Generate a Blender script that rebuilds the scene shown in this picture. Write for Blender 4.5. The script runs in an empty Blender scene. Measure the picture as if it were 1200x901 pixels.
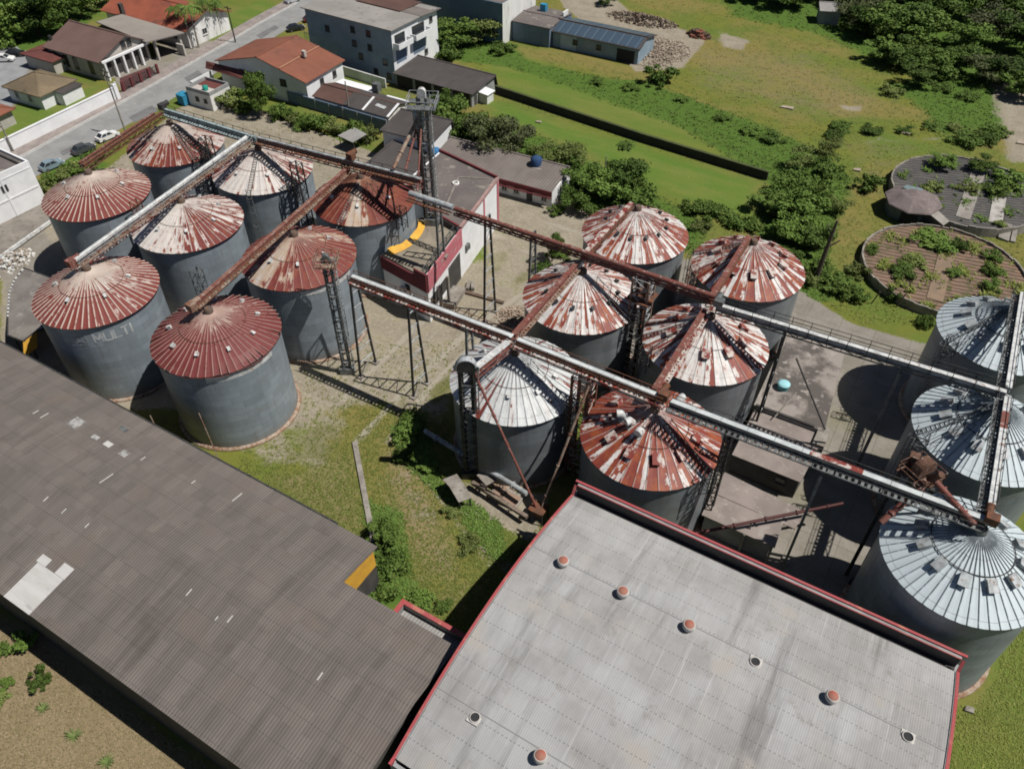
import bpy, math, random
import numpy as np
from mathutils import Vector, Matrix
R = math.radians
rng = random.Random(7)
nrng = np.random.default_rng(11)
scene = bpy.context.scene
COL = scene.collection

# ------------------------------------------------------------------ camera
CAM_H = 71.24
PITCH, YAW, F_PX = 0.76829, -0.53773, 934.59
cam_d = bpy.data.cameras.new('camera'); cam = bpy.data.objects.new('camera', cam_d); COL.objects.link(cam)
_cy, _sy = math.cos(YAW), math.sin(YAW)
FW = Vector((_sy*math.cos(PITCH), _cy*math.cos(PITCH), -math.sin(PITCH)))
RT = Vector((_cy, -_sy, 0)); UPV = RT.cross(FW)
cam.matrix_world = Matrix(((RT.x, UPV.x, -FW.x, 0), (RT.y, UPV.y, -FW.y, 0), (RT.z, UPV.z, -FW.z, CAM_H), (0, 0, 0, 1)))
cam_d.sensor_width = 36; cam_d.lens = 36*F_PX/1200; cam_d.clip_end = 3000; cam_d.clip_start = 1
scene.camera = cam

def at(u, v, z=0.0):
    """world point at height z seen at photograph pixel (u, v)"""
    d = FW + RT*((u-600)/F_PX) - UPV*((v-450.5)/F_PX)
    t = (z-CAM_H)/d.z
    return Vector((d.x*t, d.y*t, z))

# ------------------------------------------------------------------ world and sun
w = bpy.data.worlds.new('World'); scene.world = w; w.use_nodes = True
nt = w.node_tree; bg = nt.nodes['Background']
sky = nt.nodes.new('ShaderNodeTexSky'); sky.sky_type = 'NISHITA'; sky.sun_disc = False
sky.sun_elevation = R(59); sky.sun_rotation = R(74); sky.air_density = 0.6; sky.dust_density = 0.3
nt.links.new(sky.outputs[0], bg.inputs[0]); bg.inputs[1].default_value = 0.05
sun_d = bpy.data.lights.new('sun', 'SUN'); sun = bpy.data.objects.new('sun', sun_d); COL.objects.link(sun)
sun_d.energy = 5.0; sun_d.angle = R(0.5); sun_d.color = (1.0, 0.955, 0.89)
sun.rotation_euler = Vector((-0.565, -0.165, -1.0)).to_track_quat('-Z', 'Y').to_euler()
sun.location = (60, 10, 140)
vs = scene.view_settings; vs.view_transform = 'Standard'; vs.look = 'None'; vs.exposure = 0.0; vs.gamma = 1.0
vs.use_curve_mapping = False
scene.cycles.filter_width = 1.8; scene.cycles.max_bounces = 6; scene.cycles.diffuse_bounces = 2; scene.cycles.glossy_bounces = 2
scene.cycles.transparent_max_bounces = 6

# ------------------------------------------------------------------ materials
MATS = {}
class NT:
    def __init__(s, name):
        s.m = bpy.data.materials.new(name); s.m.use_nodes = True; s.t = s.m.node_tree
        s.b = s.t.nodes['Principled BSDF']
    def n(s, typ, **kw):
        x = s.t.nodes.new(typ)
        for k, v in kw.items():
            if k.startswith('i_'):
                x.inputs[k[2:]].default_value = v
            else: setattr(x, k, v)
        return x
    def put(s, sock, v):
        if isinstance(v, bpy.types.NodeSocket): s.t.links.new(v, sock)
        else: sock.default_value = v
    def math(s, op, a, b=0.0, clamp=False):
        x = s.n('ShaderNodeMath', operation=op, use_clamp=clamp); s.put(x.inputs[0], a); s.put(x.inputs[1], b); return x.outputs[0]
    def mix(s, f, a, b):
        x = s.n('ShaderNodeMix', data_type='RGBA'); s.put(x.inputs['Factor'], f)
        for sock, v in ((x.inputs[6], a), (x.inputs[7], b)):
            s.put(sock, v if isinstance(v, bpy.types.NodeSocket) else (*v, 1) if len(v) == 3 else v)
        return x.outputs[2]
    def ramp(s, v, lo, hi):
        x = s.n('ShaderNodeMapRange', interpolation_type='SMOOTHSTEP'); s.put(x.inputs[0], v)
        x.inputs[1].default_value = lo; x.inputs[2].default_value = hi; return x.outputs[0]
    def noise(s, vec, scale, detail=3.0, rough=0.55):
        x = s.n('ShaderNodeTexNoise'); s.put(x.inputs['Vector'], vec); x.inputs['Scale'].default_value = scale
        x.inputs['Detail'].default_value = detail; x.inputs['Roughness'].default_value = rough; return x.outputs[0]
    def comb(s, x, y, z=0.0):
        c = s.n('ShaderNodeCombineXYZ'); s.put(c.inputs[0], x); s.put(c.inputs[1], y); s.put(c.inputs[2], z); return c.outputs[0]
    def sep(s, v):
        c = s.n('ShaderNodeSeparateXYZ'); s.put(c.inputs[0], v); return c.outputs
    def obj(s): return s.n('ShaderNodeTexCoord').outputs['Object']
    def pos(s): return s.n('ShaderNodeNewGeometry').outputs['Position']
    def attr(s, name): return s.n('ShaderNodeAttribute', attribute_name=name)
    def rnd(s): return s.n('ShaderNodeObjectInfo').outputs['Random']
    def mapv(s, v, sc):
        x = s.n('ShaderNodeMapping'); s.put(x.inputs[0], v); x.inputs['Scale'].default_value = sc; return x.outputs[0]
    def bump(s, h, strength=0.5, dist=0.05):
        x = s.n('ShaderNodeBump'); s.put(x.inputs['Height'], h); x.inputs['Strength'].default_value = strength
        x.inputs['Distance'].default_value = dist; s.t.links.new(x.outputs[0], s.b.inputs['Normal'])
    def done(s, col=None, rough=0.8, metal=0.0, spec=0.3):
        if col is not None: s.put(s.b.inputs['Base Color'], col if isinstance(col, bpy.types.NodeSocket) else (*col, 1))
        s.put(s.b.inputs['Roughness'], rough); s.put(s.b.inputs['Metallic'], metal)
        s.b.inputs['Specular IOR Level'].default_value = spec
        return s.m

def mat(name, c1, c2=None, scale=1.0, rough=0.85, metal=0.0, lo=0.35, hi=0.65, c3=None, s3=6.0, bump=0.0, stretch=(1, 1, 1), spec=0.3):
    """weathered surface: two colours blended by large noise, a third in small spots"""
    if name in MATS: return MATS[name]
    t = NT(name); v = t.mapv(t.pos(), stretch)
    col = c1
    if c2 is not None:
        n1 = t.noise(v, scale, 5.0, 0.6); col = t.mix(t.ramp(n1, lo, hi), c1, c2)
    if c3 is not None:
        n3 = t.noise(v, s3, 4.0, 0.65); col = t.mix(t.ramp(n3, 0.56, 0.68), col, c3)
    if bump: t.bump(t.noise(v, s3, 4.0), bump, 0.05)
    MATS[name] = t.done(col, rough, metal, spec); return MATS[name]

# ------------------------------------------------------------------ mesh builder
class Frame:
    def __init__(s, ox=0, oy=0, ang=0, oz=0):
        s.o = Vector((ox, oy, oz)); c, n = math.cos(R(ang)), math.sin(R(ang)); s.x = Vector((c, n, 0)); s.y = Vector((-n, c, 0))
    def __call__(s, p): return s.o + s.x*p[0] + s.y*p[1] + Vector((0, 0, p[2]))
WORLD = Frame()

class MB:
    def __init__(s, frame=None): s.v = []; s.f = []; s.mi = []; s.F = frame or WORLD; s.uv = {}; s.sm = []; s.pa = {}
    def add(s, verts, faces, mi=0, smooth=False):
        b = len(s.v); s.v += [s.F(p) for p in verts]
        for f in faces: s.f.append(tuple(b+i for i in f)); s.mi.append(mi); s.sm.append(smooth)
        return b
    def box(s, x0, x1, y0, y1, z0, z1, mi=0):
        s.add([(x0, y0, z0), (x1, y0, z0), (x1, y1, z0), (x0, y1, z0), (x0, y0, z1), (x1, y0, z1), (x1, y1, z1), (x0, y1, z1)],
              [(3, 2, 1, 0), (4, 5, 6, 7), (0, 1, 5, 4), (1, 2, 6, 5), (2, 3, 7, 6), (3, 0, 4, 7)], mi)
    def prism(s, pts, z0, z1, mi=0):
        """closed outline pts (counter-clockwise) extruded; z1 a number or one per point"""
        n = len(pts); zt = z1 if isinstance(z1, (list, tuple)) else [z1]*n
        s.add([(p[0], p[1], z0) for p in pts] + [(p[0], p[1], z) for p, z in zip(pts, zt)],
              [tuple(range(n-1, -1, -1)), tuple(range(n, 2*n))] + [(i, (i+1) % n, n+(i+1) % n, n+i) for i in range(n)], mi)
    def slab(s, pts, th, mi=0):
        """tilted plate: top outline pts (3-D), thickness th downward"""
        n = len(pts)
        s.add([tuple(p) for p in pts] + [(p[0], p[1], p[2]-th) for p in pts],
              [tuple(range(n)), tuple(range(2*n-1, n-1, -1))] + [(i, n+i, n+(i+1) % n, (i+1) % n) for i in range(n)], mi)
    def beam(s, a, b, w=0.1, h=None, mi=0):
        a, b = Vector(a), Vector(b); d = b-a
        if d.length < 1e-6: return
        d.normalize(); h = h or w
        u = d.cross(Vector((0, 0, 1)))
        if u.length < 1e-3: u = Vector((1, 0, 0))
        u.normalize(); n = u.cross(d)
        q = [a+u*sx*w/2+n*sz*h/2 for sx, sz in ((-1, -1), (1, -1), (1, 1), (-1, 1))] + [b+u*sx*w/2+n*sz*h/2 for sx, sz in ((-1, -1), (1, -1), (1, 1), (-1, 1))]
        s.add(q, [(3, 2, 1, 0), (4, 5, 6, 7), (0, 1, 5, 4), (1, 2, 6, 5), (2, 3, 7, 6), (3, 0, 4, 7)], mi)
    def tube(s, pts, r, n=10, mi=0, cap=True):
        pts = [Vector(p) for p in pts]; rr = r if isinstance(r, (list, tuple)) else [r]*len(pts)
        vs_ = []; fs = []
        for i, p in enumerate(pts):
            d = (pts[min(i+1, len(pts)-1)]-pts[max(i-1, 0)]).normalized()
            u = d.cross(Vector((0, 0, 1)))
            if u.length < 1e-3: u = Vector((1, 0, 0))
            u.normalize(); k = u.cross(d)
            vs_ += [p+(u*math.cos(2*math.pi*j/n)+k*math.sin(2*math.pi*j/n))*rr[i] for j in range(n)]
        for i in range(len(pts)-1):
            for j in range(n):
                a = i*n+j; b = i*n+(j+1) % n; fs.append((a, a+n, b+n, b))
        b0 = s.add(vs_, fs, mi, True)
        if cap: s.add(vs_[:n], [tuple(range(n))], mi); s.add(vs_[-n:], [tuple(range(n-1, -1, -1))], mi)
    def lathe(s, c, prof, n=32, mi=0, a0=0.0, a1=2*math.pi, smooth=True, cap=True):
        """profile [(r, z)] bottom to top around the vertical through c"""
        full = abs(a1-a0-2*math.pi) < 1e-6; m = n if full else n+1
        vs_ = [(c[0]+r*math.cos(a0+(a1-a0)*j/n), c[1]+r*math.sin(a0+(a1-a0)*j/n), z) for r, z in prof for j in range(m)]
        fs = []
        for i in range(len(prof)-1):
            for j in range(n):
                a = i*m+j; b = i*m+(j+1) % m; fs.append((a, b, b+m, a+m))
        s.add(vs_, fs, mi, smooth)
        if cap and full:
            k = len(prof)-1
            if prof[-1][0] > 1e-4: s.add(vs_[k*m:], [tuple(range(m))], mi)
            if prof[0][0] > 1e-4: s.add(vs_[:m], [tuple(range(m-1, -1, -1))], mi)
    def build(s, name, mats, parent=None):
        if not isinstance(mats, (list, tuple)): mats = [mats]
        off = parent_loc(parent)
        me = bpy.data.meshes.new(name); me.from_pydata([tuple(p-off) for p in s.v], [], s.f)
        for m in mats: me.materials.append(m)
        if len(mats) > 1: me.polygons.foreach_set('material_index', s.mi)
        me.polygons.foreach_set('use_smooth', s.sm); me.update()
        o = bpy.data.objects.new(name, me); COL.objects.link(o)
        if parent is not None: o.parent = parent
        return o

def parent_loc(p):
    v = Vector((0, 0, 0))
    while p is not None: v = v+p.location; p = p.parent
    return v
def tag(o, label, cat, group=None):
    o['label'] = label; o['category'] = cat
    if group: o['group'] = group
    return o
def thing(name, loc, label, cat, group=None):
    o = bpy.data.objects.new(name, None); o.empty_display_size = 0.5; COL.objects.link(o); o.location = loc
    return tag(o, label, cat, group)
def structure(o, kind='structure'): o['kind'] = kind; return o

# ------------------------------------------------------------------ silo materials
def roof_mat(name, seed, thr, red=(0.150, 0.030, 0.025), rust=(0.27, 0.075, 0.028), pale=(0.66, 0.645, 0.62), grey=(0.46, 0.455, 0.45),
             k_w=0.35, k_n=0.55, k_f=0.5, rib=(0.5, 0.42, 0.36), rib_amt=0.9, rust_amt=0.5, edge=0.03, metal=0.0, rough=0.55, fadecol=None, stripe=1, halo_amt=0.28, run_amt=0.5):
    """painted cone sheets: paint left = 1, peeled = 0, decided per sheet and by stretched noise; fade pushes towards peeled"""
    t = NT(name)
    uv = t.n('ShaderNodeUVMap', uv_map='UVMap').outputs[0]; U, V, _ = t.sep(uv)
    idx = t.math('FLOOR', U)
    sid = idx if stripe == 1 else t.math('FLOOR', t.math('MULTIPLY', t.math('ADD', U, t.math('MULTIPLY', t.math('SUBTRACT', t.noise(t.comb(U, t.math('MULTIPLY', V, 0.8), seed), 1.5, 3.0), 0.5), 0.30)), float(stripe)))
    wn = t.n('ShaderNodeTexWhiteNoise', noise_dimensions='1D'); t.put(wn.inputs['W'], t.math('ADD', sid, seed*13.7)); wv = wn.outputs['Value']
    along = t.noise(t.comb(t.math('MULTIPLY', sid, 5.31), t.math('MULTIPLY', V, 0.35), seed), 1.0, 3.0)
    flake = t.noise(t.comb(t.math('MULTIPLY', U, 1.9), t.math('MULTIPLY', V, 0.55), seed*3.1), 1.3, 6.0, 0.62)
    fine = t.noise(t.comb(t.math('MULTIPLY', U, 3.0), t.math('MULTIPLY', V, 0.9), seed), 6.0, 4.0, 0.7)
    fade = t.attr('fade').outputs['Fac']
    s = t.math('ADD', t.math('MULTIPLY', t.math('SUBTRACT', wv, 0.5), k_w), t.math('MULTIPLY', t.math('SUBTRACT', along, 0.5), k_n*1.4))
    s = t.math('ADD', s, t.math('MULTIPLY', t.math('SUBTRACT', flake, 0.5), k_n*1.5))
    s = t.math('ADD', s, t.math('MULTIPLY', t.math('SUBTRACT', fine, 0.5), 0.22))
    s = t.math('SUBTRACT', s, t.math('MULTIPLY', fade, k_f))
    paint = t.ramp(s, thr-edge, thr+edge); halo = t.ramp(s, thr-0.20, thr+0.02)
    hue = t.noise(t.comb(t.math('MULTIPLY', U, 0.9), t.math('MULTIPLY', V, 0.6), seed+4.0), 1.1, 5.0, 0.6)
    redc = t.mix(t.math('MULTIPLY', t.ramp(hue, 0.42, 0.66), rust_amt), red, rust)
    redc = t.mix(t.math('MULTIPLY', t.ramp(fine, 0.3, 0.75), 0.35), redc, tuple(c*0.55 for c in red))
    palec = t.mix(t.ramp(t.noise(t.comb(t.math('MULTIPLY', U, 1.2), t.math('MULTIPLY', V, 0.4), seed+9.0), 1.6, 5.0, 0.6), 0.35, 0.72), pale, grey)
    palec = t.mix(t.math('MULTIPLY', t.ramp(fine, 0.58, 0.7), 0.4), palec, (0.30, 0.15, 0.09))
    if fadecol is not None: palec = t.mix(t.ramp(fade, 0.6, 1.3), palec, fadecol)
    run = t.noise(t.comb(t.math('MULTIPLY', U, 7.0), t.math('MULTIPLY', V, 0.22), seed+2.0), 1.0, 4.0, 0.6); palec = t.mix(t.math('MULTIPLY', t.ramp(run, 0.56, 0.72), run_amt), palec, (0.30, 0.15, 0.10))
    palec = t.mix(t.math('MULTIPLY', halo, halo_amt), palec, (0.36, 0.20, 0.14))
    col = t.mix(paint, palec, redc)
    # sheet laps across the slope
    lap = t.math('LESS_THAN', t.math('FRACT', t.math('ADD', t.math('MULTIPLY', V, 0.41), t.math('MULTIPLY', wv, 0.05))), 0.025)
    col = t.mix(t.math('MULTIPLY', lap, 0.45), col, (0.09, 0.06, 0.05))
    rb = t.attr('rib').outputs['Fac']
    rn = t.noise(t.comb(t.math('MULTIPLY', idx, 7.7), V, seed), 1.4, 3.0)
    col = t.mix(t.math('MULTIPLY', t.math('MULTIPLY', rb, rib_amt), t.ramp(rn, 0.25, 0.5)), col, rib)
    t.bump(fine, 0.25, 0.03)
    return t.done(col, rough, metal, 0.35)

def wall_mat(name, base, dark, seed, metal=0.0, rough=0.45, stain=(0.16, 0.13, 0.09)):
    t = NT(name); p = t.pos(); x, y, z = t.sep(p)
    stre = t.noise(t.mapv(p, (0.5, 0.5, 0.12)), 1.0, 5.0, 0.65)
    col = t.mix(t.ramp(stre, 0.38, 0.66), base, dark)
    blot = t.noise(t.mapv(p, (0.35, 0.35, 0.5)), 1.0, 4.0); col = t.mix(t.math('MULTIPLY', t.ramp(blot, 0.5, 0.8), 0.3), col, stain)
    ox, oy, oz = t.sep(t.obj()); ang = t.math('MULTIPLY', t.math('ARCTAN2', oy, ox), 18/(2*math.pi)); row = t.math('FLOOR', t.math('DIVIDE', z, 0.88))
    au = t.math('ADD', ang, t.math('MULTIPLY', t.math('MODULO', row, 2.0), 0.5)); wn = t.n('ShaderNodeTexWhiteNoise', noise_dimensions='3D'); t.put(wn.inputs['Vector'], t.comb(t.math('FLOOR', au), row, t.rnd()))
    sc_ = t.n('ShaderNodeVectorMath', operation='SCALE'); t.put(sc_.inputs[0], col); t.put(sc_.inputs['Scale'], t.math('ADD', 0.88, t.math('MULTIPLY', wn.outputs['Value'], 0.24))); col = sc_.outputs[0]
    vj = t.math('LESS_THAN', t.math('FRACT', au), 0.03); col = t.mix(t.math('MULTIPLY', vj, 0.3), col, tuple(c*0.5 for c in dark))
    rstr = t.noise(t.mapv(p, (1.6, 1.6, 0.16)), 1.0, 4.0, 0.6); col = t.mix(t.math('MULTIPLY', t.ramp(rstr, 0.60, 0.74), 0.4), col, (0.15, 0.085, 0.05))
    ring = t.math('LESS_THAN', t.math('FRACT', t.math('DIVIDE', z, 0.88)), 0.045)
    col = t.mix(t.math('MULTIPLY', ring, 0.4), col, tuple(c*0.45 for c in dark))
    low = t.ramp(z, 1.6, 0.2); col = t.mix(t.math('MULTIPLY', low, 0.5), col, (0.15, 0.12, 0.085))
    wave = t.math('SINE', t.math('MULTIPLY', z, 2*math.pi/0.22)); t.bump(wave, 0.15, 0.015)
    return t.done(col, rough, metal, 0.4)

M_WALL_L = wall_mat('galvanised_wall_left', (0.235, 0.275, 0.308), (0.195, 0.23, 0.258), 1)
M_WALL_M = wall_mat('galvanised_wall_mid', (0.185, 0.205, 0.218), (0.145, 0.161, 0.171), 2)
M_WALL_R = wall_mat('galvanised_wall_new', (0.215, 0.248, 0.274), (0.18, 0.208, 0.23), 3)
M_RUSTRIM = mat('rusty_base_rim', (0.22, 0.12, 0.07), (0.36, 0.30, 0.24), 2.5)
M_DARK = mat('dark_steel', (0.035, 0.038, 0.042), (0.07, 0.066, 0.06), 2.0, 0.6, 0.3)
M_GREYST = mat('grey_steel', (0.20, 0.215, 0.215), (0.11, 0.115, 0.115), 1.5, 0.55, 0.35)
M_PALEST = mat('pale_steel', (0.43, 0.46, 0.47), (0.25, 0.265, 0.27), 1.2, 0.55, 0.1, c3=(0.17, 0.11, 0.08), s3=2.5)
M_REDST = mat('red_painted_steel', (0.19, 0.058, 0.046), (0.15, 0.068, 0.052), 1.6, 0.7, 0.0, c3=(0.36, 0.28, 0.245), s3=2.4)
M_RUST = mat('rusty_steel', (0.16, 0.065, 0.035), (0.09, 0.05, 0.035), 1.8, 0.85, 0.0, c3=(0.25, 0.11, 0.05), s3=5.0)
M_REDWHITE = mat('peeling_red_white', (0.20, 0.04, 0.03), (0.48, 0.43, 0.39), 0.9, 0.6, 0.0, lo=0.45, hi=0.55)
M_WHITEST = mat('white_painted_steel', (0.62, 0.63, 0.62), (0.42, 0.43, 0.43), 1.3, 0.5, c3=(0.28, 0.19, 0.14), s3=2.2)
M_TEALST = mat('pale_teal_steel', (0.34, 0.42, 0.43), (0.20, 0.25, 0.255), 1.3, 0.55)
M_TANST = mat('tan_rusty_steel', (0.30, 0.24, 0.19), (0.17, 0.08, 0.05), 1.2, 0.7)
M_HATCHDK = mat('hatch_dark', (0.03, 0.03, 0.032))

M_DKCAP = mat('cap_steel', (0.10, 0.085, 0.075), (0.15, 0.09, 0.06), 3.0)
def angdiff(a, b): return (a-b+180) % 360-180

def silo(key, x, y, Rr, ze, za, N, roofm, wallm, label, fades=(), top_fade=0.0, hatch=(), hatch_size=0.55, hatch_mat=None, ladders=(), rings=(0.5,),
         vents_round=(), cap_mat=None, rib_w=0.11, lap_drop=0.0, group=None):
    root = thing('grain_silo', (x, y, 0), label, 'silo', group)
    rw = Rr-0.30
    wl = MB(); wl.lathe((x, y), [(rw, 0.0), (rw, ze-0.05)], 96, cap=False)
    wall = wl.build('wall', wallm, root)
    bz = MB(); bz.lathe((x, y), [(rw+0.02, 0.0), (rw+0.42, 0.0), (rw+0.42, 0.22), (rw+0.02, 0.30)], 72, cap=False); bz.build('base_rim', M_RUSTRIM, root)
    # roof: N sheets with raised seams
    V, Fc, UV, FD, RB = [], [], [], [], []
    rad = [0.05, 0.12, 0.22, 0.34, 0.46, 0.58, 0.70, 0.80, 0.90, 1.0]
    srng = random.Random(sum(map(ord, key))*7 + N); slope = (za-ze)/Rr; L = math.hypot(Rr, za-ze)
    def P(r, a, dz=0.0): return (r*math.cos(a), r*math.sin(a), za-slope*r+dz)
    for i in range(N):
        a0, a1 = 2*math.pi*i/N, 2*math.pi*(i+1)/N; am = (a0+a1)/2; deg = math.degrees(am)
        fd = sum(f[2]*max(0.0, 1-abs(angdiff(deg, f[0]))/f[1])**0.6 for f in fades)
        lift = srng.uniform(0, lap_drop)
        b = len(V)
        for t in rad:
            f2 = fd+top_fade*max(0, 1-t/0.55)
            for a in (a0, am, a1):
                V.append(P(Rr*t, a, (-0.03 if a == am else 0.0)-(lift*t if t > 0.8 else 0)))
                FD.append(f2); RB.append(0.0)
                UV.append((i+(0.02 if a == a0 else 0.98 if a == a1 else 0.5), t*L))
        for k in range(len(rad)-1):
            for c in (0, 1):
                q = b+k*3+c; Fc.append((q, q+3, q+4, q+1))
        # seam on a0
        b = len(V); hh = 0.075
        for t in (0.06, 0.35, 0.7, 1.003):
            r = Rr*t; wv = rib_w/2/r
            f2 = fd+top_fade*max(0, 1-t/0.55)
            for (da, dz) in ((-wv, 0.0), (-wv*0.6, hh), (wv*0.6, hh), (wv, 0.0)):
                V.append(P(r, a0+da, dz)); FD.append(f2); RB.append(1.0); UV.append((i+0.5, t*L))
        for k in range(3):
            for c in range(3):
                q = b+k*4+c; Fc.append((q, q+4, q+5, q+1))
    me = bpy.data.meshes.new('roof'); me.from_pydata(V, [], Fc); me.materials.append(roofm)
    uvl = me.uv_layers.new(name='UVMap'); li = np.zeros(len(me.loops), np.int32); me.loops.foreach_get('vertex_index', li)
    uvl.data.foreach_set('uv', np.array(UV, np.float32)[li].ravel())
    me.attributes.new('fade', 'FLOAT', 'POINT').data.foreach_set('value', np.array(FD, np.float32))
    me.attributes.new('rib', 'FLOAT', 'POINT').data.foreach_set('value', np.array(RB, np.float32))
    ro = bpy.data.objects.new('roof', me); COL.objects.link(ro); ro.parent = root
    ev = MB(); ev.lathe((x, y), [(rw, ze-0.10), (Rr-0.02, ze-0.10), (Rr-0.02, ze-0.012)], 72, cap=False); ev.build('eave', M_DARK, root)
    cp = MB(); cp.lathe((x, y), [(0.5, za-slope*0.5), (0.5, za+0.30), (0.35, za+0.5)], 16); cp.build('cap', cap_mat or M_DKCAP, root)
    for tr in rings:
        rg = MB(); n = 60
        rg.tube([Vector((x, y, 0))+Vector(P(Rr*tr, 2*math.pi*j/n, 0.10)) for j in range(n+1)], 0.045 if Rr < 7.0 else 0.028, 5, cap=False); rg.build('roof_ring', M_DARK if Rr < 7.0 else M_RUST, root)
    ang_s = math.degrees(math.atan2(za-ze, Rr))
    for (deg, t) in hatch:
        a = R(deg); c = Vector((x, y, 0))+Vector(P(Rr*t, a, 0)); e = Vector((math.cos(a), math.sin(a), -slope)).normalized(); sd = Vector((-math.sin(a), math.cos(a), 0)); up = sd.cross(e)*-1
        h = MB(); s_ = hatch_size; hz = 0.22+0.2*s_
        q = [c+e*(i*s_*0.62)+sd*(j*s_*0.5) for i, j in ((-1, -1), (1, -1), (1, 1), (-1, 1))]
        top = [p+up*hz+e*(0.10 if k in (1, 2) else 0) for k, p in enumerate(q)]
        low = [p-up*0.1 for p in q]
        h.add(low+top, [(4, 5, 6, 7), (0, 1, 5, 4), (1, 2, 6, 5), (2, 3, 7, 6), (3, 0, 4, 7)], 0)
        h.add([p+up*0.06+(p-c)*0.12 for p in top]+[p+(p-c)*0.12 for p in top], [(0, 1, 2, 3), (4, 5, 1, 0), (5, 6, 2, 1), (6, 7, 3, 2), (7, 4, 0, 3), (7, 6, 5, 4)], 0)
        h.build('hatch', hatch_mat or M_WHITEST, root)
    for (deg, t) in vents_round:
        a = R(deg); c = Vector((x, y, 0))+Vector(P(Rr*t, a, 0)); e = Vector((math.cos(a), math.sin(a), 0))
        g = MB(); g.tube([c-Vector((0, 0, 0.2)), c+Vector((0, 0, 0.7)), c+e*0.25+Vector((0, 0, 1.0)), c+e*0.7+Vector((0, 0, 0.95))], 0.42, 12); g.build('roof_vent', M_WHITEST, root)
    for deg in ladders:
        a = R(deg); e = Vector((math.cos(a), math.sin(a), 0)); sd = Vector((-math.sin(a), math.cos(a), 0)); b0 = Vector((x, y, 0))+e*(rw+0.25)
        ld = MB()
        for s in (-1, 1):
            ld.beam(b0+sd*0.3*s+Vector((0, 0, 0.1)), b0+sd*0.3*s+Vector((0, 0, ze+0.9)), 0.07)
            r0 = Vector((x, y, 0))+Vector(P(Rr*0.99, a, 0.15)); r1 = Vector((x, y, 0))+Vector(P(Rr*0.12, a, 0.15)); ld.beam(r0+sd*0.28*s, r1+sd*0.28*s, 0.06)
        for k in range(int(ze/0.45)): ld.beam(b0-sd*0.3+Vector((0, 0, 0.4+k*0.45)), b0+sd*0.3+Vector((0, 0, 0.4+k*0.45)), 0.045)
        for k in range(16): q = r0.lerp(r1, (k+0.5)/16); ld.beam(q-sd*0.28, q+sd*0.28, 0.06)
        for k in range(5):                                            # cage hoops
            z = 2.5+k*(ze-2.8)/4; hp = [b0+sd*0.38*math.cos(q)+e*0.7*math.sin(q)+Vector((0, 0, z)) for q in np.linspace(0, math.pi, 7)]
            for p, q in zip(hp[:-1], hp[1:]): ld.beam(p, q, 0.05)
        for s in (-0.38, 0.0, 0.38):
            off = e*(0.7 if s == 0 else 0.3); ld.beam(b0+sd*s+off+Vector((0, 0, 2.5)), b0+sd*s+off+Vector((0, 0, ze-0.3)), 0.05)
        ld.build('ladder', M_GREYST if len(ladders) else M_DARK, root)
    return root

RL, ZEL, ZAL = 7.3, 11.93, 15.26
RM, ZEM, ZAM = 7.24, 10.51, 14.31
RR_, ZER, ZAR = 6.9, 12.72, 16.5
SP = dict(a=(-103.9, 72.2), b=(-102.05, 55.95), c=(-85.21, 57.32), d=(-86.63, 73.17), e=(-83.27, 40.88), f=(-66.96, 58.97), g=(-64.78, 42.53), h=(-68.77, 74.5),
          m1=(-33.0, 88.06), m2=(-17.2, 88.25), m3=(-32.84, 71.73), m4=(-16.56, 71.46), m5=(-32.37, 54.98), m6=(-16.11, 54.82), r1=(12.3, 87.4), r2=(12.9, 70.2), r3=(13.4, 53.6))

TAN = (0.36, 0.29, 0.235)
def hs(n, t, ph): return [(360*i/n+ph, t) for i in range(n)]
L_SMALL = hs(7, 0.62, 20)
# angles: 0 = +x (right), 90 = +y (away); the camera sees the roofs from about -60 degrees
silo('a', *SP['a'], RL, ZEL, ZAL, 52, roof_mat('roof_a', 1, -0.16, k_w=0.15, pale=(0.42, 0.36, 0.33), fadecol=TAN, rib_amt=0.7), M_WALL_L,
     'rust red silo with pale tan peak, farthest left one, nearest the street', [(-75, 60, 0.25), (40, 60, 0.42)], 0.75, L_SMALL, 0.31, ladders=(-20,))
silo('b', *SP['b'], RL, ZEL, ZAL, 56, roof_mat('roof_b', 2, -0.27, k_w=0.2, k_n=0.55, red=(0.175, 0.040, 0.034), pale=(0.46, 0.40, 0.37), fadecol=(0.40, 0.37, 0.35), rust_amt=0.2, rib_amt=0.95), M_WALL_L,
     'dark red silo with fine white ribs and greyish top beside the white walled building', [(60, 80, 0.3)], 0.6, hs(6, 0.55, 30), 0.31, rib_w=0.15)
silo('c', *SP['c'], RL, ZEL, ZAL, 46, roof_mat('roof_c', 3, -0.13, stripe=2, k_w=0.36, pale=(0.60, 0.56, 0.52), fadecol=(0.62, 0.60, 0.57), rib_amt=0.8, rib=(0.55, 0.5, 0.46)), M_WALL_L,
     'left hand red silo whose roof has turned white on one side, between four red silos', [(-95, 50, 0.85), (60, 60, 0.25)], 0.15, hs(7, 0.6, 10), 0.31)
silo('d', *SP['d'], RL, ZEL, ZAL, 44, roof_mat('roof_d', 4, 0.05, stripe=2, k_w=0.46, pale=(0.58, 0.55, 0.51), rib_amt=0.8, rib=(0.5, 0.42, 0.38), fadecol=(0.60, 0.58, 0.55)), M_WALL_L,
     'white silo roof with narrow red stripes, under the long conveyor in the far row', [(-75, 60, 0.4)], 0.25, hs(6, 0.6, 25), 0.31, ladders=(-62,))
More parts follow.
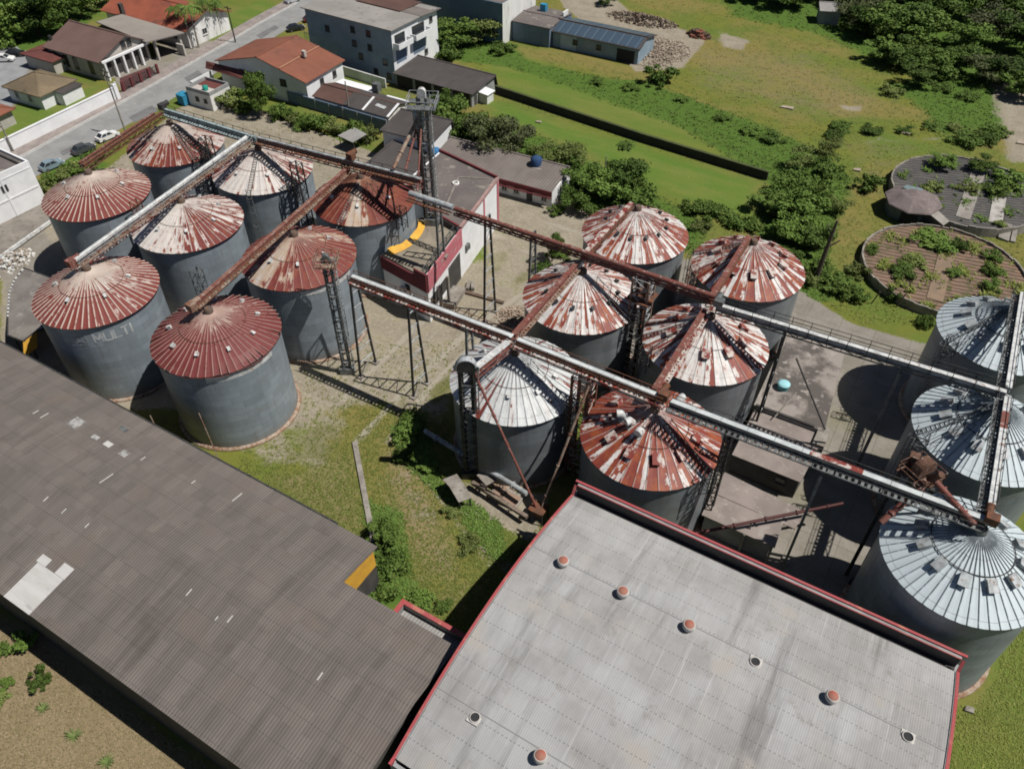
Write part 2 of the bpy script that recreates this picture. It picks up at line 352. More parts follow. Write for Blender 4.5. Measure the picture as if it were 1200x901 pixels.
silo_e = silo('e', *SP['e'], RL, ZEL, ZAL, 56, roof_mat('roof_e', 5, -0.26, k_w=0.2, k_n=0.55, red=(0.178, 0.040, 0.034), pale=(0.48, 0.43, 0.40), fadecol=(0.42, 0.36, 0.31), rust_amt=0.15, rib_amt=0.95), M_WALL_L,
     'dark red silo with white ribs and faded lettering on its wall', [(35, 70, 0.32)], 0.85, hs(6, 0.55, 42), 0.31, rib_w=0.15)
silo('f', *SP['f'], RL, ZEL, ZAL, 40, roof_mat('roof_f', 6, -0.28, k_w=0.16, k_n=0.52, red=(0.168, 0.038, 0.033), pale=(0.40, 0.30, 0.20), fadecol=(0.42, 0.32, 0.22), rust_amt=0.4, rib_amt=0.65, rib=(0.42, 0.30, 0.24)), M_WALL_L,
     'red silo with an orange tan streak down the front, behind the slim elevator tower', [(-92, 45, 0.8), (70, 50, 0.5)], 0.3, hs(7, 0.55, 5), 0.31)
silo('g', *SP['g'], RL, ZEL, ZAL, 54, roof_mat('roof_g', 7, -0.30, k_w=0.14, k_n=0.5, red=(0.150, 0.032, 0.032), pale=(0.40, 0.32, 0.26), fadecol=(0.37, 0.29, 0.235), rust_amt=0.12, rib_amt=0.75, rib=(0.40, 0.26, 0.22)), M_WALL_L,
     'nearest red silo with tan peak and ragged eave, in front of the grey shed roof', [(75, 40, 0.35)], 1.05, hs(9, 0.66, 15), 0.31, lap_drop=0.22)
silo('h', *SP['h'], RL, ZEL, ZAL, 40, roof_mat('roof_h', 8, -0.30, k_w=0.16, k_n=0.52, red=(0.145, 0.031, 0.024), rust=(0.25, 0.07, 0.03), pale=(0.42, 0.33, 0.24), fadecol=(0.44, 0.35, 0.25), rust_amt=0.6, rib_amt=0.6, rib=(0.36, 0.2, 0.13)), M_WALL_L,
     'orange red silo beside the pink and white building with yellow sheets', [(-66, 24, 0.85), (60, 55, 0.3)], 0.35, hs(6, 0.6, 0), 0.31, ladders=(-78,))
MP = dict(stripe=2, edge=0.02, rust=(0.34, 0.095, 0.03), red=(0.21, 0.042, 0.029), rust_amt=0.75, k_w=0.50, k_n=0.66, rib_amt=0.5, rib=(0.55, 0.52, 0.50))
silo('m1', *SP['m1'], RM, ZEM, ZAM, 44, roof_mat('roof_m1', 11, -0.07, **MP), M_WALL_M,
     'white and red striped silo farthest back, beside the trees, grey patch facing the camera', [(-90, 28, 0.30), (80, 30, 0.2)], 0.2, hs(13, 0.55, 8), 0.31, hatch_mat=M_DARK)
silo('m2', *SP['m2'], RM, ZEM, ZAM, 34, roof_mat('roof_m2', 12, -0.10, **MP), M_WALL_M,
     'boldly red and white striped silo at the grey road edge, with square roof hatches', [(-95, 22, 0.35)], 0.0, hs(11, 0.56, 0), 0.8, hatch_mat=M_REDWHITE, ladders=(188,))
silo('m3', *SP['m3'], RM, ZEM, ZAM, 46, roof_mat('roof_m3', 13, -0.06, **MP), M_WALL_M,
     'flaking white and rust silo left of the lattice tower, red conveyor across its roof', [(-115, 30, 0.3), (30, 60, 0.18)], 0.35, hs(12, 0.6, 14), 0.31, hatch_mat=M_DARK)
silo('m4', *SP['m4'], RM, ZEM, ZAM, 36, roof_mat('roof_m4', 14, -0.01, **MP), M_WALL_M,
     'white silo with red sheets and a ladder up the roof, right of the lattice tower', [(-80, 35, 0.30)], 0.1, hs(10, 0.56, 0), 0.8, hatch_mat=M_REDWHITE, ladders=(205,))
silo('m5', *SP['m5'], RM, ZEM, ZAM, 44, roof_mat('roof_m5', 15, 0.21, stripe=2, pale=(0.58, 0.60, 0.60), grey=(0.40, 0.43, 0.43), k_w=0.5, k_n=0.45, rust=(0.25, 0.06, 0.03), rib=(0.22, 0.23, 0.24), rib_amt=0.7, fadecol=(0.30, 0.29, 0.25)), M_WALL_M,
     'mostly white silo with a few thin red streaks, behind the hooded elevator', [(-95, 14, -0.25), (-40, 30, 0.2)], 0.7, hs(9, 0.6, 12), 0.31)
silo('m6', *SP['m6'], RM, ZEM, ZAM, 36, roof_mat('roof_m6', 16, -0.16, **MP), M_WALL_M,
     'rustiest red and white silo, touching the far edge of the large pale roof', [(-70, 40, 0.12), (95, 40, 0.25)], 0.0, hs(11, 0.62, 4), 0.8, hatch_mat=M_REDWHITE,
     vents_round=((-125, 0.36), (-95, 0.38), (-150, 0.42), (70, 0.5)))
NEW = dict(pale=(0.50, 0.57, 0.60), grey=(0.455, 0.52, 0.55), rib=(0.13, 0.15, 0.165), rib_amt=0.9, metal=0.0, rough=0.6, halo_amt=0.0, run_amt=0.0, k_w=0.6)
silo('r1', *SP['r1'], RR_, ZER, ZAR, 50, roof_mat('roof_r1', 21, 9.0, **NEW), M_WALL_R,
     'blue grey metal silo farthest away, next to the round brown ruin', (), 0, hs(12, 0.6, 6), 0.75, hatch_mat=M_PALEST, ladders=(222,), rings=(0.48,), cap_mat=M_GREYST, rib_w=0.09)
silo('r2', *SP['r2'], RR_, ZER, ZAR, 50, roof_mat('roof_r2', 22, 9.0, **NEW), M_WALL_R,
     'middle one of the three blue grey metal silos, where two conveyors cross', (), 0, hs(12, 0.6, 20), 0.75, hatch_mat=M_PALEST, ladders=(212,), rings=(0.48,), cap_mat=M_GREYST, rib_w=0.09)
silo('r3', *SP['r3'], RR_, ZER, ZAR, 50, roof_mat('roof_r3', 23, 9.0, **NEW), M_WALL_R,
     'nearest blue grey metal silo, beside the corner of the pale roof and open grass', (), 0, hs(12, 0.56, 0), 0.75, hatch_mat=M_PALEST, rings=(0.48,), cap_mat=M_GREYST, rib_w=0.09)

# faded lettering and emblem on the wall of silo e (bent round the wall)
def bend(root, x, y, r, me, deg, z, name, m):
    for v in me.vertices:
        a = R(deg)+v.co.x/r; v.co = Vector((r*math.cos(a), r*math.sin(a), z+v.co.y))
    me.materials.clear(); me.materials.append(m); me.name = name
    o = bpy.data.objects.new(name, me); COL.objects.link(o); o.parent = root; return o
M_FADED = mat('faded_white_paint', (0.50, 0.52, 0.525), (0.35, 0.37, 0.378), 1.5, 0.7)
M_FADED2 = mat('ghost_paint', (0.32, 0.345, 0.355), (0.25, 0.275, 0.29), 1.5, 0.7)
me = bpy.data.meshes.new('emblem'); vv = []; ff = []
def q2(x0, y0, x1, y1, h=0.1, n=8):
    d = Vector((x1-x0, y1-y0)); k = Vector((-d.y, d.x)).normalized()*h/2
    for i in range(n):
        a = Vector((x0, y0))+d*i/n; b = Vector((x0, y0))+d*(i+1)/n; s = len(vv)
        vv.extend([(a.x-k.x, a.y-k.y, 0), (b.x-k.x, b.y-k.y, 0), (b.x+k.x, b.y+k.y, 0), (a.x+k.x, a.y+k.y, 0)]); ff.append((s, s+1, s+2, s+3))
for a in ((-4.8, -0.15, -0.9, -0.15), (-4.8, 1.5, -0.9, 1.5), (-4.8, -0.15, -4.8, 1.5), (-0.85, -0.15, -0.85, 1.5), (-3.9, 0.1, -3.1, 0.8), (-3.1, 0.8, -2.6, 0.4), (-2.6, 0.4, -2.1, 0.95), (-2.1, 0.95, -1.0, 0.1), (-3.5, 0.1, -2.6, 0.75), (-2.9, 0.15, -2.1, 0.75), (-2.3, 0.15, -1.7, 0.5)):
    q2(*a, h=0.16 if abs(a[1]-a[3]) < 0.01 or a[0] == a[2] else 0.3)
me.from_pydata(vv, [], ff)
bend(silo_e, *SP['e'], RL-0.30+0.03, me, -46, 9.45, 'emblem', M_FADED2)
LH, LW = 1.35, 0.86
GLYPH = dict(M=((0, 0, 0, LH), (0, LH, LW/2, 0.35), (LW/2, 0.35, LW, LH), (LW, LH, LW, 0)), U=((0, LH, 0, 0.1), (0, 0.1, LW, 0.1), (LW, 0.1, LW, LH)), L=((0, LH, 0, 0), (0, 0.11, LW*0.9, 0.11)), T=((0, LH-0.11, LW, LH-0.11), (LW/2, LH, LW/2, 0)), I=((0.1, 0, 0.1, LH),))
lx = 0.0
for ch in 'MULTI':
    me = bpy.data.meshes.new('letter'); vv, ff = [], []
    for st in GLYPH[ch]: q2(st[0]+lx, st[1], st[2]+lx, st[3], 0.24, 6)
    me.from_pydata(vv, [], ff); bend(silo_e, *SP['e'], RL-0.30+0.034, me, -46, 9.45, 'letter', M_FADED); lx += {'M': 1.14, 'U': 1.12, 'L': 0.86, 'T': 1.06, 'I': 0}[ch]
# highlight under the eave of f and g, put in as a white band
def eave_highlight(key, a0, a1):
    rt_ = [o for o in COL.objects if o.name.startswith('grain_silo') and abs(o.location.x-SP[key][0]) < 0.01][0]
    m = MB(); m.lathe(SP[key], [(RL-0.275, ZEL-1.15), (RL-0.27, ZEL-0.35)], 30, a0=R(a0), a1=R(a1)); m.build('highlight_band', M_WHITEST, rt_)
eave_highlight('g', -55, 12); eave_highlight('f', -48, 14)

M_CONC = mat('weathered_concrete', (0.30, 0.275, 0.245), (0.20, 0.18, 0.155), 0.6, 0.9, c3=(0.12, 0.11, 0.095), s3=2.0)
# ------------------------------------------------------------------ conveyors
def conveyor(label, p0, p1, side=1, trough_m=None, cover_m=None, walk_m=None, rail_m=None, truss_m=None, tw=0.62, th=0.55, walk=0.85, depth=1.0, tube=False, truss=True, rail=True, both_rail=True, name='conveyor_bridge', group='conveyor bridges on the silo tops', step=2.0):
    """enclosed conveyor from p0 to p1 with a walkway on one side (side = +1 left of travel), hand rails and a lattice girder"""
    p0, p1 = Vector(p0), Vector(p1); d = (p1-p0); L = d.length; d = d.normalized(); sd = Vector((0, 0, 1)).cross(d).normalized()*side; up = Vector((0, 0, 1))
    root = thing(name, ((p0.x+p1.x)/2, (p0.y+p1.y)/2, min(p0.z, p1.z)-depth), label, 'conveyor', group)
    if tube:
        m = MB(); m.tube([p0, p1], tw*0.62, 12)
        for k in range(int(L/3.0)): q = p0+d*(1.5+3.0*k); m.tube([q-d*0.06, q+d*0.06], tw*0.70, 12)
        m.build('casing', trough_m, root)
    else:
        m = MB(); m.beam(p0-up*th/2, p1-up*th/2, tw, th)
        for k in range(int(L/2.4)+1): q = p0+d*min(L, 2.4*k); m.beam(q-up*th/2-d*0.05, q-up*th/2+d*0.05, tw+0.12, th+0.06)
        m.build('casing', trough_m, root)
        c = MB()
        n = max(1, int(L/2.4))
        for k in range(n):
            a, b = p0+d*(L*k/n+0.02)+up*0.05, p0+d*(L*(k+1)/n-0.02)+up*(0.05+0.012*(k % 2)); c.beam(a, b, tw+0.16, 0.09)
        c.build('cover', cover_m or trough_m, root)
    if walk:
        o0 = sd*(tw/2+walk/2+0.08)-up*0.55
        wk = MB(); n = max(1, int(L/3))
        for s_ in (-1, 1): wk.beam(p0+o0+sd*s_*walk/2, p1+o0+sd*s_*walk/2, 0.09, 0.14)
        for k in range(int(L/0.55)): q = p0+d*(0.55*k+0.2)+o0; wk.beam(q-sd*walk/2, q+sd*walk/2, 0.26 if k % 7 else 0.5, 0.05)
        wk.build('walkway', walk_m, root)
        if rail:
            for s_, nm in (((walk/2), 'a'), ((-walk/2-tw-0.2), 'b')):
                if nm == 'b' and not both_rail: continue
                r = MB(); o1 = o0+sd*s_
                for k in range(int(L/step)+1): q = p0+d*min(L, k*step)+o1; r.beam(q, q+up*1.15, 0.065)
                for h in (0.6, 1.12): r.beam(p0+o1+up*h, p1+o1+up*h, 0.055)
                r.build('handrail', rail_m, root)
    if truss:
        t = MB(); wds = tw/2+0.05
        for s_ in (1, -1):
            o = sd*wds*s_
            t.beam(p0+o-up*th, p1+o-up*th, 0.11); t.beam(p0+o-up*(th+depth), p1+o-up*(th+depth), 0.11)
            n = max(2, int(L/1.5))
            for k in range(n):
                a = p0+d*L*k/n+o; b = p0+d*L*(k+1)/n+o
                if k % 2: t.beam(a-up*th, b-up*(th+depth), 0.07)
                else: t.beam(a-up*(th+depth), b-up*th, 0.07)
                t.beam(a-up*th, a-up*(th+depth), 0.06)
        n = max(2, int(L/1.5))
        for k in range(n+1): q = p0+d*L*k/n-up*(th+depth); t.beam(q+sd*wds, q-sd*wds, 0.07)
        t.build('girder', truss_m or rail_m, root)
    return root

def drive(root, p, m1, m2, r=0.35):
    """motor and gearbox on the end of a conveyor"""
    p = Vector(p); m = MB(); m.box(p.x-0.5, p.x+0.5, p.y-0.45, p.y+0.45, p.z-0.5, p.z+0.35); m.tube([p+Vector((-0.3, 0.4, 0)), p+Vector((-0.3, 1.2, 0))], r, 12); m.tube([p+Vector((-0.3, 1.15, 0)), p+Vector((-0.3, 1.35, 0))], r*1.1, 12)
    return m.build('drive_unit', [m1], root)

M_DKRUST = mat('dark_rust', (0.085, 0.042, 0.028), (0.14, 0.075, 0.05), 2.5, 0.85, c3=(0.26, 0.22, 0.2), s3=3.0)
M_BROWNC = mat('brown_red_cover', (0.17, 0.06, 0.045), (0.24, 0.13, 0.10), 1.4, 0.7, c3=(0.36, 0.29, 0.25), s3=2.2)
M_COVER = mat('bright_cover', (0.56, 0.60, 0.60), (0.42, 0.45, 0.45), 0.8, 0.5)
cv = conveyor('teal and white conveyor along the far red silos, starting over the rust red one', (-105.2, 73.0, 16.9), (-86.4, 73.1, 17.1), -1, M_TEALST, M_TEALST, M_TEALST, M_DARK, M_DARK, depth=0.6, tw=0.42, walk=0.6)
drive(cv, (-105.6, 73.0, 17.3), M_DARK, M_DARK)
cv = conveyor('white topped conveyor with red brown girder reaching the tall elevator', (-86.0, 73.1, 17.2), (-57.6, 73.6, 18.6), -1, M_REDST, M_PALEST, M_RUST, M_DARK, M_REDST, depth=0.8, tw=0.42, walk=0.6)
drive(cv, (-69.0, 73.4, 18.9), M_RUST, M_DARK)
conveyor('short grey tube conveyor linking the tall elevator to the long red tube', (-58.4, 72.0, 17.1), (-51.6, 72.0, 17.1), -1, M_PALEST, None, M_RUST, M_RUST, M_RUST, tube=True, truss=False, walk=0.6, rail=False)
cv = conveyor('long red tube conveyor crossing the dirt yard to the flaking white silos', (-51.4, 72.0, 17.05), (-16.6, 71.8, 16.9), -1, M_REDST, None, M_RUST, M_RUST, M_REDST, tube=True, truss=True, depth=0.3, walk=0, tw=0.48)
cv = conveyor('silver conveyor with grey handrails crossing the grey road to the middle metal silo', (-16.0, 71.0, 16.6), (12.7, 70.4, 18.1), 1, M_PALEST, M_WHITEST, M_GREYST, M_DARK, M_GREYST, depth=0.5, tw=0.42, walk=0.6)
drive(cv, (-15.9, 71.0, 17.0), M_GREYST, M_GREYST)
conveyor('white topped conveyor over the yard starting at the slim elevator tower', (-54.0, 54.6, 16.5), (-32.6, 54.8, 16.6), -1, M_REDST, M_COVER, M_REDWHITE, M_RUST, M_REDWHITE, depth=0.7, tw=0.52, walk=0.4)
conveyor('white topped rusty conveyor between the mostly white silo and the rustiest silo', (-31.9, 54.6, 16.7), (-15.2, 54.5, 16.6), -1, M_RUST, M_COVER, M_REDWHITE, M_RUST, M_REDWHITE, depth=0.7, tw=0.52, walk=0.4)
cv = conveyor('pale grey conveyor with red painted section beside the nearest metal silo', (-14.6, 54.5, 16.6), (13.4, 53.8, 17.8), -1, M_GREYST, M_COVER, M_GREYST, M_DARK, M_GREYST, depth=0.8, tw=0.46, walk=0.75)
rp = MB(); rp.beam((-1.2, 54.17, 17.29), (3.4, 54.05, 17.49), 0.65, 0.05); rp.build('red_cover_patch', M_REDWHITE, cv)
drive(cv, (-15.4, 54.5, 17.0), M_RUST, M_GREYST); drive(cv, (13.6, 53.8, 18.1), M_RUST, M_GREYST)
# cross conveyors, running towards the camera
conveyor('pair of rusty brown conveyors from the rust red silo to the grey topped one', (-104.6, 72.0, 17.0), (-102.7, 56.0, 16.2), 1, M_RUST, M_RUST, None, M_RUST, M_RUST, depth=0.7, walk=0, tw=0.26, th=0.26)
conveyor('second rusty trough beside the brown conveyor over the street side silos', (-106.1, 71.6, 16.6), (-104.2, 56.4, 15.9), 1, M_DKRUST, M_REDST, None, M_RUST, M_DKRUST, depth=0.4, walk=0, tw=0.22, th=0.22)
cv = conveyor('long white tube conveyor running down to the lettered silo', (-87.3, 72.2, 17.3), (-84.2, 40.2, 16.3), 1, M_WHITEST, None, M_TANST, M_PALEST, M_REDWHITE, tube=True, depth=0.8, both_rail=False, tw=0.5, walk=0.55)
drive(cv, (-84.2, 39.9, 16.4), M_REDST, M_TANST)
cv = conveyor('heavy red and tan conveyor running down to the nearest red silo', (-69.4, 73.0, 17.3), (-66.0, 41.8, 16.3), 1, M_REDST, M_BROWNC, M_TANST, M_TANST, M_RUST, depth=0.6, rail=False, tw=0.36, walk=0.36, th=0.42)
drive(cv, (-65.9, 41.4, 16.3), M_TANST, M_RUST)
conveyor('red conveyor coming down from the farthest striped silo to the flaking white one', (-33.8, 87.6, 15.2), (-33.6, 73.0, 15.6), 1, M_REDST, M_REDWHITE, None, M_RUST, M_RUST, depth=0.4, walk=0, tw=0.46, th=0.4)
conveyor('bright red conveyor crossing from the flaking white silo to the mostly white one', (-33.7, 71.4, 15.3), (-33.1, 55.8, 15.9), 1, M_REDST, M_REDST, M_TANST, M_RUST, M_REDST, depth=0.6, rail=False, walk=0.4, tw=0.46)
conveyor('dark rusty conveyor from the boldly striped silo to the laddered one', (-17.9, 88.0, 15.2), (-17.4, 72.4, 15.6), 1, M_REDST, M_REDST, None, M_RUST, M_RUST, depth=0.4, walk=0, tw=0.46, th=0.4)
conveyor('red and white conveyor dropping from the laddered silo to the rustiest one', (-17.3, 71.0, 15.3), (-16.9, 56.0, 15.7), 1, M_REDWHITE, M_REDST, M_REDWHITE, M_RUST, M_TANST, depth=0.6, rail=False, walk=0.4, tw=0.46)
conveyor('pale conveyor between the two farther metal silos', (12.3, 88.4, 17.9), (12.8, 71.2, 18.0), -1, M_PALEST, M_WHITEST, M_GREYST, M_DARK, M_GREYST, depth=0.8, tw=0.4, walk=0.6)
cv = conveyor('pale conveyor with a red mark between the two nearer metal silos', (12.9, 69.8, 18.0), (13.4, 54.4, 18.0), -1, M_PALEST, M_WHITEST, M_GREYST, M_DARK, M_GREYST, depth=0.8, tw=0.4, walk=0.6)
rp = MB(); rp.beam((12.97, 67.6, 18.1), (13.05, 65.2, 18.1), 0.60, 0.05); rp.build('red_cover_patch', M_REDST, cv)
# inclined spout on the farthest of the white group's near silo
conveyor('white and red inclined trough dropping from the mostly white silo to the elevator head', (-32.6, 54.2, 16.5), (-33.7, 48.2, 16.2), 1, M_REDST, M_WHITEST, None, M_RUST, M_REDST, walk=0, depth=0.6)

# ------------------------------------------------------------------ lattice towers and trestles
def lattice(x0, x1, y0, y1, z0, z1, panel=1.6, m=None, w=0.09, faces='nsew', mb=None):
    b = mb or MB(); n = max(1, round((z1-z0)/panel)); c = [(x0, y0), (x1, y0), (x1, y1), (x0, y1)]
    for k in range(n):
        za, zb = z0+(z1-z0)*k/n, z0+(z1-z0)*(k+1)/n
        for i, f in enumerate('senw'):
            if f not in faces: continue
            p, q = c[i], c[(i+1) % 4]
            if k % 2: p, q = q, p
            b.beam((*p, za), (*q, zb), w*0.8); b.beam((*p, zb), (*q, zb), w*0.8)
    return b
def trestle(label, x, y, ztop, wx=0.5, spread=2.6, m=None, name='conveyor_trestle', group='trestles under the conveyors', top_spread=None, w=0.2, z0=0.0):
    """ladder-like support: two legs leaning together below a conveyor, pale rungs and a shallow second frame"""
    m = m or M_DARK; root = thing(name, (x, y, z0), label, 'trestle', group); ts = top_spread if top_spread is not None else 1.0; H_ = ztop-z0
    def pt(sx, sy, z): s = spread+(ts-spread)*z/H_; return Vector((x+sx*wx/2, y+sy*s/2, z0+z))
    for sy in (-1, 1):
        l = MB(); l.beam(pt(0, sy, 0), pt(0, sy, H_), w*1.3, w); l.build('leg', m, root)
    b = MB(); n = max(2, int(H_/1.9))
    for k in range(n):
        za, zb = H_*k/n, H_*(k+1)/n; b.beam(pt(0, -1, zb), pt(0, 1, zb), 0.12)
        if k % 2 == 0: b.beam(pt(0, -1, za), pt(0, 1, zb), 0.06)
    b.build('bracing', M_PALEST if m is M_DARK else m, root)
    for sy in (-1, 1):
        q = pt(0, sy, 0); ft = MB(); ft.box(q.x-0.4, q.x+0.4, q.y-0.4, q.y+0.4, z0, z0+0.25); ft.build('footing', M_CONC, root)
    return root

trestle('tall dark trestle under the start of the yard conveyor, beside the slim elevator', -55.3, 56.0, 15.0, 1.0, 3.2)
trestle('dark trestle with pale rungs halfway along the yard conveyor', -47.2, 56.4, 15.0, 1.0, 3.0)
trestle('thin grey trestle close to the edge of the mostly white silo', -38.7, 55.6, 15.0, 0.8, 2.2, M_GREYST)
trestle('tall trestle under the red tube in front of the pink and white building', -47.4, 73.4, 16.5, 1.0, 3.0)
trestle('thin grey trestle under the red tube at the flaking white silo', -40.6, 73.2, 16.4, 0.9, 2.6, M_GREYST)
trestle('grey trestle standing on the flat roof with the yellow sheets', -54.9, 73.2, 16.4, 0.8, 1.4, M_GREYST, z0=7.3)
trestle('dark brace frame under the silver conveyor at the end of the flat concrete roof', -8.3, 70.8, 15.8, 0.9, 1.8)
trestle('grey braced post under the red marked conveyor near the shaded ground', 0.4, 54.1, 15.6, 0.8, 2.0, M_GREYST)
trestle('grey braced post under the silver conveyor in the shade of the metal silos', 3.6, 70.7, 16.4, 0.8, 2.0, M_GREYST)

def box_tower(label, x, y, z1, w, m, z0=0.0, name='lattice_tower', panel=1.5, cat='tower', leg_w=0.18, brace_m=None):
    root = thing(name, (x, y, z0), label, cat)
    h = w/2
    for sx in (-1, 1):
        for sy in (-1, 1):
            l = MB(); l.beam((x+sx*h, y+sy*h, z0), (x+sx*h, y+sy*h, z1), leg_w); l.build('leg', m, root)
    lattice(x-h, x+h, y-h, y+h, z0, z1, panel).build('bracing', brace_m or m, root); return root
t = box_tower('battered silvery lattice tower standing among the four flaking silos', -25.2, 72.2, 16.2, 2.0, M_TANST, brace_m=M_PALEST, panel=1.2, leg_w=0.22)
pl = MB(); pl.box(-26.7, -23.7, 70.7, 73.7, 13.2, 13.3); pl.build('platform', M_RUST, t)
g_ = MB()
for i, (dx, dy) in enumerate(((-.5, -.4), (.4, -.3), (0, .5))): g_.tube([(-25.2+dx, 72.2+dy, 1.0), (-25.2+dx, 72.2+dy, 16.0)], 0.2, 8)
g_.build('down_pipes', M_RUST, t)
t = box_tower('rust red lattice tower between the mostly white silo and the rustiest silo', -23.9, 54.6, 15.6, 1.9, M_RUST, brace_m=M_REDWHITE, panel=1.3, leg_w=0.24)
g_ = MB()
for dx, dy in ((-.4, -.3), (.3, .3)): g_.tube([(-23.9+dx, 54.6+dy, 1.0), (-23.9+dx, 54.6+dy, 15.4)], 0.22, 8)
g_.build('down_pipes', M_TANST, t)
box_tower('narrow dark lattice post leaning by the rustiest silo and the pale roof', -8.6, 55.3, 16.0, 0.7, M_DARK, leg_w=0.14)
box_tower('thin galvanised lattice post under the conveyor beside the lettered silo', -74.8, 49.2, 13.0, 1.1, M_GREYST, leg_w=0.1)
box_tower('dark lattice post between the striped white silo and the orange red silo', -77.4, 71.2, 16.4, 1.2, M_DARK, leg_w=0.14)
box_tower('dark lattice post between the rust red silo and the striped white silo', -94.6, 70.6, 16.0, 1.3, M_DARK, leg_w=0.14)

# stair frames standing at the roof edges of some silos
def stair_frame(key, deg, m, w=1.1, h=3.2, drop=1.5):
    root_ = [o for o in COL.objects if o.name.startswith('grain_silo') and abs(o.location.x-SP[key][0]) < 0.01 and abs(o.location.y-SP[key][1]) < 0.01][0]
    Rr = RL if key in 'abcdefgh' else RM if key[0] == 'm' else RR_; ze = ZEL if key in 'abcdefgh' else ZEM if key[0] == 'm' else ZER
    a = R(deg); x, y = SP[key][0]+(Rr+w*0.62)*math.cos(a), SP[key][1]+(Rr+w*0.62)*math.sin(a); b = MB()
    for sx in (-1, 1):
        for sy in (-1, 1): b.beam((x+sx*w/2, y+sy*w/2, ze-drop), (x+sx*w/2, y+sy*w/2, ze+h-drop), 0.09)
    lattice(x-w/2, x+w/2, y-w/2, y+w/2, ze-drop, ze+h-drop, 1.0, mb=b, w=0.07)
    e = Vector((math.cos(a), math.sin(a), 0)); sd = Vector((-math.sin(a), math.cos(a), 0)); c = Vector((*SP[key], 0))
    for s_ in (-0.45, 0.45):                                          # hand rails running up the roof
        p = c+e*Rr*0.97+sd*s_+Vector((0, 0, ze+0.9)); q = c+e*Rr*0.25+sd*s_+Vector((0, 0, ze+0.9+(3.3 if key in 'abcdefgh' else 3.8)*0.74)); b.beam(p, q, 0.06)
        for k in range(6): r_ = p.lerp(q, k/5); b.beam(r_-Vector((0, 0, 0.9)), r_, 0.05)
    b.build('stair_frame', m, root_)
for k_, d_, m_ in (('m4', -128, M_DARK), ('m2', -132, M_TANST), ('m6', -22, M_DARK), ('m5', -12, M_DARK), ('h', -12, M_DARK), ('d', -15, M_DARK), ('a', -8, M_DARK), ('c', -168, M_RUST), ('m3', -10, M_DARK), ('r2', -135, M_GREYST), ('r1', -128, M_GREYST)): stair_frame(k_, d_, m_)

# ------------------------------------------------------------------ bucket elevators
def elevator(label, x, y, z0, z1, leg=0.42, gap=1.1, along=(1, 0), leg_m=None, head_m=None, brace_m=None, head=1.0, plat=1.4, name='bucket_elevator', plat_z=None, ladder=True, plat_m=None, rim_m=None, head_w=1.0):
    """two square casings side by side, ladder lattice between, a rounded head on top, a boot and a railed platform"""
    leg_m = leg_m or M_GREYST; head_m = head_m or leg_m
    root = thing(name, (x, y, z0), label, 'elevator'); a = Vector((along[0], along[1], 0)); b = Vector((-a.y, a.x, 0)); c = Vector((x, y, 0)); up = Vector((0, 0, 1))
    for s in (-1, 1):
        q = c+a*gap/2*s; l = MB(); l.beam(q+up*(z0+0.2), q+up*z1, leg, leg)
        for k in range(int((z1-z0)/2.5)): l.beam(q+up*(z0+1+2.5*k), q+up*(z0+1.12+2.5*k), leg+0.12)
        l.build('casing', leg_m, root)
    br = MB(); n = int((z1-z0)/0.9)
    for k in range(n):
        za, zb = z0+0.3+(z1-z0-0.4)*k/n, z0+0.3+(z1-z0-0.4)*(k+1)/n
        for s in (-1, 1):
            o = b*leg*0.5*s; br.beam(c-a*gap/2+o+up*za, c+a*gap/2+o+up*(zb if k % 2 else za), 0.09)
    if ladder:
        o = a*(gap/2+0.5)
        for s in (-0.25, 0.25): br.beam(c+o+b*s+up*(z0+0.3), c+o+b*s+up*(z1+0.3), 0.07)
        for k in range(int((z1-z0)/0.6)): br.beam(c+o-b*0.25+up*(z0+0.5+k*0.6), c+o+b*0.25+up*(z0+0.5+k*0.6), 0.05)
    br.build('bracing', brace_m or leg_m, root)
    # head: half round hood over the two casings
    h = MB(); hw = (gap/2+leg*0.75)*head_w; prof = [(-hw, 0.0)]+[(-hw*math.cos(t), 0.55*head+hw*math.sin(t)) for t in np.linspace(0, math.pi, 11)]+[(hw, 0.0)]
    vs_ = [c+a*p+b*s*leg*0.8+up*(z1+q) for s in (-1, 1) for p, q in prof]; n = len(prof)
    h.add(vs_, [tuple(range(n)), tuple(range(2*n-1, n-1, -1))]+[(i, n+i, n+(i+1) % n, (i+1) % n) for i in range(n)])
    h.build('head', head_m, root)
    if rim_m:                                                         # pale band bent over the rounded hood
        rm = MB(); q = [c+a*p*1.05+up*(z1+z*1.03) for p, z in prof]
        for e, f in zip(q[:-1], q[1:]): rm.beam(e, f, leg*1.75, 0.1)
        rm.build('head_rim', rim_m, root)
    bt = MB(); q = c+up*z0; bt.beam(c-a*(gap/2+0.5)+up*(z0+0.5), c+a*(gap/2+0.5)+up*(z0+0.5), leg+0.5, 1.0); bt.build('boot', leg_m, root)
    if plat:
        pz = plat_z if plat_z is not None else z1-0.6; p = MB(); P_ = plat
        for s in (-1, 1):                                            # two grating strips beside the casings, open between
            o = b*(leg*0.5+P_*0.42)*s; p.beam(c-a*P_+o+up*pz, c+a*P_+o+up*pz, P_*0.75, 0.07)
        p.build('platform', plat_m or M_GREYST, root)
        r = MB(); w_ = P_; d_ = leg*0.5+P_*0.8
        cr = [c-a*w_-b*d_, c+a*w_-b*d_, c+a*w_+b*d_, c-a*w_+b*d_]
        for i in range(4):
            e, f = cr[i], cr[(i+1) % 4]
            for hh in (0.55, 1.1): r.beam(e+up*(pz+hh), f+up*(pz+hh), 0.06)
            for k in range(3): q = e.lerp(f, k/3); r.beam(q+up*pz, q+up*(pz+1.1), 0.06)
        r.build('handrail', M_PALEST if plat_m is None else plat_m, root)
    return root
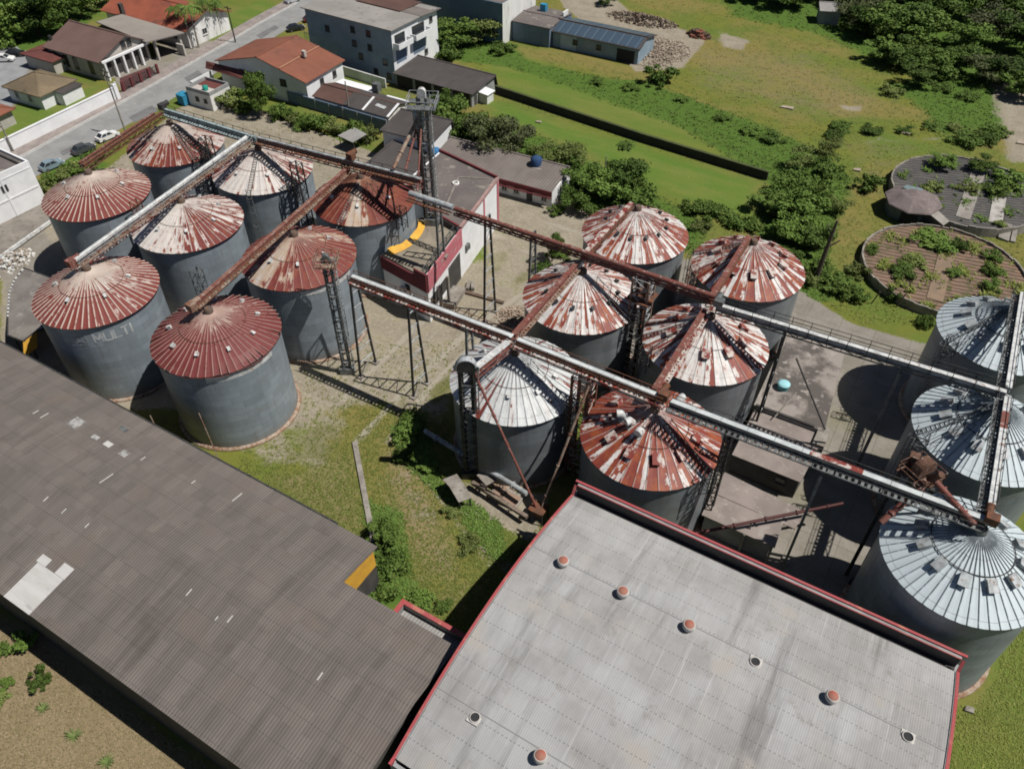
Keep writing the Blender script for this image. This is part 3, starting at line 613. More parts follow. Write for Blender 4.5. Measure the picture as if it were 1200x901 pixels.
el = elevator('tallest grey elevator with weathered white head, rising beside the pink and white building', -61.0, 79.6, 7.35, 26.4, 0.42, 1.1, (0.9, 0.43), M_GREYST, M_WHITEST, M_PALEST, 1.3, 1.9, head_w=0.62, plat_z=25.4)
hb = MB(); hb.box(-63.0, -61.9, 79.9, 80.9, 21.2, 23.6); hb.tube([(-63.05, 80.4, 23.6), (-61.85, 80.4, 23.6)], 0.5, 14); hb.build('side_head', M_TEALST, el)
hb2 = MB(); hb2.box(-62.8, -62.1, 80.1, 80.7, 7.4, 21.2); hb2.build('side_casing', M_DARK, el)
elevator('slim lattice elevator with a small open platform, in front of the tan streaked red silo', -57.2, 54.2, 0.0, 18.0, 0.34, 0.85, (0.86, 0.5), M_GREYST, M_GREYST, M_PALEST, 0.4, 1.3, plat_m=M_TANST, head_w=0.6)
elevator('dark elevator with a rounded white hood beside the mostly white silo', -33.9, 47.9, 0.0, 16.6, 0.42, 1.25, (0.86, 0.5), M_DARK, M_DARK, M_GREYST, 1.2, 0, rim_m=M_PALEST)
el = elevator('black elevator tower with a rusty head and platform, between the nearer metal silos', 7.7, 56.2, 0.0, 18.0, 0.6, 1.1, (0.55, 0.83), M_DARK, M_DKRUST, M_DARK, 0.8, 1.35, plat_m=M_DKRUST)
k_ = MB(); k_.box(6.4, 7.2, 56.8, 57.6, 17.4, 18.6); k_.build('motor_box', M_DKRUST, el); k_ = MB(); k_.tube([(8.4, 55.6, 18.0), (9.0, 55.2, 19.4)], 0.3, 10); k_.build('head_gearbox', M_DKRUST, el)

for a_ in ((6.3, 56.8), (9.0, 55.4), (7.4, 57.8)):
    dk = MB(); dk.beam((*a_, 0), (*a_, 17.3), 0.34); dk.build('support_leg', M_DARK, el)

M_DKRED = mat('dark_red_paint', (0.075, 0.018, 0.018), (0.06, 0.022, 0.02), 1.5, 0.6)
# ------------------------------------------------------------------ pipes, spouts, screws
def pipe(label, pts, r, m, name='grain_spout', flange=True, props=(), cat='pipe', group='inclined grain spouts'):
    a = Vector(pts[0]); b = Vector(pts[-1]); lo = a if a.z < b.z else b
    root = thing(name, (lo.x, lo.y, lo.z), label, cat, group); t = MB(); t.tube(pts, r, 10); t.build('tube', m, root)
    if flange:
        f = MB(); n = max(2, int((b-a).length/3.2))
        for k in range(n):
            q = a.lerp(b, (k+0.5)/n); d = (b-a).normalized(); f.tube([q-d*0.07, q+d*0.07], r*1.5, 10)
        f.build('flange', m, root)
    for p in props:
        p = Vector(p); s = MB()
        for sgn in (-1, 1): s.beam(p+Vector((0, 0, -0.1)), (p.x+0.3*sgn, p.y, 0.0), 0.09)
        s.build('prop', M_GREYST, root)
    return root
pipe('thick tan and orange spout slanting down to the white topped conveyor', [(-62.2, 81.5, 24.2), (-62.0, 73.6, 18.9)], 0.26, M_TANST)
pipe('thin orange spout beside the thick tan one at the tall elevator', [(-61.9, 79.0, 22.0), (-60.4, 74.0, 18.8)], 0.15, M_REDST)
pipe('thin red spout dropping steeply along the tall elevator to the grey tube', [(-60.7, 78.6, 23.0), (-57.6, 72.6, 17.4)], 0.13, M_REDST)
pipe('thin red spout slanting from the hooded elevator to the hopper by the pale roof', [(-33.3, 48.4, 16.2), (-24.6, 46.6, 1.6)], 0.14, M_REDST)
pipe('long pinkish spout slanting from the rust red tower to the hopper by the pale roof', [(-22.9, 53.6, 15.4), (-24.3, 46.8, 1.4)], 0.15, M_TANST)
pipe('short red chute with a dark open end under the rusty elevator head', [(8.2, 55.0, 17.6), (6.2, 51.6, 15.0)], 0.28, M_REDST)
pipe('red chute running down from the rusty elevator head to the nearest metal silo', [(8.6, 55.4, 18.4), (12.6, 53.0, 17.5)], 0.26, M_REDST)
pipe('long dark red screw pipe crossing above the lowest concrete roof', [(-9.2, 50.0, 3.9), (3.4, 61.6, 4.6)], 0.17, M_DKRED, 'screw_conveyor', True, [(-4.0, 54.8, 4.1)], 'conveyor', None)
pipe('blue and white pipe lying in the shade below the hooded elevator', [(-41.9, 50.0, 1.3), (-35.0, 48.9, 1.7), (-26.4, 47.4, 2.3)], 0.3, M_PALEST, 'transfer_pipe', True, [(-41.0, 49.85, 1.3), (-30.0, 48.0, 1.9)], 'pipe', None)
# hopper and intake machinery by the pale roof
h = thing('intake_hopper', (-24.5, 46.6, 0), 'rusty steel hopper where two slanting spouts meet, beside the pale roof', 'hopper')
b = MB(); b.add([(-25.4, 45.9, 1.9), (-23.6, 45.9, 1.9), (-23.6, 47.5, 1.9), (-25.4, 47.5, 1.9), (-24.8, 46.4, 0.5), (-24.2, 46.4, 0.5), (-24.2, 47.0, 0.5), (-24.8, 47.0, 0.5)], [(0, 1, 2, 3), (7, 6, 5, 4), (4, 5, 1, 0), (5, 6, 2, 1), (6, 7, 3, 2), (7, 4, 0, 3)]); b.build('bin', M_RUST, h)
lg = MB()
for sx, sy in ((-25.3, 46.0), (-23.7, 46.0), (-23.7, 47.4), (-25.3, 47.4)): lg.beam((sx, sy, 0), (sx, sy, 1.9), 0.12)
lg.build('frame', M_DARK, h)
M_TROUGH = mat('dusty_brown_steel', (0.21, 0.17, 0.135), (0.13, 0.095, 0.075), 1.5)
h = thing('screw_trough', (-29.4, 46.0, 0), 'dusty brown trough of machinery leading to the hopper by the pale roof', 'machinery')
b = MB(); b.beam((-33.0, 46.6, 0.9), (-25.2, 45.4, 1.2), 0.45, 0.4); b.build('trough', M_TROUGH, h)
b = MB(); b.tube([(-31.8, 46.4, 1.3), (-31.0, 46.3, 1.3)], 0.28, 10); b.build('drive_unit', M_TROUGH, h)
for i in range(5):
    q = Vector((-33.0, 46.6, 0)).lerp(Vector((-25.2, 45.4, 0)), (i+0.5)/5)
    for sy in (-0.3, 0.3): lg = MB(); lg.beam(q+Vector((0, sy, 0)), q+Vector((0, sy, 0.8)), 0.1); lg.build('leg', M_RUST, h)
h = thing('pit_cover', (-29.2, 47.2, 0), 'brown steel pit cover on the ground beside the machinery trough', 'cover')
b = MB(); b.box(-30.6, -29.3, 46.9, 48.2, 0.25, 0.4); b.box(-29.2, -27.4, 46.4, 48.0, 0.25, 0.36); b.build('plates', mat('brown_plate', (0.28, 0.19, 0.14), (0.22, 0.16, 0.125), 1.0), h)
b = MB(); b.box(-30.8, -27.2, 46.2, 48.4, 0.0, 0.25); b.build('kerb', M_CONC, h)
h = thing('boot_shelter', (-33.2, 45.6, 0), 'small grey pitched shelter over the foot of the hooded elevator', 'shelter')
b = MB(); b.slab([(-35.6, 44.6, 1.9), (-34.2, 43.9, 2.3), (-33.3, 45.2, 2.3), (-34.7, 46.1, 1.9)], 0.08); b.slab([(-34.2, 43.9, 2.32), (-32.4, 43.0, 1.7), (-31.5, 44.3, 1.7), (-33.3, 45.2, 2.32)], 0.08); b.build('roof', M_CONC, h)
b = MB()
for p in ((-35.3, 44.8), (-34.6, 45.9), (-32.5, 43.3), (-31.8, 44.3)): b.beam((*p, 0), (*p, 1.7), 0.14)
b.build('post', M_DARK, h)
h = thing('steel_tray', (-31.8, 48.4, 0), 'square grey tray on a stand next to the hooded elevator', 'tray')
b = MB(); b.prism([(-32.9, 47.4), (-31.2, 46.7), (-30.6, 48.0), (-32.3, 48.8)], 1.3, 1.42); b.build('top', M_CONC, h)
b = MB(); b.beam((-31.75, 47.7, 0), (-31.75, 47.7, 1.3), 0.3); b.build('stand', M_DARK, h)

# ------------------------------------------------------------------ roof and wall materials
def corrugated(name, c1, c2, axis, period, dirt=0.35, patch=None, seams=None, rough=0.8, c3=None, bump=0.5, wv_amt=0.12, stain=0.0):
    """axis: 0 = ridges run along y (profile varies with x), 1 = ridges run along x"""
    t = NT(name); p = t.pos(); x, y, z = t.sep(p); u, v = (x, y) if axis == 0 else (y, x)
    wob = t.noise(t.mapv(p, (0.05, 0.05, 0.05)), 1.0, 3.0)
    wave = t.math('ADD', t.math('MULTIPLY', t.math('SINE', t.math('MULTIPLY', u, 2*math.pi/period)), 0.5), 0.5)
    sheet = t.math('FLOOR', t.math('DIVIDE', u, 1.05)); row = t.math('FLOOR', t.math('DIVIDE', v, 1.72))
    wn = t.n('ShaderNodeTexWhiteNoise', noise_dimensions='2D'); t.put(wn.inputs['Vector'], t.comb(sheet, row))
    big = t.noise(p, 0.16, 5.0, 0.6); st = t.noise(t.comb(t.math('MULTIPLY', u, 0.9), t.math('MULTIPLY', v, 0.12)), 1.0, 5.0, 0.6)
    col = t.mix(t.ramp(big, 0.3, 0.7), c1, c2)
    col = t.mix(t.math('MULTIPLY', t.ramp(st, 0.45, 0.75), 0.5), col, tuple(c*0.68 for c in c1))
    if stain:
        s2 = t.noise(t.comb(t.math('MULTIPLY', u, 0.5), t.math('MULTIPLY', v, 0.05), 7.0), 1.0, 6.0, 0.62); col = t.mix(t.math('MULTIPLY', t.ramp(s2, 0.5, 0.74), stain), col, tuple(c*0.55 for c in c2))
        s3 = t.noise(t.comb(t.math('MULTIPLY', u, 2.6), t.math('MULTIPLY', v, 0.10), 3.0), 1.0, 4.0, 0.6); col = t.mix(t.math('MULTIPLY', t.ramp(s3, 0.55, 0.75), stain*0.6), col, tuple(min(1, c*1.22) for c in c1))
        s4 = t.noise(p, 0.55, 6.0, 0.7); col = t.mix(t.math('MULTIPLY', t.ramp(s4, 0.55, 0.75), stain*0.7), col, tuple(c*k for c, k in zip(c2, (0.72, 0.66, 0.58))))
    sv = t.math('ADD', t.math('MULTIPLY', wn.outputs['Value'], wv_amt), 1-wv_amt/2)
    m = t.n('ShaderNodeVectorMath', operation='SCALE'); t.put(m.inputs[0], col); t.put(m.inputs['Scale'], sv); col = m.outputs[0]
    if c3: col = t.mix(t.ramp(t.noise(p, 0.22, 4.0), 0.56, 0.72), col, c3)
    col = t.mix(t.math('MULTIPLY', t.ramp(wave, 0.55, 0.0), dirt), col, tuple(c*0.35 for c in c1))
    if seams:                                                        # rows of fixing hooks and dark lap lines
        fr = t.math('FRACT', t.math('DIVIDE', v, seams)); lap = t.math('LESS_THAN', fr, 0.055)
        dash = t.math('GREATER_THAN', t.math('FRACT', t.math('DIVIDE', u, 0.36)), 0.55)
        col = t.mix(t.math('MULTIPLY', t.math('MULTIPLY', lap, dash), 0.42), col, (0.06, 0.06, 0.06))
        sj = t.math('LESS_THAN', t.math('FRACT', t.math('DIVIDE', u, 2.1)), 0.03); col = t.mix(t.math('MULTIPLY', sj, 0.13), col, (0.12, 0.12, 0.12))
    t.bump(wave, bump, 0.04)
    return t.done(col, rough, 0.0, 0.25)
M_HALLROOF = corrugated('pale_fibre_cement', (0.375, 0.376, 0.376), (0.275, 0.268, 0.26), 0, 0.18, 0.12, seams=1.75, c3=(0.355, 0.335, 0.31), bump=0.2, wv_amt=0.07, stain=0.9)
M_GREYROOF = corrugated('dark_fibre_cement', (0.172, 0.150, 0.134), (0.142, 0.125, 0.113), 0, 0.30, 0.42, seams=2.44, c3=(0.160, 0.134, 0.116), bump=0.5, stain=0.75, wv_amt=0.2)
M_LITEROOF = corrugated('light_fibre_cement', (0.34, 0.33, 0.32), (0.27, 0.26, 0.25), 0, 0.34, 0.45)
M_BROWNROOF = corrugated('old_brown_sheets', (0.20, 0.175, 0.16), (0.16, 0.135, 0.122), 0, 0.5, 0.35)
M_DKROOF = corrugated('dark_sheets', (0.085, 0.075, 0.072), (0.068, 0.06, 0.058), 0, 0.6, 0.3)
M_TILE_BR = corrugated('brown_tiles', (0.13, 0.075, 0.06), (0.105, 0.06, 0.05), 1, 0.4, 0.35)
M_TILE_OR = corrugated('orange_tiles', (0.27, 0.105, 0.065), (0.215, 0.085, 0.058), 1, 0.4, 0.5, c3=(0.15, 0.075, 0.055))
M_TILE_OR2 = corrugated('bright_orange_tiles', (0.32, 0.095, 0.055), (0.23, 0.07, 0.045), 1, 0.4, 0.4, c3=(0.13, 0.06, 0.05))
M_TILE_TAN = corrugated('tan_old_tiles', (0.24, 0.18, 0.11), (0.15, 0.12, 0.08), 0, 0.4, 0.5, c3=(0.10, 0.085, 0.055))
M_TILE_RED = corrugated('dark_red_tiles', (0.17, 0.06, 0.05), (0.13, 0.05, 0.045), 1, 0.4, 0.35)
M_REDTRIM = mat('red_trim', (0.36, 0.062, 0.07), (0.33, 0.085, 0.085), 0.8, 0.7, c3=(0.42, 0.16, 0.12), s3=0.5)
M_PINK = mat('pink_band', (0.48, 0.135, 0.165), (0.42, 0.15, 0.17), 0.8, 0.75, c3=(0.50, 0.3, 0.3), s3=1.5)
M_MAROON = mat('maroon_fascia', (0.16, 0.035, 0.04), (0.12, 0.03, 0.034), 1.0)
M_WHITE = mat('white_render', (0.74, 0.74, 0.72), (0.62, 0.62, 0.60), 0.5, 0.85, c3=(0.45, 0.44, 0.41), s3=1.2, stretch=(1, 1, 0.25))
M_WHITE2 = mat('clean_white_render', (0.76, 0.77, 0.78), (0.68, 0.69, 0.70), 0.6)
M_CREAM = mat('cream_render', (0.46, 0.43, 0.39), (0.38, 0.36, 0.33), 0.5)
M_BLUEW = mat('pale_blue_render', (0.42, 0.52, 0.60), (0.36, 0.45, 0.52), 0.5)
M_BLUEG = mat('blue_grey_render', (0.25, 0.32, 0.38), (0.20, 0.27, 0.33), 0.4)
M_BLUED = mat('dark_blue_render', (0.16, 0.21, 0.28), (0.13, 0.18, 0.25), 0.4)
M_GREYW = mat('grey_render', (0.30, 0.31, 0.31), (0.22, 0.225, 0.225), 0.6)
M_DKWALL = mat('dark_stained_wall', (0.075, 0.07, 0.066), (0.05, 0.048, 0.046), 0.6)
M_GLASS = NT('window_glass').done((0.025, 0.03, 0.035), 0.12, 0.0, 0.6)
M_FRAME = mat('window_frame_white', (0.6, 0.6, 0.58))
M_FRAMED = mat('window_frame_dark', (0.10, 0.09, 0.085))
M_DOOR = mat('brown_door', (0.12, 0.07, 0.045), (0.09, 0.05, 0.035), 2.0)
M_YELLOW = mat('yellow_sheet', (0.66, 0.37, 0.05), (0.55, 0.30, 0.05), 0.8, 0.6)
M_FLATROOF = mat('stained_flat_roof', (0.275, 0.243, 0.22), (0.10, 0.089, 0.08), 0.16, 0.9, lo=0.46, hi=0.58, c3=(0.33, 0.295, 0.27), s3=0.9)
M_FLATROOF2 = mat('brown_flat_roof', (0.265, 0.225, 0.205), (0.20, 0.17, 0.155), 0.3, 0.9, c3=(0.30, 0.27, 0.24), s3=0.9)
M_FLATROOF3 = mat('grey_brown_flat_roof', (0.155, 0.135, 0.125), (0.115, 0.10, 0.095), 0.25, 0.9, c3=(0.24, 0.22, 0.19), s3=0.5)
M_SANDROOF = mat('sandy_flat_roof', (0.27, 0.235, 0.18), (0.19, 0.165, 0.13), 0.5, 0.95, c3=(0.13, 0.11, 0.085), s3=1.3)

def window(parent, frame, p0, p1, zc, w=1.1, h=1.1, pos=0.5, fm=None, name='window', sill=True, mull=True):
    """opening in the wall from p0 to p1 (left to right seen from outside), centre at fraction pos and height zc"""
    a = frame((p0[0], p0[1], 0)); b = frame((p1[0], p1[1], 0)); d = (b-a).normalized(); n = Vector((d.y, -d.x, 0)); c = a.lerp(b, pos)+Vector((0, 0, zc)); up = Vector((0, 0, 1))
    m = MB(); t = 0.09; o = n*0.05
    for s in (-1, 1):
        m.beam(c+o+d*s*w/2-up*h/2, c+o+d*s*w/2+up*h/2, t, t); m.beam(c+o+up*s*h/2-d*w/2, c+o+up*s*h/2+d*w/2, t, t)
    if mull: m.beam(c+o-up*h/2, c+o+up*h/2, 0.05, 0.05)
    f = m.build(name, fm or M_FRAME, parent)
    g = MB(); q = [c+n*0.02+d*sx*w/2*0.97+up*sz*h/2*0.97 for sx, sz in ((-1, -1), (1, -1), (1, 1), (-1, 1))]; g.add(q, [(0, 1, 2, 3)]); g.build('pane', M_GLASS, f)
    if sill:
        s = MB(); s.beam(c+n*0.1-up*(h/2+0.1)-d*(w/2+0.1), c+n*0.1-up*(h/2+0.1)+d*(w/2+0.1), 0.22, 0.07); s.build('sill', fm or M_FRAME, f)
    return f
def door(parent, frame, p0, p1, w=1.0, h=2.1, pos=0.5, m=None, name='door', z0=0.0):
    a = frame((p0[0], p0[1], 0)); b = frame((p1[0], p1[1], 0)); d = (b-a).normalized(); n = Vector((d.y, -d.x, 0)); c = a.lerp(b, pos)+Vector((0, 0, z0)); up = Vector((0, 0, 1))
    x = MB(); x.beam(c+n*0.03+up*0.02, c+n*0.03+up*h, w, 0.06) if False else None
    q = [c+n*0.04+d*s*w/2+up*z for s, z in ((-1, 0.02), (1, 0.02), (1, h), (-1, h))]; k = [p-n*0.06 for p in q]
    x.add(q+k, [(0, 1, 2, 3), (7, 6, 5, 4), (0, 4, 5, 1), (1, 5, 6, 2), (2, 6, 7, 3), (3, 7, 4, 0)])
    o = x.build(name, m or M_DOOR, parent)
    hd = MB(); c2 = c+n*0.1+d*w*0.38+up*1.05; hd.beam(c2-d*0.07, c2+d*0.07, 0.05); hd.build('handle', M_GREYST, o); return o

def gable_house(label, F, w, d, ze, zr, wall_m, roof_m, axis='x', over=0.5, th=0.16, cat='house', name='house', gable_m=None, ridge=None, two=None):
    """box w x d with its near left corner at the frame origin; ridge along axis; two = second roof material for the far or right slope"""
    root = thing(name, tuple(F((w/2, d/2, 0))), label, cat)
    r = ridge if ridge is not None else 0.5
    wl = MB(F)
    if axis == 'x':
        ym = d*r; pr = [(0, 0), (d, 0), (d, ze), (ym, zr-0.02), (0, ze)]
        n = 5; vs_ = [(0, p[0], p[1]) for p in pr]+[(w, p[0], p[1]) for p in pr]
    else:
        xm = w*r; pr = [(0, 0), (w, 0), (w, ze), (xm, zr-0.02), (0, ze)]; n = 5
        vs_ = [(p[0], d, p[1]) for p in pr]+[(p[0], 0, p[1]) for p in pr]
    wl.add(vs_, [tuple(range(n-1, -1, -1)), tuple(range(n, 2*n))]+[(i, (i+1) % n, n+(i+1) % n, n+i) for i in (0, 1, 4)])
    wl.build('wall', wall_m, root)
    rf = MB(F); o = over
    if axis == 'x':
        s1 = (zr-ze)/max(ym, 0.01); s2 = (zr-ze)/max(d-ym, 0.01)
        A = [(-o, -o, ze-s1*o+th), (w+o, -o, ze-s1*o+th), (w+o, ym, zr+th), (-o, ym, zr+th)]
        B = [(-o, ym, zr+th), (w+o, ym, zr+th), (w+o, d+o, ze-s2*o+th), (-o, d+o, ze-s2*o+th)]
        cap = [(-o, ym, zr+th+0.05), (w+o, ym, zr+th+0.05)]
    else:
        s1 = (zr-ze)/max(xm, 0.01); s2 = (zr-ze)/max(w-xm, 0.01)
        A = [(xm, -o, zr+th), (xm, d+o, zr+th), (-o, d+o, ze-s1*o+th), (-o, -o, ze-s1*o+th)]
        B = [(w+o, -o, ze-s2*o+th), (w+o, d+o, ze-s2*o+th), (xm, d+o, zr+th), (xm, -o, zr+th)]
        cap = [(xm, -o, zr+th+0.05), (xm, d+o, zr+th+0.05)]
    rf.slab(A, th-0.01, 0); rf.slab(B, th-0.01, 1)
    ro = rf.build('roof', [roof_m, two or roof_m], root)
    rc = MB(F); rc.beam(cap[0], cap[1], 0.35, 0.12); rc.build('ridge_cap', roof_m, ro)
    return root
def hip_house(label, F, w, d, ze, zr, wall_m, roof_m, over=0.6, inset=None, cat='house', name='house'):
    root = thing(name, tuple(F((w/2, d/2, 0))), label, cat); wl = MB(F); wl.box(0, w, 0, d, 0, ze-0.02); wl.build('wall', wall_m, root)
    k = inset if inset is not None else min(w, d)/2; o = over; rf = MB(F)
    if w >= d: rg = [(k, d/2, zr), (w-k, d/2, zr)]
    else: rg = [(w/2, k, zr), (w/2, d-k, zr)]
    e = [(-o, -o, ze), (w+o, -o, ze), (w+o, d+o, ze), (-o, d+o, ze)]
    b = [(p[0], p[1], p[2]-0.18) for p in e]
    if w >= d: fs = [(0, 1, 5, 4), (1, 2, 5), (2, 3, 4, 5), (3, 0, 4)]
    else: fs = [(0, 1, 4), (1, 2, 5, 4), (2, 3, 5), (3, 0, 4, 5)]
    rf.add(e+rg, fs); rf.add(e+b, [(0, 4, 5, 1), (1, 5, 6, 2), (2, 6, 7, 3), (3, 7, 4, 0), (7, 6, 5, 4)]); ro = rf.build('roof', roof_m, root)
    rc = MB(F)
    for i in range(4):
        g = rg[0] if (w >= d and i in (0, 3)) or (w < d and i in (0, 1)) else rg[1]; rc.beam((e[i][0], e[i][1], e[i][2]+0.05), (g[0], g[1], g[2]+0.05), 0.28, 0.1)
    if (Vector(rg[0])-Vector(rg[1])).length > 0.1: rc.beam((*rg[0][:2], zr+0.05), (*rg[1][:2], zr+0.05), 0.28, 0.1)
    rc.build('ridge_cap', roof_m, ro); return root
def flat_block(label, F, w, d, h, wall_m, roof_m, par=0.5, pt=0.25, cat='building', name='building', par_m=None):
    root = thing(name, tuple(F((w/2, d/2, 0))), label, cat); wl = MB(F); wl.box(0, w, 0, d, 0, h-0.02); wl.build('wall', wall_m, root)
    rf = MB(F); rf.box(pt, w-pt, pt, d-pt, h-0.02, h+0.04); rf.build('roof', roof_m, root)
    if par:
        p = MB(F); p.box(0, w, 0, pt, h-0.02, h+par); p.box(0, w, d-pt, d, h-0.02, h+par); p.box(0, pt, pt, d-pt, h-0.02, h+par); p.box(w-pt, w, pt, d-pt, h-0.02, h+par); p.build('parapet', par_m or wall_m, root)
    return root

# ------------------------------------------------------------------ large hall with pale arched roof
hx0, hx1, hy0, hy1, hzc, hze = -20.0, 15.8, 15.3, 46.0, 11.3, 8.9
def hz(y): return hze+(hzc-hze)*(1-((y-30.5)/14.6)**2)
hall = thing('storage_hall', ((hx0+hx1)/2, (hy0+hy1)/2, 0), 'large hall with pale grey arched roof and red edging, in front of the silos', 'hall')
m = MB(); ys = list(np.linspace(15.9, 44.9, 30))
pr = [(y, hz(y)) for y in ys]
n = len(pr)
m.add([(hx0+0.35, y, z) for y, z in pr]+[(hx1-0.35, y, z) for y, z in pr], [(i, n+i, n+i+1, i+1) for i in range(n-1)], 0, True)
m.add([(hx0+0.35, y, z-0.12) for y, z in pr]+[(hx1-0.35, y, z-0.12) for y, z in pr], [(i+1, n+i+1, n+i, i) for i in range(n-1)], 0, True)
roof = m.build('roof', M_HALLROOF, hall)
w_ = MB(); w_.prism([(hx0+0.04, 15.4), (hx0+0.32, 15.4), (hx0+0.32, 45.95), (hx0+0.04, 45.95)], 0, 8.6); w_.prism([(hx1-0.32, 15.4), (hx1-0.04, 15.4), (hx1-0.04, 45.95), (hx1-0.32, 45.95)], 0, 8.6)
w_.box(hx0+0.32, hx1-0.32, 45.55, 45.95, 0, 10.05); w_.box(hx0+0.32, hx1-0.32, 15.4, 15.7, 0, 8.8)
for x in (hx0+0.04, hx1-0.32):
    for i in range(n-1): w_.add([(x, pr[i][0], 8.6), (x+0.28, pr[i][0], 8.6), (x+0.28, pr[i+1][0], 8.6), (x, pr[i+1][0], 8.6), (x, pr[i][0], pr[i][1]+0.1), (x+0.28, pr[i][0], pr[i][1]+0.1), (x+0.28, pr[i+1][0], pr[i+1][1]+0.1), (x, pr[i+1][0], pr[i+1][1]+0.1)], [(4, 5, 6, 7), (0, 4, 7, 3), (1, 2, 6, 5)])
w_.build('wall', M_GREYW, hall)
g_ = MB(); g_.box(hx0+0.35, hx1-0.35, 44.95, 45.54, 8.5, 8.7); g_.build('gutter', M_DKWALL, hall)
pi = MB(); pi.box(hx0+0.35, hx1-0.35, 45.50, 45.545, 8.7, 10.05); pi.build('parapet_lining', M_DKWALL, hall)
tr = MB(); tr.box(hx0-0.05, hx1+0.05, 45.78, 46.02, 10.06, 10.2); tr.build('parapet_cap', M_REDTRIM, hall)
tr = MB(); tr.box(hx0+0.3, hx1-0.3, 45.42, 45.5, 10.02, 10.12); tr.build('cap_rail', M_REDTRIM, hall)
for x0 in (hx0+0.02, hx1-0.26):
    tr = MB(); x1 = x0+0.24; q = [(y, z+0.14) for y, z in pr]; q = [(15.3, q[0][1])]+q+[(45.45, 10.06)]
    for i in range(len(q)-1):
        (ya, za), (yb, zb) = q[i], q[i+1]
        tr.add([(x0, ya, za-0.3), (x1, ya, za-0.3), (x1, yb, zb-0.3), (x0, yb, zb-0.3), (x0, ya, za), (x1, ya, za), (x1, yb, zb), (x0, yb, zb)], [(3, 2, 1, 0), (4, 5, 6, 7), (0, 4, 7, 3), (1, 2, 6, 5)])
    tr.build('gable_trim', M_REDTRIM, hall)
for yy in (36.6, 21.6):
    s = MB(); s.beam((hx0+0.4, yy, hz(yy)+0.02), (hx1-0.4, yy, hz(yy)+0.015), 0.08, 0.04); s.build('sheet_lap', mat('lap_grey', (0.26, 0.26, 0.26)), roof)
M_VENTW = mat('vent_white', (0.52, 0.50, 0.47), (0.40, 0.38, 0.36), 2.0)
M_VENTR = mat('vent_rust_red', (0.36, 0.11, 0.08), (0.30, 0.15, 0.11), 2.0)
wd = {0: 'first', 1: 'second', 2: 'third', 3: 'fourth', 4: 'fifth', 5: 'sixth'}
def roof_vent(x, y, label, opened=False):
    z = hz(y)+0.0; r = thing('roof_vent', (x, y, z-0.1), label, 'vent', 'round vents on the pale hall roof')
    b = MB()
    if opened:
        b.box(x-0.5, x+0.5, y-0.5, y+0.5, z-0.12, z+0.04); b.build('base_plate', M_VENTW, r)
        h = MB(); h.lathe((x, y), [(0.43, z+0.06), (0.43, z+0.16), (0.36, z+0.16), (0.36, z+0.07)], 20, cap=False); h.build('collar', M_VENTW, r)
        h = MB(); h.lathe((x, y), [(0.0, z+0.066), (0.36, z+0.068)], 20, cap=False); h.build('opening', M_HATCHDK, r)
    else:
        b.lathe((x, y), [(0.42, z-0.12), (0.40, z+0.35), (0.52, z+0.42), (0.55, z+0.62), (0.46, z+0.78)], 24); b.build('drum', M_VENTW, r)
        h = MB(); h.lathe((x, y), [(0.42, z+0.775), (0.36, z+0.86), (0.0, z+0.9)], 20, cap=False); h.build('cap', M_VENTR, r)
    return r
for i, (x, y) in enumerate(((-16.4, 36.25), (-10.6, 36.15), (-4.6, 36.1), (1.1, 36.1), (7.1, 36.1), (12.8, 36.2))):
    if i == 3: roof_vent(x, y, 'open vent hole in a small white plate, in line with the capped vents', True)
    elif i == 5: roof_vent(x, y, 'open rusty vent hole nearest the red right edge of the pale roof', True)
    else: roof_vent(x, y, {0: 'round vent with red cap nearest the upper left corner of the pale roof', 1: 'red capped roof vent, second of the upper row from the left corner', 2: 'red capped roof vent in the middle of the upper row, beside the white plate hole', 4: 'orange capped roof vent alone between the two open vent holes'}[i])
roof_vent(-15.9, 21.1, 'open vent hole near the left red edge of the pale roof', True)
roof_vent(-10.1, 21.0, 'red capped roof vent at the near end of the pale roof')

# ------------------------------------------------------------------ long dark grey shed
shed = thing('long_shed', (-60, 20, 0), 'long dark grey shed with corrugated roof and white skylight sheets', 'shed')
gx0, gxm, gx1, gy0, gym, gy1, gyr = -118.0, -33.2, -20.9, 9.5, 26.0, 30.9, 20.0
gzs, gzr, gzn = 7.9, 9.3, 7.9
def gz(y): return gzs+(gzr-gzs)*(y-gy0)/(gyr-gy0) if y < gyr else gzr+(gzn-gzr)*(y-gyr)/(gy1-gyr)
m = MB()
m.slab([(gx0, gy0, gzs), (gxm, gy0, gzs), (gxm, gyr, gzr), (gx0, gyr, gzr)], 0.1); m.slab([(gx0, gyr, gzr), (gxm, gyr, gzr), (gxm, gy1, gzn), (gx0, gy1, gzn)], 0.1)
m.slab([(gxm, gy0, gzs), (gx1, gy0, gzs), (gx1, gyr, gzr), (gxm, gyr, gzr)], 0.1); m.slab([(gxm, gyr, gzr), (gx1, gyr, gzr), (gx1, gym, gz(gym)), (gxm, gym, gz(gym))], 0.1)
sroof = m.build('roof', M_GREYROOF, shed)
w_ = MB()
w_.box(gx0+0.3, gxm-0.3, gy0+0.4, gy0+0.65, 0, gzs-0.15); w_.box(gxm-0.3, gx1-0.3, gy0+0.4, gy0+0.65, 0, gzs-0.15)
w_.box(gx0+0.3, gxm-0.55, gy1-0.65, gy1-0.4, 0, gzn-0.15); w_.box(gxm-0.3, gx1-0.3, gym-0.65, gym-0.4, 0, gz(gym)-0.15); w_.box(gx1-0.55, gx1-0.3, gy0+0.65, gym-0.65, 0, gzs-0.15)
w_.build('wall', M_DKWALL, shed)
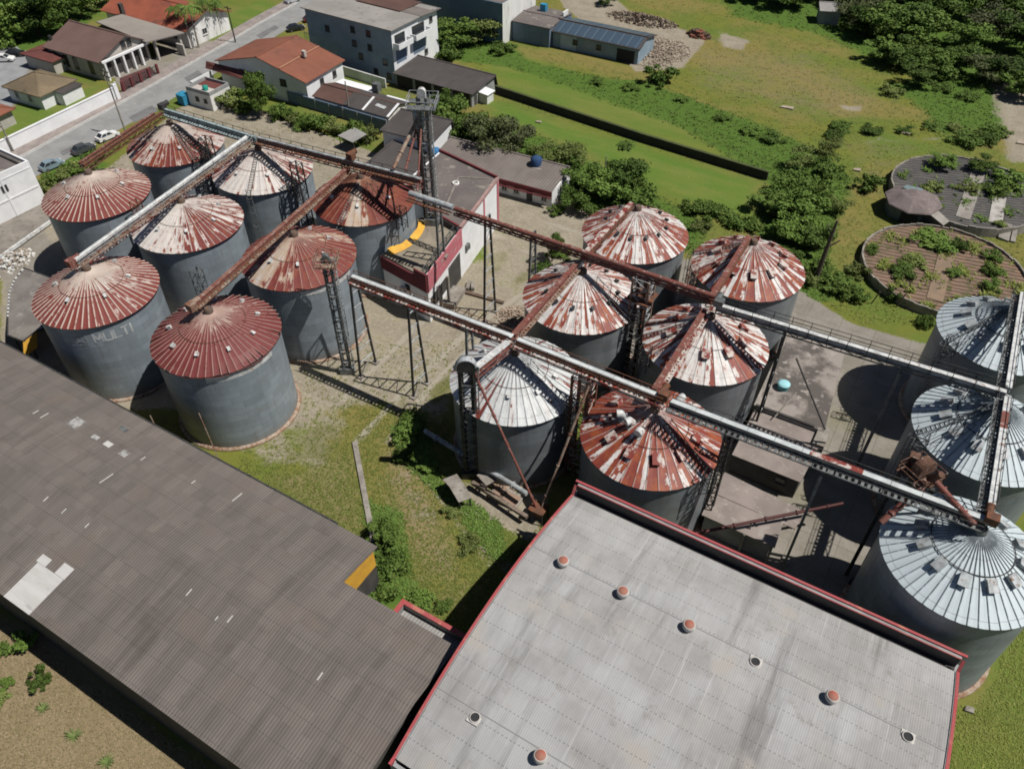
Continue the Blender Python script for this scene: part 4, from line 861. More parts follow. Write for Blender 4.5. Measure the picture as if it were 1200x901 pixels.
yw = MB(); yw.prism([(gxm-0.55, gym-0.4), (gxm-0.3, gym-0.4), (gxm-0.3, gy1-0.4), (gxm-0.55, gy1-0.4)], 5.0, [gz(gym)-0.2, gz(gym)-0.2, gzn-0.2, gzn-0.2]); yw.build('gable_panel', M_YELLOW, shed); yw = MB(); yw.box(gxm-0.55, gxm-0.31, gym-0.4, gy1-0.4, 0, 5.0); yw.build('gable_wall', M_DKWALL, shed)
gt = MB(); gt.beam((gx0, gy1+0.12, gzn-0.1), (gxm-5, gy1+0.12, gzn-0.1), 0.22, 0.16); gt.build('gutter', M_DARK, shed)
M_SKYL = mat('skylight_white', (0.50, 0.49, 0.475), (0.43, 0.42, 0.40), 0.5, c3=(0.36, 0.35, 0.34), s3=1.2, stretch=(0.4, 2, 1))
def sheet_patch(u0, v0, u1, v1, m, name='roof_patch', lift=0.035):
    a = at(u0, v0, 8.4); b = at(u1, v1, 8.4); x0, x1 = sorted((a.x, b.x)); y0, y1 = sorted((a.y, b.y)); q = MB()
    q.slab([(x0, y0, gz(y0)+lift), (x1, y0, gz(y0)+lift), (x1, y1, gz(y1)+lift), (x0, y1, gz(y1)+lift)], 0.025); return q.build(name, m, sroof)
def patch_xy(x0, x1, y0, y1, m, name='skylight', lift=0.035):
    q = MB(); q.slab([(x0, y0, gz(y0)+lift), (x1, y0, gz(y0)+lift), (x1, y1, gz(y1)+lift), (x0, y1, gz(y1)+lift)], 0.025); return q.build(name, m, sroof)
pa = at(40, 714, 8.0); pb = at(72, 668, 8.2)
patch_xy(pa.x-3.6, pa.x, gy0-0.02, pb.y-0.6, M_SKYL); patch_xy(pa.x-1.3, pa.x+0.05, pb.y-0.58, pb.y+0.6, M_SKYL, lift=0.04); patch_xy(pa.x-3.9, pa.x-2.6, pb.y-0.58, pb.y+0.2, M_SKYL, lift=0.038)
M_PATCH = mat('lichen_patch', (0.36, 0.36, 0.35), (0.17, 0.16, 0.155), 1.3, lo=0.4, hi=0.6)
for (u, v, dx, dy, mm) in ((88, 494, 1.5, 1.5, M_PATCH), (111, 511, 0.9, 0.55, M_PATCH), (126, 519, 1.0, 0.65, M_SKYL), (145, 530, 1.0, 0.8, M_PATCH), (143, 499, 1.1, 0.5, M_GREYST)):
    q = at(u, v, 8.7); patch_xy(q.x-dx/2, q.x+dx/2, q.y-dy/2, q.y+dy/2, mm, 'replacement_sheet')
chips = MB()
for (u, v, ln) in ((126, 563, 1.6), (52, 487, 1.0), (42, 483, .7), (56, 588, .6), (77, 602, .6), (104, 619, .5), (167, 536, .6), (226, 563, .5), (277, 580, 1.3), (376, 795, .7), (223, 697, .7), (255, 727, .4), (271, 728, .7), ):
    q = at(u, v, 8.6); chips = MB(); chips.slab([(q.x-0.06, q.y-ln/2, gz(q.y-ln/2)+0.03), (q.x+0.06, q.y-ln/2, gz(q.y-ln/2)+0.03), (q.x+0.06, q.y+ln/2, gz(q.y+ln/2)+0.03), (q.x-0.06, q.y+ln/2, gz(q.y+ln/2)+0.03)], 0.02); chips.build('roof_chip', M_SKYL, sroof)
# small porch with red parapet between shed and hall
pc = thing('porch_roof', (-25.4, 27.6, 0), 'small light grey roof with red parapet, between the dark shed and the pale hall', 'porch')
m = MB(); m.slab([(-28.6, 26.02, 4.6), (-21.3, 26.02, 4.6), (-21.3, 28.4, 4.35), (-28.6, 28.4, 4.35)], 0.08); m.build('roof', M_LITEROOF, pc)
m = MB(); m.box(-29.0, -21.0, 28.42, 28.75, 0, 5.1); m.box(-29.0, -28.65, 26.0, 28.42, 0, 5.1); m.build('wall', M_GREYW, pc)
m = MB(); m.box(-29.05, -20.95, 28.38, 28.8, 5.1, 5.25); m.box(-29.05, -28.6, 25.95, 28.38, 5.1, 5.25); m.build('parapet_cap', M_REDTRIM, pc)

# ------------------------------------------------------------------ pink and white building
pb_ = thing('pink_white_building', (-62.0, 82, 0), 'white building with pink bands, stained flat roofs and bent yellow sheets', 'building')
PA, PB_, PC = (-53.9, 68.2), (-56.1, 79.7), (-58.8, 94.4)
harc = [(-68.77+7.25*math.cos(R(a)), 74.5+7.25*math.sin(R(a))) for a in range(46, -42, -8)]
lowpoly = [(-62.7, 69.75), PA, PB_, (-63.2, 81.2)]+harc
def inset(p, k): return (p[0]-k, p[1])
m = MB(); m.prism(lowpoly, 0, 7.0); m.build('wall', M_WHITE2, pb_)
m = MB(); m.prism([(-62.6, 69.9), (-54.9, 68.55), (-57.0, 79.6), (-63.1, 81.1)]+harc, 7.003, 7.3); m.build('lower_roof', M_SANDROOF, pb_)
m = MB(); m.beam((-62.75, 69.58, 6.2), (-56.2, 68.45, 6.2), 0.2, 2.0); m.build('fascia', M_MAROON, pb_)
def seg(name, a, b, z0, z1, th, mt, off=0.0):
    d = Vector((b[0]-a[0], b[1]-a[1])).normalized(); n = Vector((d.y, -d.x)); q = MB(); a = Vector(a)+n*off; b = Vector(b)+n*off; e = n*th
    q.prism([tuple(a), tuple(a+e), tuple(b+e), tuple(b)], z0, z1); return q.build(name, mt, pb_)
seg('corner_fascia', (-56.15, 68.6), PA, 5.2, 8.2, 0.22, M_MAROON); seg('pink_band', PA, PB_, 5.3, 8.2, 0.2, M_PINK, 0.005)
seg('roof_gutter', (-54.75, 68.6), (-56.85, 79.5), 7.3, 7.75, 0.12, M_DKWALL)
tall = [PB_, PC, (-71.5, 97.0), (-70.4, 83.0)]
m = MB(); m.prism(tall, 0, 8.2); m.build('tall_wall', M_WHITE2, pb_)
m = MB(); m.prism([(-56.6, 80.1), (-59.2, 94.0), (-71.1, 96.6), (-70.0, 83.3)], 8.203, 8.26); m.build('tall_roof', M_FLATROOF3, pb_)
seg('parapet', (-70.4, 83.0), PB_, 8.2, 8.45, 0.3, M_MAROON, -0.3); seg('parapet', PC, (-71.5, 97.0), 8.2, 8.65, 0.3, M_MAROON, -0.3)
seg('step_wall', (-63.3, 81.25), (-56.9, 79.85), 7.3, 8.2, 0.1, M_DKWALL)
seg('pink_cornice', PB_, PC, 8.1, 8.5, 0.45, mat('faded_pink_concrete', (0.36, 0.23, 0.21), (0.27, 0.18, 0.165), 1.0), -0.25)
seg('pink_pilaster', (-58.68, 93.7), PC, 0, 8.08, 0.1, M_PINK, 0.005); seg('pink_pilaster', (-57.7, 88.2), (-57.78, 88.7), 0, 8.08, 0.1, M_PINK, 0.005)
for a, b in (((-60.0, 93.4), (-64.2, 91.4)), ((-64.2, 91.4), (-61.4, 84.2))):
    m = MB(); m.beam((*a, 8.32), (*b, 8.32), 0.2, 0.12); m.build('roof_kerb', M_CONC, pb_)
q = at(534, 215, 8.3); m = MB(); m.lathe((q.x, q.y), [(0.55, 8.26), (0.55, 8.5), (0.35, 8.5), (0.35, 8.28)], 14, cap=False); m.build('roof_collar', M_WHITE, pb_)
door(pb_, WORLD, PA, PB_, 4.2, 4.6, 0.76, M_DKWALL, 'doorway'); door(pb_, WORLD, PA, PB_, 5.2, 2.2, 0.27, M_DKWALL, 'loading_opening', 1.6)
window(pb_, WORLD, (-62.7, 69.75), PA, 4.2, 0.8, 0.8, 0.55, M_FRAMED)
q = at(474, 331, 4.4); m = MB(); m.box(-58.9, -58.0, 68.1, 68.75, 3.4, 4.2); m.build('air_conditioner', M_WHITEST, pb_)
m = MB(); m.box(-56.6, -56.0, 81.0, 81.9, 3.6, 4.5); m.build('wall_unit', M_GREYST, pb_)
m = MB(); m.prism([(-54.5, 71.8), (-52.6, 72.2), (-53.4, 76.4), (-55.3, 76.0)], 0, 0.9); m.build('loading_dock', M_CONC, pb_)
for y, x in ((70.0, -53.2), (72.6, -53.7)):
    m = MB(); m.beam((x, y, 0), (x, y, 5.2), 0.35); m.build('pillar', M_CONC, pb_)
for i in range(2):
    m = MB(); m.beam((-53.4+i*0.7, 76.8+i*0.4, 0.4), (-54.2+i*0.6, 78.6, 0.3), 0.5, 0.4); m.build('step', M_CONC, pb_)
m = MB(); ra, rb_ = Vector((-54.9, 68.8, 7.3)), Vector((-57.0, 79.3, 7.3)); up_v = Vector((0, 0, 1))
for k in range(9): q = ra.lerp(rb_, k/8); m.beam(q, q+up_v*1.25, 0.07)
for h_ in (0.65, 1.2): m.beam(ra+up_v*h_, rb_+up_v*h_, 0.06)
m.build('roof_railing', M_GREYST, pb_)
# bent yellow sheets lying on the lower roof
def bent_sheet(label, pts, wdt, z):
    r = thing('yellow_sheet', (pts[0][0], pts[0][1], z), label, 'metal sheet'); m = MB(); n = len(pts); L_, R_ = [], []
    for i, p in enumerate(pts):
        a = Vector(pts[max(i-1, 0)]); b = Vector(pts[min(i+1, n-1)]); d = (b-a).normalized(); k = Vector((-d.y, d.x)); c = Vector(p)
        L_.append((c.x+k.x*wdt/2, c.y+k.y*wdt/2, z+0.45+0.15*math.sin(i*1.1))); R_.append((c.x-k.x*wdt/2, c.y-k.y*wdt/2, z+0.06))
    vs_ = L_+R_+[(p[0], p[1], p[2]-0.04) for p in L_+R_]
    m.add(vs_, [(i, n+i, n+i+1, i+1) for i in range(n-1)]+[(2*n+i+1, 3*n+i+1, 3*n+i, 2*n+i) for i in range(n-1)]+[(i+1, 2*n+i+1, 2*n+i, i) for i in range(n-1)]+[(n+i, 3*n+i, 3*n+i+1, n+i+1) for i in range(n-1)]+[(0, 2*n, 3*n, n), (n-1, 2*n-1, 4*n-1, 3*n-1)])
    m.build('sheet', M_YELLOW, r); return r
def arc(pa, pb, sag, n=7):
    a, b = Vector((pa.x, pa.y)), Vector((pb.x, pb.y)); k = Vector((-(b-a).y, (b-a).x)).normalized()
    return [tuple(a.lerp(b, t)+k*sag*4*t*(1-t)) for t in np.linspace(0, 1, n)]
def around(a0, a1, r): return [(-68.77+r*math.cos(R(a)), 74.5+r*math.sin(R(a))) for a in np.linspace(a0, a1, 7)]
bent_sheet('curved yellow sheet on the lower flat roof, nearest the corner', around(-30, -4, 7.85), 1.15, 7.32)
bent_sheet('long curved yellow sheet on the flat roof against the orange red silo', around(2, 38, 7.8), 0.95, 7.32)
br = thing('roof_debris', (-59.5, 74.5, 7.3), 'dark fallen lattice frame lying across the flat roof between the yellow sheets', 'debris'); m = MB(); pa, pb = at(479, 280, 7.5), at(517, 296, 7.5)
lat_d = (pb-pa); 
for s in (-0.35, 0.35): m.beam(pa+Vector((0.1, s, 0)), pb+Vector((0.1, s, 0)), 0.1)
for k in range(10): m.beam(pa.lerp(pb, k/10)+Vector((0, 0.35*(1 if k % 2 else -1), 0)), pa.lerp(pb, (k+1)/10)+Vector((0, 0.35*(-1 if k % 2 else 1), 0)), 0.08)
m.build('frame', M_DARK, br)

# ------------------------------------------------------------------ low concrete buildings by the grey road
fb = thing('flat_concrete_building', (-5, 75, 0), 'low stained concrete building with a flat roof on two levels, left of the metal silos', 'building')
m = MB(); m.prism([(-9.0, 71.8), (-1.1, 71.8), (-2.7, 88.2), (-9.6, 86.6)], 0, 3.5); m.build('upper_block', M_GREYW, fb)
m = MB(); m.prism([(-9.1, 71.75), (-1.0, 71.75), (-2.6, 88.3), (-9.7, 86.7)], 3.505, 3.62); m.build('upper_roof', M_FLATROOF, fb)
m = MB(); m.prism([(-8.9, 63.7), (-1.4, 63.7), (-0.9, 71.7), (-9.0, 71.7)], 0, 3.0); m.build('lower_block', M_DKWALL, fb)
m = MB(); m.prism([(-9.0, 63.5), (-1.2, 63.5), (-0.8, 71.7), (-9.1, 71.7)], 3.005, 3.1); m.build('lower_roof', M_FLATROOF2, fb)
m = MB(); m.beam((-9.2, 71.75, 3.66), (-9.75, 86.7, 3.66), 0.3, 0.14); m.build('edge_kerb', M_CONC, fb)
m = MB(); m.beam((-9.1, 71.85, 3.7), (-2.2, 71.95, 3.7), 0.3, 0.22); m.build('step_kerb', M_DKWALL, fb)
m = MB(); m.beam((-7.4, 82.5, 3.68), (-1.0, 72.2, 3.68), 0.13, 0.12); m.build('roof_pipe', M_DKWALL, fb)
m = MB(); m.beam((-6.6, 71.0, 3.75), (-5.6, 76.3, 3.8), 0.1, 0.1); m.build('tank_pipe', M_CONC, fb)
m = MB(); m.box(-1.7, -0.4, 69.5, 72.6, 0, 3.55); m.build('end_pier', M_CONC, fb)
window(fb, WORLD, (-8.9, 63.7), (-1.4, 63.7), 1.9, 1.0, 0.8, 0.75, M_FRAMED)
tk = thing('water_tank', tuple(at(917, 455, 3.62)), 'round turquoise water tank on the stained flat roof', 'tank'); q = tk.location
m = MB(); m.lathe((q.x, q.y), [(0.62, 3.62), (0.72, 4.4)], 24); m.build('drum', mat('teal_tank', (0.10, 0.30, 0.33), (0.08, 0.24, 0.27), 2), tk)
m = MB(); m.lathe((q.x, q.y), [(0.76, 4.36), (0.76, 4.44), (0.4, 4.56), (0.0, 4.6)], 24); m.build('lid', mat('turquoise_lid', (0.33, 0.62, 0.66), (0.28, 0.55, 0.60), 2), tk)
sb = thing('low_concrete_shed', (-4.9, 56.4, 0), 'lowest brown concrete shed, crossed by the red screw pipe, beside the pale hall', 'shed')
m = MB(); m.prism([(-8.6, 54.2), (-1.5, 54.2), (-1.2, 59.2), (-8.9, 59.2)], 0, 2.8); m.build('wall', M_CREAM if False else M_GREYW, sb)
m = MB(); m.slab([(-8.9, 53.9, 3.05), (-1.0, 53.9, 2.95), (-1.2, 57.2, 2.98), (-9.0, 57.2, 3.08)], 0.12); m.slab([(-9.0, 57.25, 3.14), (0.1, 57.25, 2.92), (0.3, 60.0, 2.9), (-8.8, 60.6, 3.16)], 0.12); m.build('roof', M_FLATROOF2, sb)
for x in (-4.2, -1.3):
    m = MB(); m.beam((x, 53.95, 0.02), (x, 53.95, 2.9), 0.25); m.build('pillar', M_CONC, sb)

# ------------------------------------------------------------------ canopy behind the lettered silo
ca = thing('curved_canopy', (-100, 40, 0), 'low grey canopy with white dashed edge and yellow end, left of the lettered silo', 'canopy')
outl = [(-94.3, 35.0), (-97.6, 35.2), (-99.9, 36.6), (-102.8, 39.0), (-105.2, 41.5), (-107.6, 44.6), (-104.4, 45.3), (-101.5, 45.9), (-98.3, 46.6), (-95.0, 44.0), (-91.8, 41.0), (-90.2, 38.6)]
outl = [(at(*p, 3.6).x, at(*p, 3.6).y) for p in ((27, 400), (9, 393), (9, 372), (11, 343), (17, 328), (28, 314), (55, 324), (86, 337), (70, 365), (60, 382), (42, 388))][::-1]
m = MB(); m.prism(outl[::-1] if False else outl, 3.45, 3.6)
m.build('roof', mat('canopy_sheets', (0.19, 0.175, 0.16), (0.14, 0.125, 0.115), 0.3, c3=(0.24, 0.22, 0.21), s3=0.8), ca)
m = MB(); k = len(outl)
for i in range(k): m.beam((*outl[i], 3.58), (*outl[(i+1) % k], 3.58), 0.18, 0.16)
m.build('edge', M_DARK, ca)
m = MB(); pts = [at(*p, 3.68) for p in ((9, 372), (11, 343), (17, 328), (28, 314))]
for a, b in zip(pts[:-1], pts[1:]):
    nn = max(2, int((b-a).length/0.75))
    for i in range(nn): m = MB(); m.beam(a.lerp(b, (i+0.2)/nn), a.lerp(b, (i+0.7)/nn), 0.2, 0.12); m.build('edge_clip', M_WHITEST, ca)
m = MB(); a, b = at(27, 401, 3.55), at(43, 389, 3.55); m.slab([a, b, b+Vector((0.4, -1.0, -1.7)), a+Vector((0.4, -1.0, -1.7))], 0.06); m.build('yellow_end', M_YELLOW, ca)
m = MB()
for p in ((12, 390), (14, 345), (30, 320), (30, 396), (52, 330)): q = at(*p, 3.4); m.beam((q.x+0.2, q.y, 0), (q.x+0.2, q.y, 3.45), 0.18)
m.build('post', M_DARK, ca)
for u, v in ((176, 487), (233, 484)):
    q = at(u, v+12, 0); r = thing('wire_frame', (q.x, q.y, 0), {176: 'thin pale inverted V frame at the shed eave, below the nearest red silo', 233: 'thin rusty slanted frame by the foot of the nearest red silo'}[u], 'frame'); m = MB()
    z1 = 9.6; e = at(u, v, 8.6)
    m.beam((e.x-0.7, e.y+0.6, 0), (e.x, e.y, 8.6), 0.09); m.beam((e.x+0.9, e.y-0.3, 0), (e.x, e.y, 8.6), 0.09); m.build('bar', M_TANST, r)

# ------------------------------------------------------------------ white building at the left edge
F = Frame(-140.5, 41.0, -2.5)
wb = flat_block('tall white building cut by the left edge of the view, with square dark windows', F, 13.0, 20.3, 7.6, M_WHITE2, M_FLATROOF3, 0.5, 0.3, par_m=M_WHITE2)
E0, E1 = (13.0, 0), (13.0, 20.3)
for pos, zc in ((0.62, 5.6), (0.74, 5.6), (0.47, 5.6), (0.33, 5.6), (0.2, 5.6)): window(wb, F, E0, E1, zc, 0.95, 1.05, pos, M_FRAMED, sill=False)
m = MB(F)
for y in (5.0, 10.0, 15.0): m.box(13.002, 13.10, y-0.12, y+0.12, 0, 7.5)
m.box(13.002, 13.08, 0.2, 20.1, 3.6, 3.85); m.box(13.002, 13.06, 0.2, 20.1, 7.0, 7.15); m.build('pilaster', M_WHITE2, wb)
m = MB(F); m.box(2, 12.5, 19.0, 19.3, 7.64, 8.0); m.build('roof_kerb', M_DKWALL, wb)
pf = thing('loading_platform', (-122, 54, 0), 'grey concrete platform along the foot of the white building', 'platform')
m = MB(); m.prism([(-126.8, 42.0), (-118.6, 44.4), (-121.2, 57.4), (-123.4, 62.0), (-127.6, 61.5)], 0, 0.7); m.build('slab', mat('platform_concrete', (0.24, 0.215, 0.185), (0.17, 0.155, 0.135), 0.4, c3=(0.13, 0.115, 0.10), s3=1.2), pf)
m = MB(); m.beam((-118.5, 44.3, 0.5), (-121.1, 57.5, 0.5), 0.35, 0.5); m.build('kerb', M_WHITEST, pf)

def rubble(label, c, rx, ry, n, size, mats, name='rubble_heap', h=0.9, seed=3, cat='rubble'):
    r_ = random.Random(seed); root = thing(name, (c[0], c[1], 0), label, cat); mbs = [MB() for _ in mats]
    for i in range(n):
        a = r_.uniform(0, 2*math.pi); q = r_.random()**0.6; x = c[0]+rx*q*math.cos(a); y = c[1]+ry*q*math.sin(a); s = size*r_.uniform(0.35, 1.2); z = h*(1-q)*r_.uniform(0.3, 1)
        F_ = Frame(x, y, r_.uniform(0, 180), z); k = mbs[r_.randrange(len(mats))]; k.F = F_
        sx, sy, sz = s*r_.uniform(.5, 1.2), s*r_.uniform(.4, 1), s*r_.uniform(.25, .7); t = r_.uniform(-.3, .3)
        k.add([(-sx/2, -sy/2, -sz/2), (sx/2, -sy/2, -sz/2+t*sx), (sx/2*.9, sy/2, -sz/2), (-sx/2, sy/2*.8, -sz/2), (-sx/2*.8, -sy/2, sz/2), (sx/2, -sy/2*.7, sz/2+t*sx), (sx/2*.7, sy/2, sz/2), (-sx/2*.7, sy/2*.7, sz/2)], [(3, 2, 1, 0), (4, 5, 6, 7), (0, 1, 5, 4), (1, 2, 6, 5), (2, 3, 7, 6), (3, 0, 4, 7)])
    root['kind'] = 'stuff'
    for k, mt, nm in zip(mbs, mats, ('broken_slabs', 'stones', 'soil')): k.build(nm, mt, root)['kind'] = 'stuff'
    return root
M_RUB1 = mat('pale_rubble', (0.40, 0.335, 0.27), (0.31, 0.26, 0.205), 1.0); M_RUB2 = mat('brown_rubble', (0.30, 0.245, 0.19), (0.23, 0.185, 0.145), 1.0); M_RUB3 = mat('dark_soil', (0.10, 0.065, 0.045), (0.07, 0.05, 0.04), 1.0)
q = at(18, 312); rubble('heap of broken white concrete beside the platform of the white building', (q.x-1.5, q.y), 3.0, 4.2, 170, 0.5, (M_WHITE, M_RUB1), seed=5)
q = at(762, 62); rubble('sprawling heap of pale rubble at the end of the solar roofed building', (q.x+1, q.y+1), 7.5, 9.0, 1100, 0.5, (M_RUB1, M_RUB2), seed=6, h=0.8)
q = at(752, 24); rubble('dark heap of earth and stones along the pale track', (q.x, q.y), 9.5, 4.0, 700, 0.55, (M_RUB2, M_RUB3), seed=8, h=1.8)
q = at(818, 42); rubble('small dark heap with orange scraps at the edge of the field', (q.x, q.y), 3.0, 2.2, 60, 1.3, (M_RUB3, M_TILE_OR), seed=9, h=1.6)

q = at(602, 372); rubble('low mound of pinkish earth beside the flaking white and rust silo', (q.x, q.y), 2.6, 2.6, 420, 0.34, (mat('pink_earth', (0.36, 0.27, 0.20), (0.29, 0.215, 0.16), 1.0), M_RUB1), name='earth_mound', h=0.9, seed=12, cat='mound')
a_, b_ = at(540, 342), at(590, 356); tb = thing('timber_beam', tuple((a_+b_)/2), 'long dark brown beam lying on the yard in front of the pink and white building', 'beam'); m = MB(); m.beam(a_+Vector((0, 0, 0.16)), b_+Vector((0, 0, 0.16)), 0.55, 0.3); m.build('timber', mat('dark_timber', (0.13, 0.09, 0.065), (0.09, 0.065, 0.05), 1.5), tb)

# ------------------------------------------------------------------ houses across the street
F = Frame(-175.2, 98.2, 1.5)
h1 = gable_house('brown roofed house with white columned porch and dark arched openings, across the street', F, 16.2, 12.6, 4.3, 7.0, M_CREAM, mat('brown_metal_roof', (0.155, 0.098, 0.083), (0.13, 0.082, 0.07), 0.2, 0.7), 'x', 0.7, ridge=0.6)
for p in (0.12, 0.32, 0.5, 0.8): window(h1, F, (0, 0), (16.2, 0), 2.2, 1.2, 2.4, p, M_FRAMED)
for i, p in enumerate((0.14, 0.33, 0.52, 0.71, 0.88)):
    door(h1, F, (16.2, 0), (16.2, 12.6), 1.7, 3.3, p, M_DKWALL, 'porch_opening', 0.3)
    c = MB(F); y = 12.6*(p-0.095); c.lathe(tuple(F((17.0, y, 0)).xy), [(0.3, 0), (0.24, 0.3), (0.22, 3.5), (0.32, 3.8)], 10) if False else c.beam((16.9, y, 0), (16.9, y, 3.9), 0.42); c.build('column', M_WHITE2, h1)
c = MB(F); c.beam((16.9, 0, 3.95), (16.9, 12.6, 3.95), 0.5, 0.4); c.build('entablature', M_WHITE2, h1)
window(h1, F, (16.2, 0), (16.2, 12.6), 5.4, 1.1, 1.2, 0.54, M_FRAMED); window(h1, F, (16.2, 0), (16.2, 12.6), 5.4, 1.1, 1.2, 0.66, M_FRAMED)
cp = thing('carport', (-166, 114, 0), 'flat beige carport roof beside the brown roofed house', 'carport')
m = MB(); m.slab([(-176.0, 111.9, 5.0), (-157.4, 109.8, 4.8), (-155.4, 118.6, 4.4), (-176.0, 118.8, 4.6)], 0.25); m.build('roof', mat('beige_sheet_roof', (0.27, 0.245, 0.215), (0.235, 0.21, 0.19), 0.2, 0.7), cp)
m = MB()
for x, y in ((-158, 112.2), (-156.5, 117.8), (-166, 118), (-166, 113.0), (-175, 117.8)): m.box(x-0.25, x+0.25, y-0.25, y+0.25, 0, 4.3)
m.build('post', M_CREAM, cp)
m = MB(); m.box(-156.8, -154.6, 116.6, 117.0, 0, 2.4); m.build('gate_pier', M_CREAM, cp)
F = Frame(-183, 119.6, 1.5)
h2 = gable_house('wide bright orange tiled roof behind the beige carport', F, 26.0, 13.0, 4.2, 6.4, M_WHITE, M_TILE_OR2, 'x', 0.8)
for p in (0.4, 0.6, 0.85): window(h2, F, (0, 0), (26, 0), 2.2, 1.3, 1.3, p)
window(h2, F, (26, 0), (26, 13), 2.2, 1.4, 1.3, 0.4)
m = MB(); m.box(-176.5, -175.6, 118.8, 119.6, 4.5, 6.8); m.build('chimney', M_DKWALL, h2)
F = Frame(-179.5, 95.0, 2)
h3 = hip_house('low annex with flat maroon roof and dark chimney, next to the parking court', F, 9.0, 9.5, 3.0, 3.5, M_CREAM, M_TILE_RED, 0.5)
m = MB(); m.box(-175.8, -175.2, 99.5, 100.1, 3.4, 5.9); m.build('chimney', M_DARK, h3); window(h3, F, (9, 0), (9, 9.5), 1.7, 1.1, 1.1, 0.3)
F = Frame(-167.6, 82.6, 4)
h4 = hip_house('small white house with a mossy tan hipped roof and a lawn', F, 9.6, 8.2, 3.0, 5.2, M_WHITE2, M_TILE_TAN, 0.6, 4.4)
for p in (0.25, 0.65): window(h4, F, (0, 0), (9.6, 0), 1.7, 1.0, 1.1, p)
window(h4, F, (9.6, 0), (9.6, 8.2), 1.8, 1.3, 1.0, 0.55)
m = MB(F); m.box(9.62, 11.8, 3.2, 8.0, 0, 2.5); m.build('annex', M_WHITE2, h4)
m = MB(F); m.slab([(9.4, 3.0, 2.75), (12.1, 3.0, 2.6), (12.1, 8.3, 2.6), (9.4, 8.3, 2.75)], 0.12); m.build('annex_roof', M_DKROOF, h4)
F = Frame(-168.0, 66.5, 4)
h5 = hip_house('house corner with an orange tiled hip roof at the left edge', F, 11.0, 9.4, 3.0, 4.8, M_CREAM, M_TILE_OR, 0.7)
window(h5, F, (11, 0), (11, 9.4), 1.7, 1.4, 1.1, 0.6)
# two storey house with orange roof
F = Frame(-136.0, 110.0, 3)
h6 = gable_house('two storey pale blue house with a broad orange tiled roof', F, 22.6, 11.8, 5.2, 8.0, M_WHITE2, M_TILE_OR, 'y', 0.5, two=M_TILE_OR)
for p, z in ((0.28, 3.9), (0.48, 4.1), (0.74, 3.9), (0.3, 1.4), (0.9, 1.4)): window(h6, F, (0, 0), (22.6, 0), z, 1.5, 1.3, p, M_FRAMED)
for p in (0.4, 0.75): window(h6, F, (22.6, 0), (22.6, 11.8), 3.6, 1.1, 1.1, p, M_FRAMED)
m = MB(F); m.box(17.2, 17.9, 6.2, 6.9, 6.9, 8.1); m.build('chimney', M_CREAM, h6)
m = MB(F); m.beam((16.8, -0.4, 6.95), (16.8, 12.2, 6.95), 0.25, 0.1); m.build('roof_seam', mat('tile_seam', (0.42, 0.22, 0.14)), h6)
m = MB(F); m.slab([(-3.5, -0.6, 3.2), (9.5, -1.8, 3.4), (9.5, 0.0, 4.4), (-3.5, 0.0, 4.4)], 0.12); m.build('lean_to_roof', M_TILE_RED, h6)
m = MB(F); m.box(-2.5, 6, -6.2, -6.0, 0, 2.6); m.box(-2.7, -2.5, -6.2, 0, 0, 2.6); m.build('yard_wall', M_WHITE2, h6)
F = Frame(-135.0, 99.8, 2)
gb = flat_block('tiny whitewashed flat roofed guard house with a green tank, by the street', F, 6.3, 5.4, 3.1, M_WHITE, mat('pale_screed', (0.5, 0.46, 0.42), (0.42, 0.38, 0.35), 0.8), 0.7, 0.25, par_m=M_GREYW)
window(gb, F, (0, 0), (6.3, 0), 1.8, 0.8, 0.8, 0.4, M_FRAMED); window(gb, F, (0, 0), (6.3, 0), 1.8, 0.7, 0.7, 0.75, M_FRAMED); door(gb, F, (6.3, 0), (6.3, 5.4), 1.0, 2.2, 0.45, M_DKWALL)
m = MB(F); m.box(0.3, 6.0, 2.9, 5.1, 3.15, 3.25); m.build('roof_patch', M_TILE_RED, gb)
tk = thing('green_tank', tuple(F((3.6, 1.7, 3.14))), 'small green water tank on the guard house roof', 'tank'); m = MB(); m.lathe(tuple(F((3.6, 1.7, 0)).xy), [(0.5, 3.14), (0.58, 3.9), (0.3, 4.05), (0, 4.08)], 16); m.build('drum', mat('green_tank', (0.02, 0.26, 0.20)), tk)
F = Frame(*at(209, 122).xy, -5)
bn = thing('skip_container', tuple(F((1.2, 0.8, 0))), 'bright blue open container at the roadside by the guard house', 'container'); m = MB(F)
M_SKIP = mat('blue_paint', (0.03, 0.20, 0.34), (0.04, 0.24, 0.38), 1.5, 0.5)
m.box(0, 2.2, 0, 0.08, 0.15, 2.0); m.box(0, 2.2, 1.6, 1.68, 0.15, 2.0); m.box(0, 0.08, 0.08, 1.6, 0.15, 2.0); m.box(2.12, 2.2, 0.08, 1.6, 0.15, 2.0); m.box(0.08, 2.12, 0.08, 1.6, 0.15, 0.25); m.build('tub', M_SKIP, bn)
m = MB(F)
for x in (0.5, 1.1, 1.7): m.box(x-0.05, x+0.05, -0.06, 0.0, 0.15, 2.0)
m.build('rib', M_SKIP, bn); m = MB(F); m.slab([(-0.05, -0.05, 2.06), (2.25, -0.05, 2.06), (2.25, 1.73, 2.2), (-0.05, 1.73, 2.2)], 0.05); m.build('lid', M_SKIP, bn)
